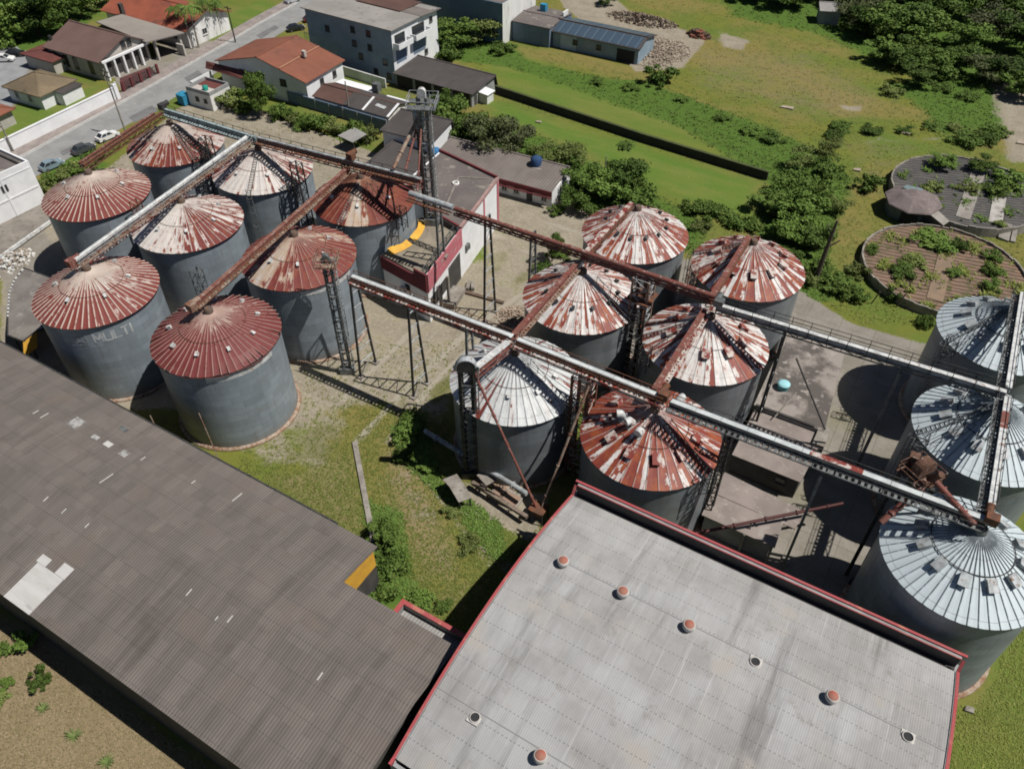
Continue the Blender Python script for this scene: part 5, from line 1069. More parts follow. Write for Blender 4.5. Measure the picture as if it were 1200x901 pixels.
# low row with brown and grey roofs behind the blue wall
F = Frame(-112.2, 111.6, 0.5)
h7 = gable_house('low row of sheds with brown tiles and patched grey sheets behind the blue wall', F, 18.2, 6.8, 2.5, 3.5, M_WHITE, M_TILE_BR, 'x', 0.3, cat='shed', name='shed_row')
m = MB(F); m.slab([(7.5, -0.5, 2.62), (18.6, -0.5, 2.62), (18.6, 3.4, 3.76), (7.5, 3.4, 3.76)], 0.06); m.slab([(7.5, 3.45, 3.76), (18.6, 3.45, 3.76), (18.6, 7.3, 2.62), (7.5, 7.3, 2.62)], 0.06); m.build('grey_roof', M_DKROOF, h7)
m = MB(F); m.beam((12.4, -0.4, 2.72), (12.4, 3.4, 3.84), 0.5, 0.05); m.beam((18.3, -0.4, 2.72), (18.3, 3.4, 3.84), 0.5, 0.06); m.beam((12.8, 6.9, 2.8), (18.5, 6.9, 2.8), 0.5, 0.07); m.build('white_flashing', M_WHITE2, h7)
m = MB(F); m.slab([(0.4, 6.2, 3.05), (9.6, 6.2, 3.05), (9.6, 8.6, 2.9), (0.4, 8.6, 2.9)], 0.1); m.build('white_awning', M_WHITE2, h7)
m = MB(F); m.slab([(14.0, 1.4, 3.25), (16.4, 1.2, 3.2), (16.6, 1.9, 3.4), (14.2, 2.1, 3.45)], 0.03); m.build('white_smear', M_FADED, h7)
m = MB(F); m.box(9.4, 10.8, 6.6, 7.9, 2.9, 4.6); m.build('water_box', M_GREYST, h7)
bw = thing('boundary_wall', (-106, 110.7, 0), 'long blue grey wall with pale posts behind the roadside bushes', 'wall')
m = MB(); m.box(-118.6, -93.8, 110.75, 110.95, 0, 2.3); m.build('panel', M_BLUED, bw)
m = MB()
for i in range(8): x = -118.5+i*3.53; m.box(x-0.12, x+0.12, 110.62, 110.75, 0, 2.45)
m.build('post', M_GREYW, bw)
def pole(label, x, y, h, arms=1, m=None, lean=(0, 0), lamp=False, group='utility poles'):
    r = thing('utility_pole', (x, y, 0), label, 'pole', group); p = MB(); p.tube([(x, y, 0), (x+lean[0], y+lean[1], h)], [0.17, 0.11], 10); p.build('shaft', m or M_CONC, r)
    for k in range(arms):
        a = MB(); z = h-0.5-k*0.9; cx, cy = x+lean[0]*z/h, y+lean[1]*z/h; a.beam((cx-1.1, cy, z), (cx+1.1, cy, z), 0.12)
        for d in (-1, -0.4, 0.4, 1): a.beam((cx+d, cy, z), (cx+d, cy, z+0.25), 0.09)
        a.build('crossarm', M_DARK, r)
    if lamp:
        a = MB(); a.tube([(x, y, h*0.75), (x+1.4, y+0.3, h*0.82)], 0.05, 6); a.build('lamp_arm', M_GREYST, r); a = MB(); a.box(x+1.3, x+1.9, y+0.15, y+0.45, h*0.82-0.06, h*0.82+0.08); a.build('lamp_head', M_WHITEST, r)
    return r
pole('tall concrete utility pole with a street lamp at the kerb near the white wall', -135.6, 84.4, 12.6, 2, lamp=True)
q = at(228, 58); pole('utility pole on the far pavement beside the palms', q.x-0.5, q.y, 9.0, 1)
q = at(276, 50); pole('dark utility pole beyond the palms at the street bend', q.x, q.y, 8.0, 1, M_DARK)
q = at(413, 138); pole('thin pole standing against the blue grey wall', q.x, q.y-0.6, 7.5, 0)
q = at(16, 178); pole('slim pole in the white wall at the left edge of the view', q.x, q.y, 6.5, 0)
# three storey block
F = Frame(-128.6, 129.6, -2)
h8 = flat_block('three storey blue grey apartment block with white balconies on its end', F, 23.4, 15.4, 11.0, M_BLUEG, mat('pale_sheet_roof', (0.29, 0.275, 0.255), (0.24, 0.225, 0.21), 0.2, c3=(0.20, 0.18, 0.165), s3=0.8), 0.0, 0.2, 'apartment block', 'apartment_block')
m = MB(F); m.box(-0.8, 24.0, -0.5, 9.0, 11.05, 11.22); m.build('eave_slab', MATS['pale_sheet_roof'], h8)
m = MB(F); m.slab([(2.0, 9.02, 11.3), (24.2, 9.02, 11.3), (24.2, 16.0, 10.9), (2.0, 16.0, 10.9)], 0.12); m.build('rear_roof', M_BROWNROOF, h8)
m = MB(F); m.slab([(7.0, 8.6, 11.45), (19.0, 8.6, 11.45), (19.0, 16.1, 11.15), (7.0, 16.1, 11.15)], 0.08); m.build('tile_patch', M_TILE_BR, h8)
m = MB(F); m.box(23.402, 23.44, 0.05, 15.3, 0.05, 11.0); m.build('end_wall', M_WHITE2, h8)
for p, z in ((0.56, 9.2), (0.56, 6.4), (0.74, 9.2), (0.74, 6.4), (0.9, 4.2), (0.62, 4.0), (0.78, 1.6), (0.93, 1.4), (0.25, 8.0)): window(h8, F, (0, 0), (23.4, 0), z, 1.1, 1.2, p, M_FRAMED)
for k, (y0, y1, z) in enumerate(((0.3, 5.0, 7.3), (6.0, 11.5, 7.3))):
    b = MB(F); b.box(23.45, 25.0, y0, y1, z, z+0.18); b.box(24.85, 25.0, y0, y1, z+0.18, z+1.1); b.box(23.45, 24.85, y0, y0+0.14, z+0.18, z+1.1); b.box(23.45, 24.85, y1-0.14, y1, z+0.18, z+1.1); b.build('balcony', M_WHITE2, h8)
    d = MB(F); d.box(23.445, 23.49, y0+0.6, y1-0.8, z+0.2, z+2.4); d.build('balcony_door', M_GLASS, h8)
    d = MB(F); d.box(23.445, 23.49, y0+0.6, y1-0.8, 4.0, 6.6); d.build('recess', M_BLUED, h8)
for p, z in ((0.2, 2.4), (0.5, 2.2), (0.7, 3.4), (0.85, 9.4)): window(h8, F, (23.46, 0), (23.46, 15.4), z, 1.0, 0.9, p, M_FRAMED)
m = MB(); m.beam((-122, 127.0, 1.0), (-105.8, 126.2, 1.0), 0.25, 2.0); gw = m.build('garden_wall', M_WHITE, None); tag(gw, 'low pale wall along the yard of the apartment block', 'wall')
q = at(368, 52); fl = thing('yard_gate', (q.x, q.y, 0), 'grey barred yard gate beside the parked dark cars', 'gate'); m = MB()
for i in range(12): m.beam((q.x-2.5+i*0.45, q.y, 0.1), (q.x-2.5+i*0.45, q.y, 2.2), 0.07)
m.beam((q.x-2.6, q.y, 2.2), (q.x+2.6, q.y, 2.2), 0.1); m.beam((q.x-2.6, q.y, 0.3), (q.x+2.6, q.y, 0.3), 0.1); m.build('bars', M_GREYST, fl)
# long garage
F = Frame(-104.4, 128.0, -0.5)
h9 = gable_house('long open fronted garage with a dark grey sheet roof', F, 18.8, 8.6, 2.8, 3.4, M_GREYW, M_DKROOF, 'x', 0.5, cat='garage', name='garage', ridge=0.98)
for i in range(4):
    door(h9, F, (0, 0), (18.8, 0), 4.0, 2.5, 0.12+i*0.25, M_HATCHDK, 'garage_opening', 0.02)
m = MB(F); m.box(18.82, 20.8, 2.6, 5.0, 0, 2.0); m.build('side_shed', M_WHITE, h9); m = MB(F); m.slab([(18.7, 2.4, 2.3), (21.1, 2.4, 2.05), (21.1, 5.2, 2.05), (18.7, 5.2, 2.3)], 0.08); m.build('side_shed_roof', M_WHITE2, h9)
door(h9, F, (18.8, 0), (18.8, 8.6), 1.0, 2.0, 0.16, M_DKWALL)
# dark blue block and its lower wing
F = Frame(-126, 158.5, 0)
h10 = flat_block('tall dark blue wall of a block cut by the top edge of the view', F, 29.0, 15.0, 9.0, M_BLUED, M_FLATROOF3, 0.0)
window(h10, F, (0, 0), (29, 0), 2.2, 1.2, 1.2, 0.93, M_FRAMED); m = MB(F); m.box(29.002, 29.05, 0, 15, 0.0, 9.0); m.build('end_wall', M_WHITE, h10)
F = Frame(-96.6, 162.2, 1)
h11 = gable_house('flat stained wing with brown grey roof joining the blue block and the solar roof', F, 9.6, 11.0, 4.2, 4.7, M_BLUED, M_FLATROOF3, 'x', 0.2)
m = MB(F); m.box(3.0, 4.4, 7.6, 8.8, 4.7, 6.2); m.build('water_box', M_SKIP, h11); m = MB(F); m.box(9.1, 9.5, 7.0, 9.5, 4.6, 5.6); m.build('parapet', M_WHITE, h11)
F = Frame(-86.8, 163.6, 1)
h12 = gable_house('long grey building whose roof is covered with dark blue solar panels', F, 21.0, 8.8, 3.5, 4.7, M_BLUEG, M_DKROOF, 'x', 0.5, ridge=0.42)
pm = NT('solar_cells'); sp = pm.pos(); sx_, sy_, sz_ = pm.sep(sp); pm_m = pm.done(pm.mix(pm.math('LESS_THAN', pm.math('FRACT', pm.math('MULTIPLY', sx_, 0.48)), 0.05), (0.055, 0.085, 0.12), (0.16, 0.2, 0.23)), 0.3, 0.0, 0.5)
for row in (0, 1):
    for i in range(10):
        x0 = 0.1+i*2.08; x1 = x0+2.0; m = MB(F)
        if row == 0: m.slab([(x0, -0.3, 3.62), (x1, -0.3, 3.62), (x1, 3.3, 4.76), (x0, 3.3, 4.76)], 0.05)
        else: m.slab([(x0, 3.95, 4.92), (x1, 3.95, 4.92), (x1, 8.8, 3.76), (x0, 8.8, 3.76)], 0.05)
        m.build('solar_panel', pm_m, h12)
for p in (0.27, 0.55): window(h12, F, (0, 0), (21, 0), 2.0, 1.1, 1.0, p, M_FRAMED)
door(h12, F, (0, 0), (21, 0), 4.2, 2.7, 0.86, M_HATCHDK, 'wide_opening')
m = MB(F); m.box(2.0, 6.0, -0.02, 0.0, 0, 3.3); m.build('wall_panel', M_BLUEW, h12)
# house pair behind the tall elevator
F = Frame(-87.8, 102.4, 5)
h13 = gable_house('white two storey house with plain dark roof half hidden by the tall elevator', F, 10.0, 7.2, 5.4, 6.2, M_WHITE2, M_DKROOF, 'x', 0.4, ridge=0.97)
F = Frame(-84.6, 93.4, 6)
h13b = gable_house('low dark roofed house with white gable edge behind the orange red silo', F, 8.4, 8.6, 2.9, 4.0, M_WHITE2, M_DKROOF, 'y', 0.4, ridge=0.03)
m = MB(F); m.beam((8.9, -0.5, 3.02), (8.9, 8.9, 3.02), 0.35, 0.3); m.build('verge', M_WHITE2, h13b)
q = at(417, 172); h = thing('small_awning', (q.x, q.y, 0), 'small square grey awning roof near the bushes, left of the tall elevator', 'awning'); m = MB(); m.slab([(q.x-2.2, q.y-2.0, 2.5), (q.x+1.6, q.y-2.4, 2.3), (q.x+2.0, q.y+1.2, 2.5), (q.x-1.4, q.y+1.8, 2.7)], 0.08); m.build('roof', M_LITEROOF, h)
m = MB()
for dx, dy in ((-2, -1.8), (1.5, -2.1), (1.8, 1.0), (-1.3, 1.6)): m.beam((q.x+dx, q.y+dy, 0), (q.x+dx, q.y+dy, 2.3), 0.12)
m.build('post', M_DARK, h)
F = Frame(-76.8, 102.0, 3.4)
h14 = gable_house('long low building with grey sheet roof, maroon fascia and white wall behind the pink building', F, 22.6, 7.4, 2.9, 3.9, M_WHITE, M_BROWNROOF, 'x', 0.4, ridge=0.9)
m = MB(F); m.box(-0.4, 23.0, -0.55, -0.42, 2.1, 2.95); m.build('fascia', M_MAROON, h14)
for p in (0.62, 0.72, 0.95): window(h14, F, (0, 0), (22.6, 0), 1.2, 1.0, 1.0, p)
door(h14, F, (0, 0), (22.6, 0), 1.1, 2.1, 0.83, M_DKWALL); m = MB(F); m.box(22.62, 22.9, 0, 7.2, 0, 2.8); m.build('end_wall', M_WHITE2, h14)
m = MB(F); m.box(-0.3, 23, -0.9, -0.56, 1.9, 2.05); m.build('awning', M_MAROON, h14)
tk = thing('blue_tank', tuple(F((17.4, 5.2, 3.75))), 'dark blue water tank on the low maroon edged building', 'tank'); m = MB(); c = F((17.4, 5.2, 0)); m.lathe((c.x, c.y), [(0.85, 3.7), (1.0, 5.0), (0.5, 5.35), (0, 5.4)], 18); m.build('drum', mat('navy_tank', (0.025, 0.06, 0.14)), tk)
m = MB(F); m.box(16.0, 18.8, 4.1, 6.3, 3.55, 3.72); m.build('stand', M_CONC, tk)
q = at(512, 184, 0); _q = q; tk = thing('blue_barrel', tuple(at(511, 182, 3.3)), 'bright blue barrel on the roof right behind the tall elevator', 'barrel'); q = at(511, 182, 3.3); m = MB(); m.lathe((q.x, q.y), [(0.8, 3.3), (0.95, 4.3), (0.5, 4.6), (0, 4.62)], 16); m.build('drum', mat('bright_blue_tank', (0.04, 0.16, 0.33)), tk)
# hut at the top right, round ruins
q = at(970, 28); F = Frame(q.x-2.0, q.y-1.5, 20)
hu = gable_house('little grey hut with pale lean roof at the edge of the wood', F, 4.6, 4.6, 3.0, 3.6, M_GREYW, M_LITEROOF, 'x', 0.3, ridge=0.9, cat='hut', name='hut')
door(hu, F, (4.6, 0), (4.6, 4.6), 0.9, 2.0, 0.5, M_WHITE2)

def ring_ruin(label, c, r, h, floor_m, wall_m, name='round_ruin', fz=1.0, gaps=()):
    root = thing(name, (c[0], c[1], 0), label, 'ruin'); n = 72
    w_ = MB()
    for i in range(n):
        if any(g0 <= i*360/n < g1 for g0, g1 in gaps): continue
        a0, a1 = 2*math.pi*i/n, 2*math.pi*(i+1)/n; hh = h+0.12*math.sin(i*1.7)*math.sin(i*0.6)
        pts = [(c[0]+q*math.cos(a), c[1]+q*math.sin(a)) for q, a in ((r, a0), (r, a1), (r-0.25, a1), (r-0.25, a0))]; w_.prism([pts[3], pts[0], pts[1], pts[2]], 0, hh)
    w_.build('ring_wall', wall_m, root)
    f = MB(); f.lathe(c, [(0.0, fz), (r-0.26, fz)], n, cap=False, smooth=False); f.build('tile_floor', floor_m, root); return root
def tile_floor(name, c1, c2, c3, ang, period=0.9):
    t = NT(name); p = t.pos(); x, y, z = t.sep(p); ca_, sa_ = math.cos(R(ang)), math.sin(R(ang))
    u = t.math('ADD', t.math('MULTIPLY', x, ca_), t.math('MULTIPLY', y, sa_)); v = t.math('SUBTRACT', t.math('MULTIPLY', y, ca_), t.math('MULTIPLY', x, sa_))
    u2 = t.math('ADD', u, t.math('MULTIPLY', t.noise(p, 0.5, 3.0), 0.8))
    fr = t.math('FRACT', t.math('DIVIDE', u2, period)); wave = t.math('ADD', t.math('MULTIPLY', t.math('SINE', t.math('MULTIPLY', u2, 2*math.pi/period)), 0.5), 0.5)
    col = t.mix(t.ramp(t.noise(p, 0.3, 4.0), 0.35, 0.65), c1, c2); col = t.mix(t.ramp(t.noise(p, 0.8, 5.0), 0.52, 0.68), col, c3)
    col = t.mix(t.math('MULTIPLY', t.ramp(fr, 0.5, 0.2), 0.75), col, tuple(k*0.25 for k in c1))
    t.bump(wave, 0.8, 0.15); return t.done(col, 0.9)
ring_ruin('round brown tiled ruin with weeds and a concrete ring wall, beyond the metal silos', (5.2, 116.8), 11.6, 1.35, tile_floor('brown_broken_tiles', (0.185, 0.13, 0.092), (0.24, 0.155, 0.11), (0.10, 0.10, 0.04), 100), M_CONC)
ring_ruin('round grey slatted ruin overgrown with bushes, behind the brown tiled one', (4.6, 141.6), 12.0, 1.6, tile_floor('grey_slats', (0.115, 0.11, 0.105), (0.085, 0.082, 0.08), (0.13, 0.12, 0.10), 106, 0.8), M_CONC, fz=1.3)
rr = [o for o in COL.objects if o.name == 'round_ruin'][0]; rr2 = [o for o in COL.objects if o.name == 'round_ruin.001'][0]
M_STRIP = mat('concrete_strip', (0.30, 0.28, 0.25), (0.22, 0.20, 0.18), 0.6)
def strip_on(root, u0, v0, u1, v1, w_, z, m_, nm='concrete_strip'):
    a, b = at(u0, v0, z), at(u1, v1, z); s = MB(); s.beam(a+Vector((0, 0, 0.05)), b+Vector((0, 0, 0.05)), w_, 0.12); s.build(nm, m_, root)
strip_on(rr, 1110, 295, 1095, 352, 2.2, 1.0, mat('brown_strip', (0.24, 0.17, 0.115), (0.19, 0.14, 0.10), 0.6))
strip_on(rr2, 1148, 198, 1128, 256, 2.2, 1.3, M_STRIP); strip_on(rr2, 1172, 228, 1166, 262, 2.0, 1.3, mat('pale_strip', (0.42, 0.40, 0.37), (0.28, 0.26, 0.24), 0.8))
c = at(1066, 236, 2.6)
hut = thing('round_hut', (-2.6, 131.6, 0), 'ruined round hut with an eight sided mauve grey roof between the two round ruins', 'hut')
m = MB(); m.lathe((-2.8, 131.6), [(3.4, 0), (3.4, 2.4)], 8, smooth=False, cap=False); m.build('wall', mat('hut_wall', (0.15, 0.18, 0.18), (0.11, 0.13, 0.13), 1.0), hut)
m = MB(); m.lathe((-2.4, 131.8), [(4.6, 2.4), (4.5, 2.55), (2.2, 3.6), (0.0, 4.2)], 8, smooth=False, cap=False); m.build('roof', mat('mauve_roof', (0.19, 0.155, 0.15), (0.14, 0.115, 0.11), 0.8, c3=(0.25, 0.2, 0.18), s3=2), hut)
m = MB(); m.slab([(-4.6, 132.6, 3.75), (-1.9, 131.5, 3.8), (-1.7, 133.2, 4.05), (-4.2, 133.8, 3.7)], 0.05); m.build('roof_sheet', mat('teal_sheet', (0.20, 0.27, 0.28), (0.15, 0.2, 0.21), 1.5), hut)
m = MB(); m.slab([(0.5, 129.2, 2.3), (3.2, 128.0, 1.6), (3.8, 129.6, 1.7), (1.0, 131.2, 2.5)], 0.12); m.build('fallen_roof', M_STRIP, hut)
d = door(hut, WORLD, (-4.4, 128.2), (0.0, 128.2), 2.6, 2.0, 0.55, M_HATCHDK, 'dark_opening', 0.05)
sl = thing('leaning_slab', tuple(at(1180, 277)), 'pair of tilted concrete slabs between the round ruins', 'slab'); q = at(1178, 278); m = MB(); m.slab([(q.x-1, q.y-1.2, .4), (q.x+.6, q.y-1.4, .3), (q.x+.3, q.y+1.6, 1.5), (q.x-1.2, q.y+1.6, 1.6)], 0.25); m.slab([(q.x+.8, q.y-1.2, .3), (q.x+1.5, q.y-1.2, .3), (q.x+1.2, q.y+1.6, 1.3), (q.x+.5, q.y+1.6, 1.4)], 0.25); m.build('slabs', M_STRIP, sl)
# walls
dw = thing('field_wall', (-55, 133, 0), 'long low dark wall dividing the two green fields', 'wall'); m = MB()
pts = [at(585, 113), at(750, 166), at(892, 210)]
pts = [at(580, 110), at(752, 167), at(898, 212)]
for a, b in zip(pts[:-1], pts[1:]): m.beam(a+Vector((0, 0.2, 0.75)), b+Vector((0, 0.2, 0.75)), 0.35, 1.7)
m.build('blocks', mat('dark_block_wall', (0.04, 0.04, 0.038), (0.03, 0.03, 0.03), 0.8), dw)
m = MB()
for a, b in zip(pts[:-1], pts[1:]): m.beam(a+Vector((0, 0.25, 1.63)), b+Vector((0, 0.25, 1.63)), 0.6, 0.08)
m.build('mossy_top', mat('moss_top', (0.07, 0.085, 0.03), (0.05, 0.06, 0.025), 0.8), dw)
ww = thing('street_wall', (-149.5, 82, 0), 'long bright white wall along the far pavement of the street', 'wall'); m = MB()
a, b = at(-30, 199), at(138, 117); m.beam(a+Vector((-0.15, 0, 1.25)), b+Vector((-0.15, 0, 1.25)), 0.3, 2.5); m.build('panel', M_WHITE2, ww)
m = MB(); m.beam(a+Vector((-0.15, 0, 2.55)), b+Vector((-0.15, 0, 2.55)), 0.5, 0.12); m.build('coping', M_WHITE2, ww)
m = MB(); m.box(b.x-0.4, b.x+0.4, b.y-0.2, b.y+0.6, 0, 3.2); m.build('end_post', M_WHITE2, ww)
q0, q1 = at(146, 108), at(186, 87); fe = thing('iron_fence', tuple((q0+q1)/2), 'dark iron fence in front of the columned porch', 'fence'); m = MB()
nn = 26
for i in range(nn+1): p = q0.lerp(q1, i/nn); m.beam(p, p+Vector((0, 0, 1.9)), 0.07)
for z in (0.3, 1.0, 1.8): m.beam(q0+Vector((0, 0, z)), q1+Vector((0, 0, z)), 0.07)
m.build('bars', M_DARK, fe)
m = MB()
for i in range(5): p = q0.lerp(q1, i/4); m.box(p.x-0.22, p.x+0.22, p.y-0.22, p.y+0.22, 0, 2.1)
m.build('pier', M_MAROON, fe)

# ------------------------------------------------------------------ cars
def car(label, u, v, ang, paint, wagon=False, L=4.2, W=1.72):
    q = at(u, v, 0.0); F = Frame(q.x, q.y, ang, 0.012); root = thing('parked_car', (q.x, q.y, 0), label, 'car', 'cars parked near the street'); h = L/2
    prof = [(-h, 0.32), (-h+0.02, 0.82), (-h+0.12, 0.95), (-0.45 if not wagon else -h+0.3, 0.98), (1.0, 0.96), (h-0.25, 0.82), (h, 0.62), (h, 0.32)]
    m = MB(F); n = len(prof); rows = []
    for s, k, ins in ((-1, 0.97, 0), (-1, 1.0, 0.0), (1, 1.0, 0), (1, 0.97, 0)): rows.append([(x*(1.0 if k == 1 else 0.985), s*W/2*k*(1 if k == 1 else 1.03)*(0.97), z) for x, z in prof])
    vs_ = [(x, -W/2, z) for x, z in prof]+[(x, W/2, z) for x, z in prof]
    m.add(vs_, [tuple(range(n)), tuple(range(2*n-1, n-1, -1))]+[(i, n+i, n+(i+1) % n, (i+1) % n) for i in range(n)])
    rb, rf_, bb, bf = (-1.1, 0.25, -1.75, 0.98) if not wagon else (-1.75, 0.3, -2.0, 1.05)
    top = 1.46
    body = m.build('body', paint, root)
    m = MB(F); wt = W/2-0.22; wb_ = W/2-0.06
    m.add([(bb, -wb_, 0.95), (bf, -wb_, 0.95), (bf, wb_, 0.95), (bb, wb_, 0.95), (rb, -wt, top), (rf_, -wt, top), (rf_, wt, top), (rb, wt, top)], [(0, 1, 5, 4), (1, 2, 6, 5), (2, 3, 7, 6), (3, 0, 4, 7)]); m.build('windows', M_GLASS, root)
    m = MB(F); m.slab([(rb-0.05, -wt-0.02, top+0.05), (rf_+0.05, -wt-0.02, top+0.05), (rf_+0.05, wt+0.02, top+0.05), (rb-0.05, wt+0.02, top+0.05)], 0.08)
    for s in (-1, 1):
        for (xa, xb) in ((bb, rb), (bf, rf_)): m.beam((xa, s*wb_, 0.95), (xb, s*wt, top), 0.1)
        m.beam(((bb+bf)/2, s*wb_*1.0, 0.95), ((rb+rf_)/2, s*wt*1.0, top), 0.09)
    m.build('cabin_roof', paint, root)
    for sx in (-1, 1):
        for s in (-1, 1):
            cx, cy = sx*L*0.31, s*(W/2-0.08); wh = MB(F); wh.tube([F_ for F_ in ((cx, cy-0.11, 0.31), (cx, cy+0.11, 0.31))], 0.31, 16); w_o = wh.build('wheel', M_TYRE, root); r = MB(F); r.tube([(cx, cy-0.125, 0.31), (cx, cy+0.125, 0.31)], 0.18, 12); r.build('rim', M_GREYST, w_o)
    for s in (-1, 1):
        m = MB(F); m.box(h-0.1, h+0.015, s*W*0.36-0.2, s*W*0.36+0.2, 0.6, 0.74); m.build('headlight', M_WHITE2, root)
        m = MB(F); m.box(-h-0.015, -h+0.06, s*W*0.38-0.16, s*W*0.38+0.16, 0.68, 0.84); m.build('tail_light', M_REDTRIM, root)
    return root
M_TYRE = mat('tyre', (0.02, 0.02, 0.02))
def paintm(n, c): return mat(n, c, None, 1, 0.25, 0.0, spec=0.6)
PW, PB, PS, PRD, PG = paintm('car_white', (0.72, 0.72, 0.71)), paintm('car_black', (0.02, 0.022, 0.025)), paintm('car_silver', (0.42, 0.44, 0.46)), paintm('car_maroon', (0.10, 0.012, 0.014)), paintm('car_bluegrey', (0.20, 0.27, 0.31))
car('white car parked at the kerb beside the concrete pole', 127, 163, 84, PW)
car('dark grey car parked behind the white one, by the brown conveyor', 99, 178, 84, paintm('car_dark', (0.06, 0.065, 0.07)))
car('pale blue car parked above the roadside hedge', 62, 197, 84, PG)
car('white car on the paved court at the left edge', 6, 72, 35, PW)
car('black car on the paved court behind the white one', 19, 66, 40, PB)
car('black car parked before the apartment block', 347, 36, 60, PB)
car('maroon car parked beside the black one at the apartment block', 366, 25, 60, PRD)
car('silver car at the top of the street', 343, 3, 80, PS)

# ------------------------------------------------------------------ ground: one sheet, with soft zones of soil, lush growth, dry grass and concrete
def px(*pts): return [tuple(at(u, v).xy) for u, v in pts]
def in_poly(X, Y, poly):
    ins = np.zeros(X.shape, bool); n = len(poly)
    for i in range(n):
        x0, y0 = poly[i]; x1, y1 = poly[(i+1) % n]
        c = ((y0 > Y) != (y1 > Y)) & (X < (x1-x0)*(Y-y0)/((y1-y0) if y1 != y0 else 1e-9)+x0); ins ^= c
    return ins
def soft(X, Y, poly, wdt):
    """1 inside, 0 outside, blended over +-wdt metres at the outline"""
    d = np.full(X.shape, 1e9); n = len(poly)
    for i in range(n):
        ax, ay = poly[i]; bx, by = poly[(i+1) % n]; dx, dy = bx-ax, by-ay; L2 = dx*dx+dy*dy+1e-9
        t = np.clip(((X-ax)*dx+(Y-ay)*dy)/L2, 0, 1); d = np.minimum(d, np.hypot(X-ax-t*dx, Y-ay-t*dy))
    s = np.where(in_poly(X, Y, poly), d, -d); return np.clip(0.5+s/(2*wdt), 0, 1)
Z_DIRT = [  # tan soil and worn yard
 (px((0, 480), (0, 270), (60, 230), (130, 195), (215, 122), (300, 128), (470, 190), (480, 240), (440, 330), (330, 480), (200, 480)), 1.5, 0.95),
 (px((540, 225), (690, 235), (720, 300), (640, 420), (560, 420), (520, 500), (420, 480), (330, 520), (300, 430), (420, 330), (560, 300)), 2.5, 0.66),
 (px((510, 170), (650, 215), (700, 260), (690, 300), (560, 260)), 2.0, 0.95),
 (px((290, 470), (410, 430), (420, 500), (380, 560), (300, 550), (270, 535)), 2.5, 0.55),
 (px((440, 500), (500, 520), (530, 600), (560, 690), (520, 700), (450, 600)), 2.5, 0.42),
 (px((528, 565), (640, 580), (630, 640), (590, 620), (535, 600)), 1.0, 0.9),
 (px((645, -20), (700, -20), (740, 15), (830, 45), (800, 80), (745, 85), (700, 40), (660, 8)), 1.5, 0.95),
 (px((1160, 100), (1260, 90), (1260, 200), (1180, 190)), 3.0, 0.85),
 (px((840, 36), (880, 48), (870, 60), (845, 55)), 1.5, 0.8), (px((980, 122), (1012, 124), (1010, 132), (985, 130)), 1.2, 0.75),
 (px((1000, 160), (1100, 158), (1130, 168), (1010, 172)), 2.0, 0.45),
]
Z_CONC = [
 (px((850, 310), (920, 330), (1000, 380), (1110, 410), (1080, 470), (960, 460), (900, 420), (850, 380)), 0.8, 1.0),
 (px((880, 420), (1120, 420), (1090, 720), (880, 690), (780, 640), (690, 560), (690, 430), (800, 300), (900, 330)), 1.5, 0.85),
 (px((570, 360), (740, 330), (760, 420), (660, 620), (560, 560), (500, 480)), 2.0, 0.35),
 (px((180, 50), (212, 40), (300, 60), (240, 90), (196, 95)), 1.0, 0.9), (px((-60, 120), (-60, 60), (40, 60), (60, 90), (10, 130)), 1.0, 1.0),
 (px((130, 85), (200, 60), (225, 85), (150, 120)), 1.0, 1.0),
 (px((0, 330), (-60, 300), (40, 240), (70, 290), (100, 330), (60, 440), (0, 440)), 1.0, 0.6),
]
Z_LUSH = [
 (px((470, 190), (560, 140), (640, 160), (770, 230), (830, 260), (820, 300), (690, 260), (600, 200)), 3.0, 0.9),
 (px((690, 90), (760, 95), (900, 150), (960, 180), (1000, 210), (960, 320), (880, 290), (900, 215), (800, 150), (700, 115)), 3.0, 0.95),
 (px((830, -30), (1260, -40), (1260, 90), (1120, 110), (1050, 80), (960, 40), (860, 20)), 5.0, 1.0),
 (px((1040, 100), (1180, 60), (1200, 150), (1100, 160), (1080, 130)), 4.0, 0.9),
 (px((500, 30), (600, 50), (640, 90), (600, 80), (510, 70)), 2.0, 0.8), (px((560, 60), (640, 75), (750, 100), (700, 115), (580, 75)), 2.0, 0.75),
 (px((-60, -40), (130, -40), (100, 40), (30, 60), (-60, 90)), 5.0, 1.0),
 (px((430, 590), (470, 600), (480, 680), (500, 710), (440, 720), (410, 690), (430, 640)), 2.0, 0.85),
 (px((455, 500), (500, 480), (520, 560), (590, 610), (600, 660), (575, 660), (520, 590), (462, 540)), 1.5, 0.62),
 (px((880, 300), (960, 300), (990, 350), (940, 360)), 2.5, 0.8),
 (px((-10, 735), (30, 740), (40, 800), (20, 850), (-10, 840)), 1.0, 0.55), (px((100, 850), (170, 850), (180, 900), (110, 905)), 1.0, 0.5), (px((50, 190), (110, 175), (130, 195), (60, 235)), 1.5, 0.8),
]
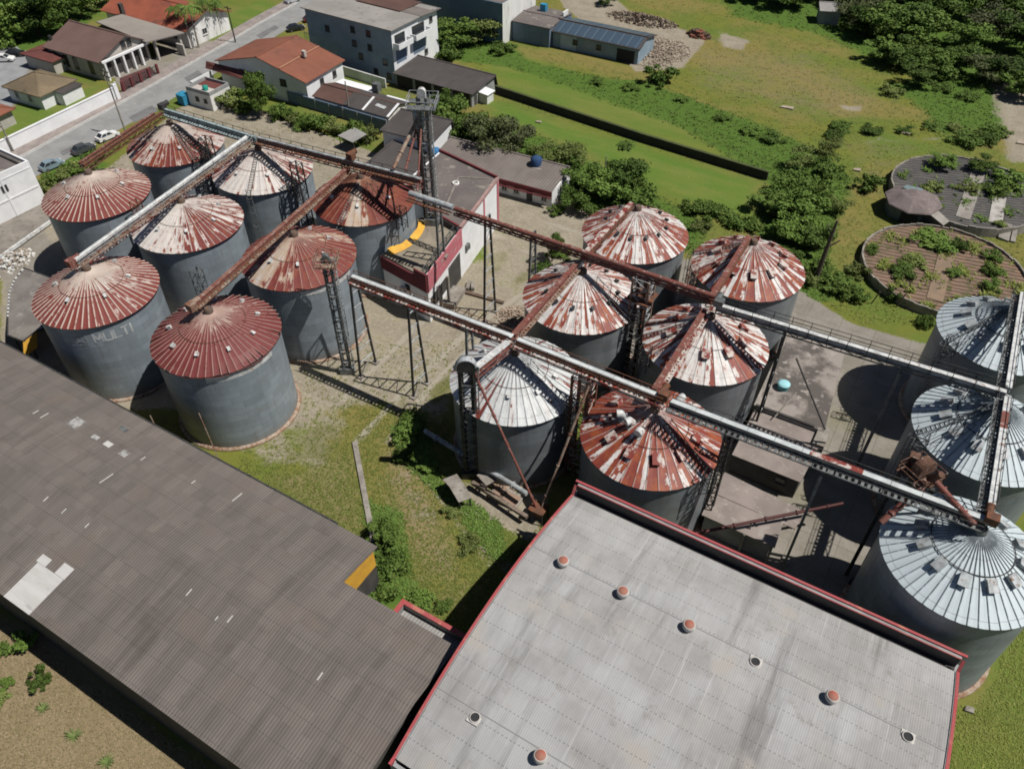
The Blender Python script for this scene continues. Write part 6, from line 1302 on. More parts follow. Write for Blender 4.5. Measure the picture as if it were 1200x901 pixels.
Z_DRY = [
 (px((-80, 700), (-80, 960), (300, 960), (220, 890), (60, 740)), 1.0, 0.85),
 (px((300, 560), (420, 520), (440, 650), (420, 650)), 2.0, 0.52), (px((520, 680), (600, 640), (560, 740), (470, 720)), 2.0, 0.45), (px((445, 510), (490, 545), (540, 640), (540, 690), (490, 680), (455, 590)), 1.5, 0.6),
 (px((800, 50), (960, 60), (1060, 120), (1000, 150), (900, 130), (800, 100)), 6.0, 0.42), (px((770, 60), (860, 50), (900, 80), (800, 90)), 3.0, 0.3),
 (px((220, 130), (440, 190), (420, 200), (220, 150)), 2.0, 0.3), (px((960, 150), (1100, 170), (1010, 260), (930, 330), (980, 260), (990, 200)), 4.0, 0.35),
 (px((1100, 760), (1260, 740), (1260, 960), (1100, 960)), 1.0, 0.22),
]
Z_BRIGHT = [(px((570, 118), (640, 138), (750, 172), (890, 214), (880, 260), (800, 235), (690, 180), (580, 140)), 2.0, 1.0), (px((560, 60), (600, 62), (760, 120), (890, 200), (740, 155), (590, 108)), 3.0, 0.75),
            (px((255, 20), (310, 0), (330, 10), (285, 40)), 1.5, 0.9), (px((0, 160), (0, 130), (60, 110), (122, 100), (100, 118), (20, 172)), 1.0, 0.85), (px((380, 70), (480, 120), (470, 130), (380, 90)), 1.5, 0.5)]
def band(pts, w_):
    a = [at(*p) for p in pts]; n = len(a); L_, R_ = [], []
    for i in range(n):
        d = (a[min(i+1, n-1)]-a[max(i-1, 0)]).normalized(); k = Vector((-d.y, d.x, 0))*w_/2; L_.append(tuple((a[i]+k).xy)); R_.append(tuple((a[i]-k).xy))
    return L_+R_[::-1]
Z_TRACK = [(band(q, w_), 0.35, a_) for q, w_, a_ in ((((415, 520), (470, 462), (545, 392), (610, 345)), 0.9, 1.0), (((452, 520), (505, 452), (575, 385), (640, 330)), 0.8, 0.9), (((400, 470), (452, 418), (520, 352)), 0.9, 0.9), (((430, 470), (500, 400), (560, 340)), 0.5, 0.7), (((465, 520), (520, 590), (560, 645), (580, 668)), 0.6, 0.75), (((440, 560), (470, 620), (500, 690)), 0.6, 0.5), (((560, 240), (640, 262), (690, 275)), 1.0, 0.7), (((550, 262), (630, 300), (640, 330)), 0.9, 0.7))]
Z_WEED = [(px(*q), 1.0, a_) for q, a_ in ((((500, 455), (540, 425), (560, 430), (520, 470), (505, 480)), 0.75), (((455, 470), (500, 420), (510, 425), (470, 480)), 0.6), (((590, 330), (640, 300), (650, 310), (600, 345)), 0.55), (((330, 500), (400, 490), (410, 540), (330, 545)), 0.5), (((560, 300), (600, 290), (600, 310), (565, 330)), 0.5))]
def zones(X, Y):
    out = []
    for Z in (Z_DIRT, Z_CONC, Z_LUSH, Z_DRY, Z_BRIGHT):
        a = np.zeros(X.shape)
        for poly, wdt, amt in Z: a = np.maximum(a, amt*soft(X, Y, poly, wdt))
        out.append(a)
    return out
gxs = np.concatenate([[-900, -500, -320], np.arange(-245, -72, 1.25), np.arange(-72, -20, 0.5), np.arange(-20, 70, 1.25), [140, 320, 700]]); gys = np.concatenate([[-400, -120, -40], np.arange(-6, 24, 1.25), np.arange(24, 80, 0.5), np.arange(80, 285, 1.25), [330, 450, 700, 1200]])
GX, GY = np.meshgrid(gxs, gys); nx, ny = len(gxs), len(gys)
zd, zc, zl, zdry, zb = zones(GX.ravel(), GY.ravel())
def layer(Z):
    a = np.zeros(GX.size)
    for poly, wdt, amt in Z: a = np.maximum(a, amt*soft(GX.ravel(), GY.ravel(), poly, wdt))
    return a
ztr, zwd = layer(Z_TRACK), layer(Z_WEED)
verts = np.stack([GX.ravel(), GY.ravel(), np.zeros(nx*ny)], 1)
ii = (np.arange(ny-1)[:, None]*nx+np.arange(nx-1)[None, :]).ravel(); faces = np.stack([ii, ii+1, ii+nx+1, ii+nx], 1)
me = bpy.data.meshes.new('ground'); me.from_pydata(verts.tolist(), [], faces.tolist())
for nm, arr in (('z_dirt', zd), ('z_conc', zc), ('z_lush', zl), ('z_dry', zdry), ('z_bright', zb), ('z_track', ztr), ('z_weed', zwd)):
    me.attributes.new(nm, 'FLOAT', 'POINT').data.foreach_set('value', arr.astype(np.float32))
G_OLIVE, G_BRIGHT, G_LUSH, G_DRY = (0.148, 0.156, 0.031), (0.095, 0.162, 0.028), (0.075, 0.132, 0.024), (0.255, 0.195, 0.122)
t = NT('ground'); p = t.pos()
n_big = t.noise(p, 0.06, 5.0, 0.6); n_mid = t.noise(p, 0.35, 6.0, 0.65); n_fin = t.noise(p, 2.2, 5.0, 0.7); n_grain = t.noise(p, 9.0, 3.0, 0.7)
def zmask(name, hard=0.16, wob=0.75):
    a = t.attr(name).outputs['Fac']; s = t.math('ADD', a, t.math('MULTIPLY', t.math('SUBTRACT', n_mid, 0.5), wob)); s = t.math('ADD', s, t.math('MULTIPLY', t.math('SUBTRACT', n_fin, 0.5), 0.45))
    return t.math('MULTIPLY', t.ramp(s, 0.5-hard, 0.5+hard), t.math('GREATER_THAN', a, 0.02))
n_wide = t.noise(t.mapv(p, (0.03, 0.055, 0.05)), 1.0, 6.0, 0.62)
col = t.mix(t.ramp(n_big, 0.38, 0.62), G_OLIVE, (0.108, 0.152, 0.030)); col = t.mix(t.ramp(n_wide, 0.43, 0.60), col, (0.19, 0.162, 0.052)); col = t.mix(t.math('MULTIPLY', t.ramp(n_mid, 0.45, 0.75), 0.6), col, (0.075, 0.11, 0.028))
col = t.mix(t.attr('z_bright').outputs['Fac'], col, t.mix(t.ramp(t.noise(t.mapv(p, (0.07, 0.30, 0.1)), 1.0, 5.0, 0.65), 0.38, 0.68), G_BRIGHT, (0.142, 0.176, 0.040)))
col = t.mix(zmask('z_lush'), col, G_LUSH)
col = t.mix(zmask('z_dry', 0.3), col, t.mix(t.ramp(n_mid, 0.3, 0.7), G_DRY, (0.20, 0.16, 0.088)))
dirt = t.mix(t.ramp(n_mid, 0.3, 0.7), (0.30, 0.265, 0.205), (0.225, 0.198, 0.148)); dirt = t.mix(t.ramp(n_fin, 0.5, 0.75), dirt, (0.36, 0.325, 0.26))
col = t.mix(zmask('z_dirt', 0.14, 0.9), col, dirt)
col = t.mix(t.math('MULTIPLY', zmask('z_weed', 0.2, 1.0), 0.85), col, (0.13, 0.13, 0.045))
col = t.mix(t.math('MULTIPLY', zmask('z_track', 0.25, 0.9), 0.8), col, (0.33, 0.30, 0.245))
conc = t.mix(t.ramp(n_mid, 0.35, 0.7), (0.25, 0.23, 0.20), (0.195, 0.178, 0.148)); conc = t.mix(t.ramp(n_big, 0.5, 0.66), conc, (0.20, 0.185, 0.125))
px_, py_, pz_ = t.sep(p); jx = t.math('LESS_THAN', t.math('FRACT', t.math('DIVIDE', px_, 4.6)), 0.018); jy = t.math('LESS_THAN', t.math('FRACT', t.math('DIVIDE', py_, 4.6)), 0.018)
conc = t.mix(t.math('MULTIPLY', t.math('MAXIMUM', jx, jy), 0.5), conc, (0.10, 0.10, 0.06))
col = t.mix(zmask('z_conc', 0.10, 0.35), col, conc)
v_ = t.n('ShaderNodeVectorMath', operation='SCALE'); t.put(v_.inputs[0], col); t.put(v_.inputs['Scale'], t.math('ADD', 0.72, t.math('ADD', t.math('MULTIPLY', n_fin, 0.36), t.math('MULTIPLY', n_grain, 0.22)))); col = v_.outputs[0]
t.bump(t.math('ADD', n_fin, t.math('MULTIPLY', n_grain, 0.5)), 0.6, 0.12)
me.materials.append(t.done(col, 0.95, 0.0, 0.1))
ground = bpy.data.objects.new('ground', me); COL.objects.link(ground); structure(ground)

# road, pavements, kerbs, marking
def sheet(name, pts, z, m, kind='structure'):
    b = MB(); b.add([(p[0], p[1], z) for p in pts], [tuple(range(len(pts)))]); o = b.build(name, m); o['kind'] = kind; return o
def strip(name, line, off0, off1, z, m, thick=0.0):
    b = MB(); L_, R_ = [], []
    for i, q in enumerate(line):
        a = Vector(line[max(i-1, 0)]); c = Vector(line[min(i+1, len(line)-1)]); d = (c-a).normalized(); k = Vector((d.y, -d.x)); q = Vector(q)
        L_.append((*(q+k*off0), z)); R_.append((*(q+k*off1), z))
    n = len(line)
    if thick == 0: b.add(L_+R_, [(i, n+i, n+i+1, i+1) for i in range(n-1)])
    else:
        lo = [(x, y, z-thick) for x, y, _ in L_+R_]
        b.add(L_+R_+lo, [(i, n+i, n+i+1, i+1) for i in range(n-1)]+[(i+1, 2*n+i+1, 2*n+i, i) for i in range(n-1)]+[(n+i, 3*n+i, 3*n+i+1, n+i+1) for i in range(n-1)])
    o = b.build(name, m); o['kind'] = 'structure'; return o
M_ASPH = mat('asphalt', (0.265, 0.265, 0.26), (0.215, 0.216, 0.213), 0.25, 0.9, c3=(0.30, 0.295, 0.285), s3=1.5)
M_PAVE = mat('pinkish_pavement', (0.29, 0.25, 0.23), (0.22, 0.19, 0.18), 0.5, 0.9, c3=(0.16, 0.14, 0.13), s3=2)
M_KERB = mat('pale_kerb', (0.52, 0.51, 0.49), (0.42, 0.41, 0.39), 0.8)
RL_ = [tuple(at(*q).xy) for q in ((-40, 217), (32, 180), (150, 116), (265, 51), (305, 27), (345, 5), (370, -14))]
RL_ = [(-143.6, 40), *RL_] if RL_[0][1] > 42 else RL_
strip('road', RL_, 0.0, 8.4, 0.02, M_ASPH); strip('kerb', RL_, -0.22, 0.0, 0.14, M_KERB, 0.14); strip('pavement', RL_, -3.4, -0.22, 0.13, M_PAVE, 0.12)
M_ASPH2 = mat('asphalt_repair', (0.17, 0.17, 0.168), (0.13, 0.13, 0.13), 0.5, 0.95, c3=(0.22, 0.215, 0.205), s3=2.0)
for q in (((150, 138), (178, 124), (186, 130), (158, 144)), ((215, 92), (232, 83), (238, 88), (222, 97)), ((70, 178), (96, 166), (100, 170), (74, 183)), ((300, 42), (322, 30), (327, 33), (306, 46))): sheet('road_patch', px(*q), 0.024, M_ASPH2)
strip('edge_line', RL_, 0.25, 0.42, 0.026, mat('road_paint', (0.6, 0.6, 0.58), (0.45, 0.45, 0.43), 1.0))
sheet('courtyard', px((143, 114), (186, 90), (176, 78), (140, 92)), 0.012, mat('maroon_paving', (0.10, 0.04, 0.038), (0.075, 0.033, 0.032), 0.6))
sheet('parking_court', px((-80, 125), (-60, 60), (20, 55), (38, 72), (12, 128), (0, 134)), 0.008, mat('parking_paving', (0.27, 0.28, 0.285), (0.22, 0.23, 0.235), 0.4))
strip('drainage_channel', px((416, 519), (438, 636)), -0.3, 0.3, 0.28, M_CONC, 0.28)
sheet('worn_track', px((560, 640), (566, 632), (632, 690), (620, 700)), 0.010, mat('track_dirt', (0.20, 0.17, 0.13), (0.16, 0.135, 0.10), 1.0))

# ------------------------------------------------------------------ vegetation
def leaf_mat(name, c1, c2, c3):
    t = NT(name); r = t.attr('rnd').outputs['Fac']; col = t.mix(t.ramp(r, 0.0, 0.6), c1, c2); col = t.mix(t.ramp(r, 0.72, 1.0), col, c3)
    ob = t.rnd(); ob2 = t.math('FRACT', t.math('MULTIPLY', ob, 7.31)); col = t.mix(t.math('MULTIPLY', ob2, 0.30), col, (0.115, 0.165, 0.035)); v = t.n('ShaderNodeVectorMath', operation='SCALE'); t.put(v.inputs[0], col); t.put(v.inputs['Scale'], t.math('ADD', 0.8, t.math('MULTIPLY', ob, 0.55)))
    t.b.inputs['Transmission Weight'].default_value = 0.0
    return t.done(v.outputs[0], 0.7, 0.0, 0.15)
M_LEAF_D = leaf_mat('foliage_dark', (0.030, 0.056, 0.012), (0.050, 0.088, 0.017), (0.08, 0.12, 0.024))
M_LEAF_M = leaf_mat('foliage_mid', (0.058, 0.102, 0.020), (0.088, 0.146, 0.029), (0.135, 0.182, 0.042))
M_LEAF_Y = leaf_mat('foliage_yellowish', (0.085, 0.11, 0.032), (0.125, 0.155, 0.046), (0.18, 0.195, 0.07))
M_LEAF_B = leaf_mat('foliage_brownish', (0.042, 0.052, 0.027), (0.068, 0.074, 0.04), (0.105, 0.10, 0.058))
M_BARK = mat('bark', (0.10, 0.08, 0.06), (0.065, 0.052, 0.04), 2.0)
M_BARKP = mat('palm_bark', (0.26, 0.23, 0.19), (0.18, 0.16, 0.13), 2.0)
def leaf_mesh(name, n, blobs, size, m, seed, up=0.35, thin=0.55):
    """n folded leaves spread through overlapping lobes; lobes = (centre, radii); leaves denser near each lobe's skin"""
    g = np.random.default_rng(seed); wts = np.array([b[1][0]*b[1][1]+b[1][0]*b[1][2] for b in blobs]); wts = wts/wts.sum()
    k = g.choice(len(blobs), n, p=wts); C = np.array([b[0] for b in blobs])[k]; Rd = np.array([b[1] for b in blobs])[k]
    d = g.normal(size=(n, 3)); d /= np.linalg.norm(d, axis=1)[:, None]; r = 1-0.75*g.random(n)**2.2; P_ = C+Rd*d*r[:, None]*(1+0.12*g.normal(size=(n, 1)))
    P_[:, 2] = np.maximum(P_[:, 2], 0.05)
    nrm = d+np.array([0, 0, up])+0.75*g.normal(size=(n, 3)); nrm /= np.linalg.norm(nrm, axis=1)[:, None]
    a = np.cross(nrm, g.normal(size=(n, 3))); a /= np.linalg.norm(a, axis=1)[:, None]; b = np.cross(nrm, a); s = size*(0.35+1.3*g.random(n)**1.6)[:, None]
    q = np.stack([P_-a*s, P_+b*s*thin+nrm*s*0.15, P_+a*s, P_-b*s*thin+nrm*s*0.15], 1).reshape(-1, 3)
    return quad_mesh(name, q, np.repeat(np.clip(0.25+0.45*g.random(n)+0.3*g.random(len(blobs))[k], 0, 1), 4), m)
def quad_mesh(name, q, rnd, m):
    n = len(q)//4; me = bpy.data.meshes.new(name); me.vertices.add(len(q)); me.vertices.foreach_set('co', q.astype(np.float32).ravel())
    me.loops.add(len(q)); me.loops.foreach_set('vertex_index', np.arange(len(q), dtype=np.int32)); me.polygons.add(n)
    me.polygons.foreach_set('loop_start', np.arange(0, len(q), 4, dtype=np.int32))
    me.attributes.new('rnd', 'FLOAT', 'POINT').data.foreach_set('value', rnd.astype(np.float32)); me.materials.append(m); me.update(calc_edges=True); me.validate(); return me
def trunk_mesh(name, h, r, seed, limbs=5, m=None, spread=0.55):
    r_ = random.Random(seed); b = MB(); top = Vector((r_.uniform(-.2, .2), r_.uniform(-.2, .2), h)); b.tube([(0, 0, 0), (0.05, 0.03, h*0.4), tuple(top)], [r, r*0.75, r*0.4], 8)
    for i in range(limbs):
        a = 2*math.pi*i/limbs+r_.uniform(-.4, .4); z = h*r_.uniform(.4, .8); l = h*spread*r_.uniform(.6, 1.1); b.tube([(0, 0, z), (math.cos(a)*l*.5, math.sin(a)*l*.5, z+l*.5), (math.cos(a)*l, math.sin(a)*l, z+l*.85)], [r*.5, r*.3, r*.12], 6)
    o = b.build(name, m or M_BARK); me = o.data; bpy.data.objects.remove(o); return me
def lobes(seed, n, R_, H, z0, flat=0.7):
    r_ = random.Random(seed); out = [((0, 0, z0+H*0.42), (R_*.46, R_*.46, H*.44))]
    for i in range(n):
        a = 2*math.pi*i/n+r_.uniform(-.5, .5); q = R_*r_.uniform(.35, .92); s = R_*r_.uniform(.17, .42); out.append(((math.cos(a)*q, math.sin(a)*q, z0+H*r_.uniform(.12, .92)), (s, s*r_.uniform(.8, 1.2), s*flat*r_.uniform(.8, 1.2))))
    return out
# unit trees: crown about 2 m across and 2 m tall, scaled per tree
CROWNS, TRUNKS = {}, {}
for kind, m, spec in (('tree', M_LEAF_M, (5200, 15, 0.066)), ('dark_tree', M_LEAF_D, (5600, 16, 0.062)), ('yellow_tree', M_LEAF_Y, (2800, 14, 0.062)), ('brown_tree', M_LEAF_B, (4800, 16, 0.055)), ('bush', M_LEAF_M, (2000, 11, 0.088)), ('dark_bush', M_LEAF_D, (2000, 11, 0.088)), ('yellow_bush', M_LEAF_Y, (1800, 11, 0.088))):
    CROWNS[kind] = [leaf_mesh('crown', spec[0], lobes(31*j+len(kind)*7, spec[1], 1.0, 1.5 if 'tree' in kind else 1.0, 0.5 if 'tree' in kind else 0.05), spec[2], m, 100+j) for j in range(3)]
    TRUNKS[kind] = [trunk_mesh('trunk', 1.3 if 'tree' in kind else 0.55, 0.075, j, 5 if 'tree' in kind else 4) for j in range(2)]
cj = [0]
def place(kind, u, v, R_, H, label, name=None, group=None, xy=None, cat=None, z=0.0):
    """tree or bush with crown radius R_ and total height H, foot at photograph pixel u, v"""
    q = Vector((*xy, 0)) if xy else at(u, v, z); i = cj[0]; cj[0] += 1; isb = 'bush' in kind
    root = bpy.data.objects.new(name or ('bush' if isb else 'tree'), None); COL.objects.link(root); root.location = q; tag(root, label, cat or ('bush' if isb else 'tree'), group)
    hs_ = H/(1.15 if isb else 2.1)
    for nm, me in (('crown', CROWNS[kind][i % 3]), ('trunk', TRUNKS[kind][i % 2])):
        o = bpy.data.objects.new(nm, me); COL.objects.link(o); o.parent = root; o.scale = (R_, R_*(0.85+0.3*rng.random()), hs_) if nm == 'crown' else (hs_*0.9, hs_*0.9, hs_); o.rotation_euler = (0, 0, rng.uniform(0, 6.28))
    return root
# wood at the top left
W1 = 'trees of the dark wood above the paved court'
for i, (u, v, R_, H) in enumerate(((18, 52, 5.5, 10), (48, 44, 6.0, 11), (78, 40, 5.5, 10), (62, 22, 6.5, 12), (28, 26, 6.5, 12), (2, 36, 6, 11), (95, 22, 4.5, 8), (5, 10, 7, 12), (44, 6, 7, 12), (85, 4, 6, 10), (-18, 60, 5.5, 10), (-30, 30, 7, 12))):
    place('dark_tree' if i % 3 else 'tree', u, v, R_, H, 'dense dark green tree in the wood at the upper left, beyond the paved court', 'wood_tree', W1)
place('yellow_tree', 108, 14, 3.4, 5.0, 'light tree at the edge of the dark wood beside the orange roof')
place('bush', 7, 55, 3.0, 4.0, 'bright green shrub at the left edge above the parked white car'); place('tree', 118, 6, 4, 6, 'mid green tree between the wood and the bright orange roof')
# palms along the street
def palm(u, v, h, label):
    q = at(u, v); root = thing('palm_tree', (q.x, q.y, 0), label, 'palm', 'palms along the street'); b = MB(); b.tube([(q.x, q.y, 0), (q.x+0.15, q.y, h*0.5), (q.x+0.1, q.y+0.1, h)], [0.24, 0.17, 0.13], 10); b.build('trunk', M_BARKP, root)
    r_ = random.Random(int(u*3+v)); qs, rn = [], []
    for k in range(17):
        a = 2*math.pi*k/17+r_.uniform(-.2, .2); L = r_.uniform(2.3, 3.1); e = r_.uniform(-0.1, 0.9); pts = []
        for s in np.linspace(0, 1, 8): pts.append(Vector((math.cos(a)*L*s, math.sin(a)*L*s, L*s*e-L*1.0*s*s)))
        sd = Vector((-math.sin(a), math.cos(a), 0))
        for p0, p1, s in zip(pts[:-1], pts[1:], np.linspace(0, 1, 8)):
            for sg in (-1, 1):
                wv = (0.62*math.sin(math.pi*min(0.96, s+0.12)))*sg; dr = Vector((0, 0, -abs(wv)*0.55)); tip = (p1-p0)*0.5
                qs += [p0, p0.lerp(p1, .62), p0.lerp(p1, .62)+sd*wv+dr+tip, p0+sd*wv*0.95+dr+tip]; rn += [r_.random()]*4
    me = quad_mesh('fronds', np.array([tuple(p) for p in qs])+np.array([0.1, 0.1, h]), np.array(rn), M_LEAF_M); o = bpy.data.objects.new('fronds', me); COL.objects.link(o); o.parent = root
palm(215, 49, 7.5, 'palm with a bare pale trunk at the corner of the beige carport'); palm(233, 56, 9.0, 'tallest palm with full crown on the far side of the street'); palm(246, 45, 8.0, 'palm beside the pale awning, third along the street'); palm(259, 40, 7.0, 'last slender palm before the green lawn at the street bend')
# roadside and wall bushes
HB = 'bushes along the blue grey wall'
for i, (u, v, R_, H, kd) in enumerate(((272, 126, 2.6, 3.0, 'yellow_bush'), (288, 131, 2.2, 2.6, 'bush'), (327, 139, 2.2, 2.8, 'bush'), (345, 146, 1.6, 2.0, 'yellow_bush'), (358, 150, 2.0, 2.4, 'bush'), (374, 151, 2.3, 2.8, 'bush'), (392, 156, 2.0, 2.4, 'yellow_bush'), (407, 158, 1.7, 2.0, 'bush'), (421, 162, 2.3, 2.8, 'bush'), (436, 164, 2.0, 2.4, 'yellow_bush'), (278, 118, 2.0, 2.6, 'bush'), (338, 139, 1.5, 2.4, 'dark_bush'))):
    place(kd, u, v, R_, H, 'rounded bush in the row between the tan lot and the blue grey wall', group=HB)
place('dark_tree', 308, 136, 3.0, 9.0, 'tall dark conical tree standing before the pale blue house', 'conifer_tree')
HG = 'hedge bushes along the street'
for i, (u, v, R_) in enumerate(((60, 214, 1.9), (72, 212, 2.3), (86, 206, 2.3), (98, 200, 2.0), (108, 192, 1.8), (50, 224, 1.6), (118, 186, 1.4))): place('yellow_bush' if i % 2 else 'bush', u, v, R_, 1.9, 'leafy bush in the hedge between the street and the grey topped red silo', group=HG)
# behind the apartment block and garage
place('tree', 512, 62, 4.2, 6.5, 'broad tree by the end of the apartment block'); place('tree', 540, 55, 4.6, 6.0, 'rounded tree against the dark blue wall'); place('yellow_tree', 566, 50, 4.2, 5.6, 'lighter rounded tree on the right against the dark blue wall'); place('bush', 526, 70, 3.0, 3.0, 'low shrub in front of the rounded trees above the garage roof'); place('bush', 590, 62, 2.6, 2.2, 'low green shrub at the corner of the open meadow, right of the rounded trees')
place('tree', 520, 132, 2.6, 4.4, 'small tree right behind the head of the tall elevator'); place('tree', 536, 166, 4.0, 7.4, 'green tree between the tall elevator and the dark brownish tree'); place('tree', 528, 148, 3.2, 5.0, 'green tree at the garage corner behind the tall elevator')
place('brown_tree', 576, 188, 5.0, 8.8, 'dark brownish tree overhanging the low grey roof'); place('brown_tree', 602, 190, 4.0, 7.4, 'smaller brownish tree beside the dark brownish one'); place('dark_tree', 553, 174, 3.8, 7.6, 'very dark tree squeezed between the green and the brownish tree'); place('dark_bush', 622, 184, 2.2, 2.4, 'dark bush behind the dark blue roof tank')
place('yellow_tree', 666, 196, 4.2, 5.0, 'thin airy yellowish tree in front of the bright lawn'); place('yellow_tree', 640, 192, 3.0, 3.6, 'small airy tree beside the dark blue roof tank')
place('tree', 684, 232, 4.4, 5.6, 'bushy green tree at the end of the low maroon edged building'); place('tree', 708, 236, 3.6, 5.0, 'green tree beside the pale post at the yard corner'); place('dark_tree', 732, 222, 4.4, 6.4, 'rounded dark tree standing at the edge of the bright lawn'); place('tree', 676, 246, 3.0, 3.8, 'low green tree spilling onto the dirt yard'); place('bush', 752, 240, 2.8, 2.6, 'bush just above the farthest striped silo'); place('bush', 652, 250, 1.6, 1.4, 'low bush at the corner of the dirt yard')
place('dark_tree', 647, 306, 1.7, 4.6, 'small dark conical tree at the left of the farthest striped silo', 'conifer_tree'); place('dark_bush', 640, 318, 2.0, 1.5, 'dark low bush in the shade beside the flaking silo')
# green band right of the white silos
BD = 'trees of the overgrown strip'
for i, (u, v, R_, H, kd) in enumerate(((905, 250, 3.4, 3.4, 'tree'), (925, 236, 4.0, 5.0, 'tree'), (948, 246, 3.0, 5.6, 'tree'), (965, 216, 3.4, 4.6, 'tree'), (940, 200, 2.8, 4.0, 'yellow_tree'), (970, 182, 2.4, 3.4, 'yellow_tree'), (922, 284, 3.4, 4.4, 'tree'), (950, 292, 3.2, 4.4, 'tree'), (915, 312, 2.4, 3.0, 'dark_tree'), (980, 250, 2.0, 2.6, 'yellow_tree'), (936, 262, 4.0, 5.4, 'tree'))):
    place(kd, u, v, R_, H, 'leafy tree in the overgrown green strip right of the boldly striped silo', 'scrub_tree', BD)
for i, (u, v, R_, kd) in enumerate(((960, 318, 2.0, 'bush'), (975, 335, 2.4, 'bush'), (990, 345, 2.0, 'bush'), (945, 332, 1.8, 'yellow_bush'), (1005, 352, 1.5, 'bush'), (860, 262, 2.4, 'bush'), (835, 252, 2.2, 'bush'), (815, 248, 2.2, 'dark_bush'), (880, 268, 2.0, 'bush'), (1018, 300, 1.3, 'bush'), (1002, 322, 1.6, 'yellow_bush'), (1045, 352, 1.2, 'dark_bush'), (1082, 380, 1.4, 'dark_bush'))):
    place(kd, u, v, R_, 1.7, 'low bush on the verge between the striped silos and the round ruins', group='verge bushes by the grey road')
place('bush', 1017, 222, 2.2, 2.6, 'lone bush with a dark shadow beside the ruined round hut'); place('dark_bush', 773, 98, 3.2, 3.4, 'dark bush at the foot of the sprawling rubble heap')
# field bushes
FB = 'bushes scattered over the rough meadow'
for i, (u, v, R_, kd) in enumerate(((1045, 110, 2.6, 'yellow_bush'), (1022, 156, 2.2, 'dark_bush'), (1060, 155, 1.8, 'dark_bush'), (1130, 168, 3.0, 'bush'), (1150, 165, 3.0, 'dark_bush'), (1165, 158, 3.0, 'bush'), (1135, 115, 2.4, 'dark_bush'), (1105, 105, 2.2, 'dark_bush'), (985, 150, 2.2, 'bush'), (975, 160, 2.0, 'dark_bush'), (1090, 150, 1.8, 'bush'), (1120, 152, 1.7, 'yellow_bush'), (905, 165, 2.2, 'bush'), (880, 155, 2.0, 'bush'), (845, 140, 1.8, 'bush'), (800, 118, 1.6, 'bush'), (740, 105, 1.8, 'bush'), (700, 98, 1.7, 'dark_bush'))):
    place(kd, u, v, R_, R_*0.55, 'low rounded bush scattered on the rough meadow beyond the silos', group=FB)
# wood at the top right
W2 = 'trees of the wood along the top right edge'
tr_ = random.Random(5)
for i, (u, v, R_, H) in enumerate(((860, -8, 5, 7), (885, 2, 5, 7), (915, 8, 5, 7), (932, 8, 5, 7), (1000, 30, 5.0, 6.5), (1012, 42, 4.5, 6), (1030, 46, 5.5, 7), (1055, 40, 6, 8), (1080, 48, 5.5, 7), (1040, 22, 6, 8), (1018, 16, 6, 8), (1075, 20, 6, 9), (1105, 30, 6, 8), (1010, -4, 7, 10), (1050, 0, 7, 10), (975, 4, 6, 8), (1095, 2, 7, 9), (940, -8, 6, 8), (1130, 60, 5, 6), (1160, 50, 6, 8), (1190, 60, 6, 8), (1150, 20, 7, 9), (1185, 25, 7, 9), (1200, -6, 8, 10), (1150, -10, 8, 10), (1120, 80, 4.5, 5.5), (1095, 86, 4.5, 5), (1060, 78, 4.6, 5.5), (1035, 72, 4.2, 5), (1150, 95, 4.5, 5.5), (1175, 100, 4.5, 6), (1195, 115, 4, 5), (1075, 100, 3.8, 4), (1215, 80, 6, 8), (820, -14, 5, 7), (780, -20, 5, 7), (700, -10, 3, 4), (710, 6, 2.4, 3))):
    place(('dark_tree', 'tree', 'dark_tree', 'tree', 'brown_tree')[i % 5], u, v, R_, H, 'tree in the thick wood along the upper right edge, behind the meadow', 'wood_tree', W2)
# on the ruins
for (u, v, R_, H, kd, lb) in ((1102, 192, 2.2, 3.0, 'tree', 'upright green bush growing near the far rim of the grey round ruin'), (1150, 196, 2.3, 3.0, 'dark_tree', 'dark bush on the far rim of the grey round ruin'), (1180, 212, 2.8, 2.6, 'bush', 'spreading bush at the right side of the grey round ruin'), (1165, 222, 2.2, 2.2, 'bush', 'bush in the middle right of the grey round ruin'), (1090, 218, 1.7, 1.6, 'yellow_bush', 'yellow green weed clump in the left half of the grey round ruin'), (1092, 234, 1.5, 1.4, 'yellow_bush', 'yellow weeds below the other clump in the grey round ruin'), (1135, 220, 1.8, 1.3, 'yellow_bush', 'yellow green weeds at the centre of the grey round ruin'), (1172, 260, 1.0, 0.9, 'yellow_bush', 'small weed by the pale strip in the grey round ruin'),
                            (1088, 278, 2.4, 1.7, 'bush', 'weeds at the far rim of the brown tiled ruin'), (1102, 284, 2.4, 1.6, 'bush', 'wide clump of weeds near the top of the brown tiled ruin'), (1125, 288, 1.3, 2.2, 'dark_bush', 'narrow dark bush in the brown tiled ruin'), (1163, 300, 1.3, 1.6, 'bush', 'upper bush of the green row across the brown tiled ruin'), (1162, 316, 1.4, 1.8, 'bush', 'middle bush of the green row across the brown tiled ruin'), (1161, 334, 1.3, 1.6, 'bush', 'lower bush of the green row across the brown tiled ruin'), (1056, 316, 1.8, 1.5, 'dark_bush', 'dark weeds inside the left rim of the brown tiled ruin'), (1070, 306, 1.7, 1.2, 'yellow_bush', 'yellowish weeds in the left half of the brown tiled ruin'), (1118, 318, 1.2, 1.2, 'bush', 'small weed clump beside the brown strip in the round ruin')):
    place(kd, u, v+4, R_*1.1, H*0.75, lb, z=1.3 if v < 265 else 1.0)
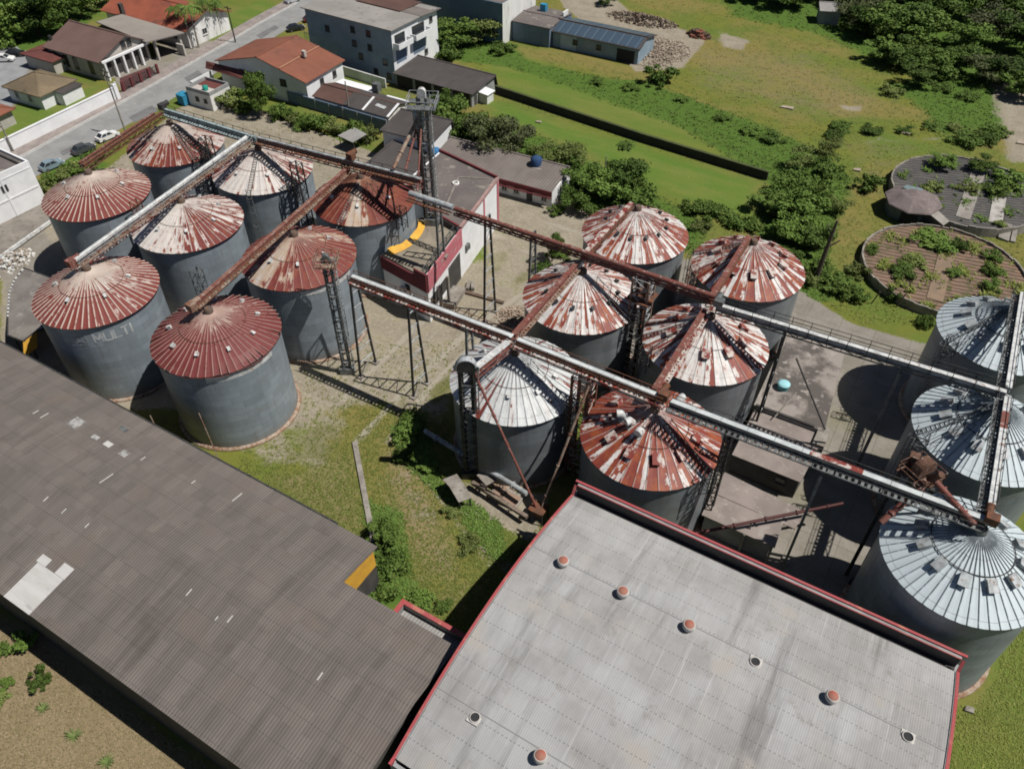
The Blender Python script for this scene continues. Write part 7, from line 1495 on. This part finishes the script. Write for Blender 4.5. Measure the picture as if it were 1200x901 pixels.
# yard weeds near the sheds
for (u, v, R_, H, kd, lb) in ((452, 634, 2.0, 2.6, 'tree', 'green bush against the corner of the dark shed roof'), (460, 664, 2.0, 1.6, 'bush', 'weedy bush beside the yellow gable panel'), (440, 700, 2.0, 2.4, 'bush', 'bush growing along the dark shed below the yellow gable'), (478, 512, 1.8, 1.8, 'bush', 'green bush at the rim of the shade of the mostly white silo'), (482, 494, 1.5, 1.6, 'bush', 'bush by the pale pipe end left of the mostly white silo'), (474, 538, 1.4, 1.3, 'dark_bush', 'dark bush on the edge of the silo shade in the yard'), (500, 548, 1.2, 1.0, 'bush', 'small weeds beside the diagonal shadow in the yard'), (548, 640, 1.3, 0.8, 'yellow_bush', 'pale weed clump near the shadow of the pale hall'), (530, 600, 1.2, 0.8, 'yellow_bush', 'light weed clump in front of the pitched boot shelter'), (610, 652, 0.9, 0.8, 'dark_bush', 'small dark weed by the post beside the pale hall'), (519, 712, 1.0, 0.8, 'bush', 'weed near the red parapet of the small porch'), (494, 706, 1.4, 1.0, 'bush', 'low weeds just above the red parapet of the small porch'),
                            (31, 757, 1.35, 1.8, 'bush', 'bright round bush beside the dark shed at the lower left'), (49, 800, 1.15, 1.4, 'dark_bush', 'darker round bush on the dry ground at the lower left'), (2, 765, 1.0, 0.9, 'bush', 'small bush cut by the left edge on the dry ground'), (9, 803, 0.8, 0.7, 'bush', 'tiny green bush on the dry ground near the left edge'), (2, 822, 0.8, 0.6, 'yellow_bush', 'lowest little weed at the left edge on the dry ground')):
    place(kd, u, v, R_, H, lb)
place('bush', 660, 300, 1.6, 1.1, 'low bush in the yard under the long red tube'); place('yellow_bush', 820, 268, 1.6, 1.1, 'low weeds between the two farthest striped silos')
# spiky rosette plants on the dry ground
def rosette(u, v, s, label):
    q = at(u, v); root = thing('agave_plant', (q.x, q.y, 0), label, 'plant', 'spiky plants on the dry ground'); b = MB(); r_ = random.Random(u)
    for k in range(15):
        a = 2*math.pi*k/15+r_.uniform(-.15, .15); L = s*r_.uniform(.8, 1.15); e = r_.uniform(.35, 1.0); d = Vector((math.cos(a), math.sin(a), 0)); sd = Vector((-math.sin(a), math.cos(a), 0)); p0 = Vector((q.x, q.y, .02)); p1 = p0+d*L*.5+Vector((0, 0, L*.45*e)); p2 = p0+d*L+Vector((0, 0, L*.5*e))
        b.add([p0-sd*.06*s, p0+sd*.06*s, p1+sd*.075*s, p1-sd*.075*s, p2], [(0, 1, 2, 3), (3, 2, 4)])
    b.build('leaves', M_AGAVE, root)
M_AGAVE = mat('agave_green', (0.10, 0.15, 0.04), (0.15, 0.18, 0.06), 3.0)
rosette(88, 862, 0.85, 'spiky green plant on the dry ground, largest of three'); rosette(52, 830, 0.75, 'thin spiky plant on the dry ground below the darker bush'); rosette(126, 893, 0.85, 'spiky plant cut near the bottom edge on the dry ground')
# dead trunk leaning in the overgrown strip, fence posts
lt = thing('dead_trunk', tuple(at(955, 330)), 'dark bare trunk standing out of the green strip by the grey road', 'tree'); q = at(955, 330); b = MB(); b.tube([(q.x, q.y, 0), (q.x+.1, q.y+.1, 5), (q.x+0.3, q.y+0.3, 10.4)], [0.42, 0.32, 0.16], 10); b.build('trunk', M_BARK, lt); b = MB(); b.tube([(q.x+.1, q.y+.1, 6.0), (q.x+1.5, q.y+.6, 7.4)], [.16, .08], 6); b.tube([(q.x+.2, q.y+.2, 8.0), (q.x-.9, q.y+.5, 9.4)], [.13, .06], 6); b.build('limb', M_BARK, lt)
for (u, v, h, lb) in ((1021, 356, 2.2, 'leaning dark fence post on the verge left of the brown ruin'), (1050, 360, 2.4, 'dark fence post with wire on the verge below the brown ruin'), (1148, 372, 1.6, 'short post against the ring wall of the brown ruin')):
    q = at(u, v); r = thing('fence_post', (q.x, q.y, 0), lb, 'post', 'old fence posts on the verge'); b = MB(); b.tube([(q.x, q.y, 0), (q.x+.5, q.y+.2, h)], .09, 6); b.build('shaft', M_BARK, r)
q = at(707, 222); r = thing('pale_post', (q.x, q.y, 0), 'thin pale post in front of the rounded dark tree', 'post'); b = MB(); b.tube([(q.x, q.y, 0), (q.x, q.y, 6.2)], .09, 8); b.build('shaft', M_CONC, r)
for (u, v, sx, sy, lb) in ((922, 127, 2.6, 1.1, 'pale flat slab lying in the rough meadow'), (1061, 157, 1.6, 1.0, 'white rag of debris at the edge of the meadow track'), (1197, 168, 1.8, 1.6, 'white scrap at the right edge beside the bare soil'), (1004, 200, 1.3, 1.0, 'pale stone in the grass near the grey round ruin'), (631, 144, 1.2, .6, 'small white scrap lying on the bright lawn'), (1135, 832, .75, .6, 'grey stone on the grass right of the pale hall')):
    q = at(u, v); r = thing('scrap', (q.x, q.y, 0), lb, 'scrap'); b = MB(); b.slab([(q.x-sx/2, q.y-sy/2, .25), (q.x+sx/2, q.y-sy/2*.7, .3), (q.x+sx/2*.9, q.y+sy/2, .35), (q.x-sx/2*.7, q.y+sy/2*.9, .22)], .24); b.build('slab', M_RUB1 if u != 1135 else M_CONC, r)

# ------------------------------------------------------------------ grass tufts and low weeds (nobody could count them)
def scatter(name, n, box_px, m, size, zmin, seed, hgt, zsel):
    g = np.random.default_rng(seed); u = g.uniform(box_px[0], box_px[2], n); v = g.uniform(box_px[1], box_px[3], n)
    dx = (u-600)/F_PX; dy = -(v-450.5)/F_PX; D = np.array(FW)[None]+dx[:, None]*np.array(RT)[None]+dy[:, None]*np.array(UPV)[None]; t_ = -CAM_H/D[:, 2]; X, Y = D[:, 0]*t_, D[:, 1]*t_
    k = zsel(X, Y, g); X, Y = X[k], Y[k]; n = len(X); nb = 3
    X = np.repeat(X, nb)+g.normal(0, size*.5, n*nb); Y = np.repeat(Y, nb)+g.normal(0, size*.5, n*nb); a = g.uniform(0, 2*np.pi, n*nb); s = size*g.uniform(.35, 1.3, n*nb); h = hgt*g.uniform(.4, 1.2, n*nb); ln = g.uniform(1.0, 2.2, n*nb)*h
    c, sn = np.cos(a), np.sin(a); P0 = np.stack([X, Y, 0*X], 1); sd = np.stack([-sn, c, 0*c], 1)*s[:, None]*.32; up_ = np.stack([c*ln, sn*ln, h], 1)
    q = np.stack([P0-sd, P0+sd, P0+sd*.75+up_*.7, P0+up_-sd*.2], 1).reshape(-1, 3)
    me = quad_mesh(name, q, np.repeat(g.random(n*nb), 4), m); o = bpy.data.objects.new(name, me); COL.objects.link(o); o['kind'] = 'stuff'; return o
M_GR = leaf_mat('meadow_grass', (0.112, 0.134, 0.028), (0.14, 0.16, 0.035), (0.195, 0.19, 0.058)); M_GRL = leaf_mat('lush_grass', (0.072, 0.126, 0.024), (0.09, 0.148, 0.030), (0.125, 0.175, 0.04)); M_GRD = leaf_mat('dry_grass', (0.22, 0.175, 0.10), (0.27, 0.21, 0.13), (0.18, 0.165, 0.07))
def sel(fn):
    def f(X, Y, g):
        d, c, l, dr, b = zones(X, Y); return fn(d, c, l, dr, b, g.random(len(X)), X, Y)
    return f
def clear(X, Y):
    """away from roofs, road and silos"""
    ok = np.ones(X.shape, bool)
    for (x0, x1, y0, y1) in ((-20.5, 16.3, 14, 46.5), (-119, -20.5, 9.2, 31.2), (-72, -56, 71, 95.5), (-78, -53, 101, 110), (-10, -.4, 63, 89), (-9, 0.3, 53.5, 61), (-129, -104, 126, 146), (-105, -83, 127, 138), (-127, -96, 157, 175), (-97, -64, 161, 174), (-90, -76, 92, 111), (-137, -112, 103, 123), (-113, -93, 110, 120), (-185, -128, 60, 135), (-142, -118, 38, 64)): ok &= ~((X > x0) & (X < x1) & (Y > y0) & (Y < y1))
    for k_, (sx, sy) in SP.items(): ok &= np.hypot(X-sx, Y-sy) > 7.8
    rx = np.interp(Y, [p[1] for p in RL_], [p[0] for p in RL_]); ok &= ~((X > rx-4) & (X < rx+9.5)); return ok
scatter('meadow_grass', 20000, (560, -10, 1200, 380), M_GR, 0.55, 0, 21, 0.09, sel(lambda d, c, l, dr, b, r, X, Y: (d < .3) & (c < .2) & (l < .5) & (b < .3) & clear(X, Y)))
scatter('lush_undergrowth', 34000, (430, -20, 1200, 380), M_GRL, 0.5, 0, 22, 0.2, sel(lambda d, c, l, dr, b, r, X, Y: (l > .42) & (d < .4) & (c < .3) & clear(X, Y)))
def ruin(cx, cy, r, pat):
    def f(X, Y, g):
        n = np.sin(X*0.9+cy)*np.sin(Y*0.8+cx)+0.6*np.sin(X*2.1+Y*1.3)*np.sin(Y*1.7); return (np.hypot(X-cx, Y-cy) < r) & (n+g.normal(0, .35, len(X)) > pat)
    return f
for nm, c_, pat, mm, zz in (('ruin_weeds', (5.2, 116.8), 0.95, M_GR, 1.02), ('ruin_moss', (4.6, 141.6), 1.1, M_GRL, 1.32)):
    o = scatter(nm, 30000, (1000, 150, 1210, 375), mm, 0.4, 0, 31, 0.4, ruin(c_[0], c_[1], 11.0, pat)); o.location.z = zz
scatter('yard_grass', 34000, (280, 400, 640, 760), M_GR, 0.26, 0, 23, 0.12, sel(lambda d, c, l, dr, b, r, X, Y: (r > d*1.3) & (c < .3) & clear(X, Y)))
scatter('yard_weeds', 16000, (400, 470, 640, 740), M_GRL, 0.34, 0, 24, 0.24, sel(lambda d, c, l, dr, b, r, X, Y: (l > .4) & clear(X, Y)))
scatter('dry_grass', 9000, (-10, 700, 260, 910), M_GRD, 0.2, 0, 25, 0.1, sel(lambda d, c, l, dr, b, r, X, Y: clear(X, Y)))
scatter('corner_grass', 26000, (1080, 690, 1480, 1080), M_GR, 0.22, 0, 26, 0.11, sel(lambda d, c, l, dr, b, r, X, Y: clear(X, Y)))
scatter('lot_grass', 9000, (40, 90, 520, 260), M_GR, 0.34, 0, 27, 0.14, sel(lambda d, c, l, dr, b, r, X, Y: (r > .25+d*.68) & (c < .3) & clear(X, Y)))
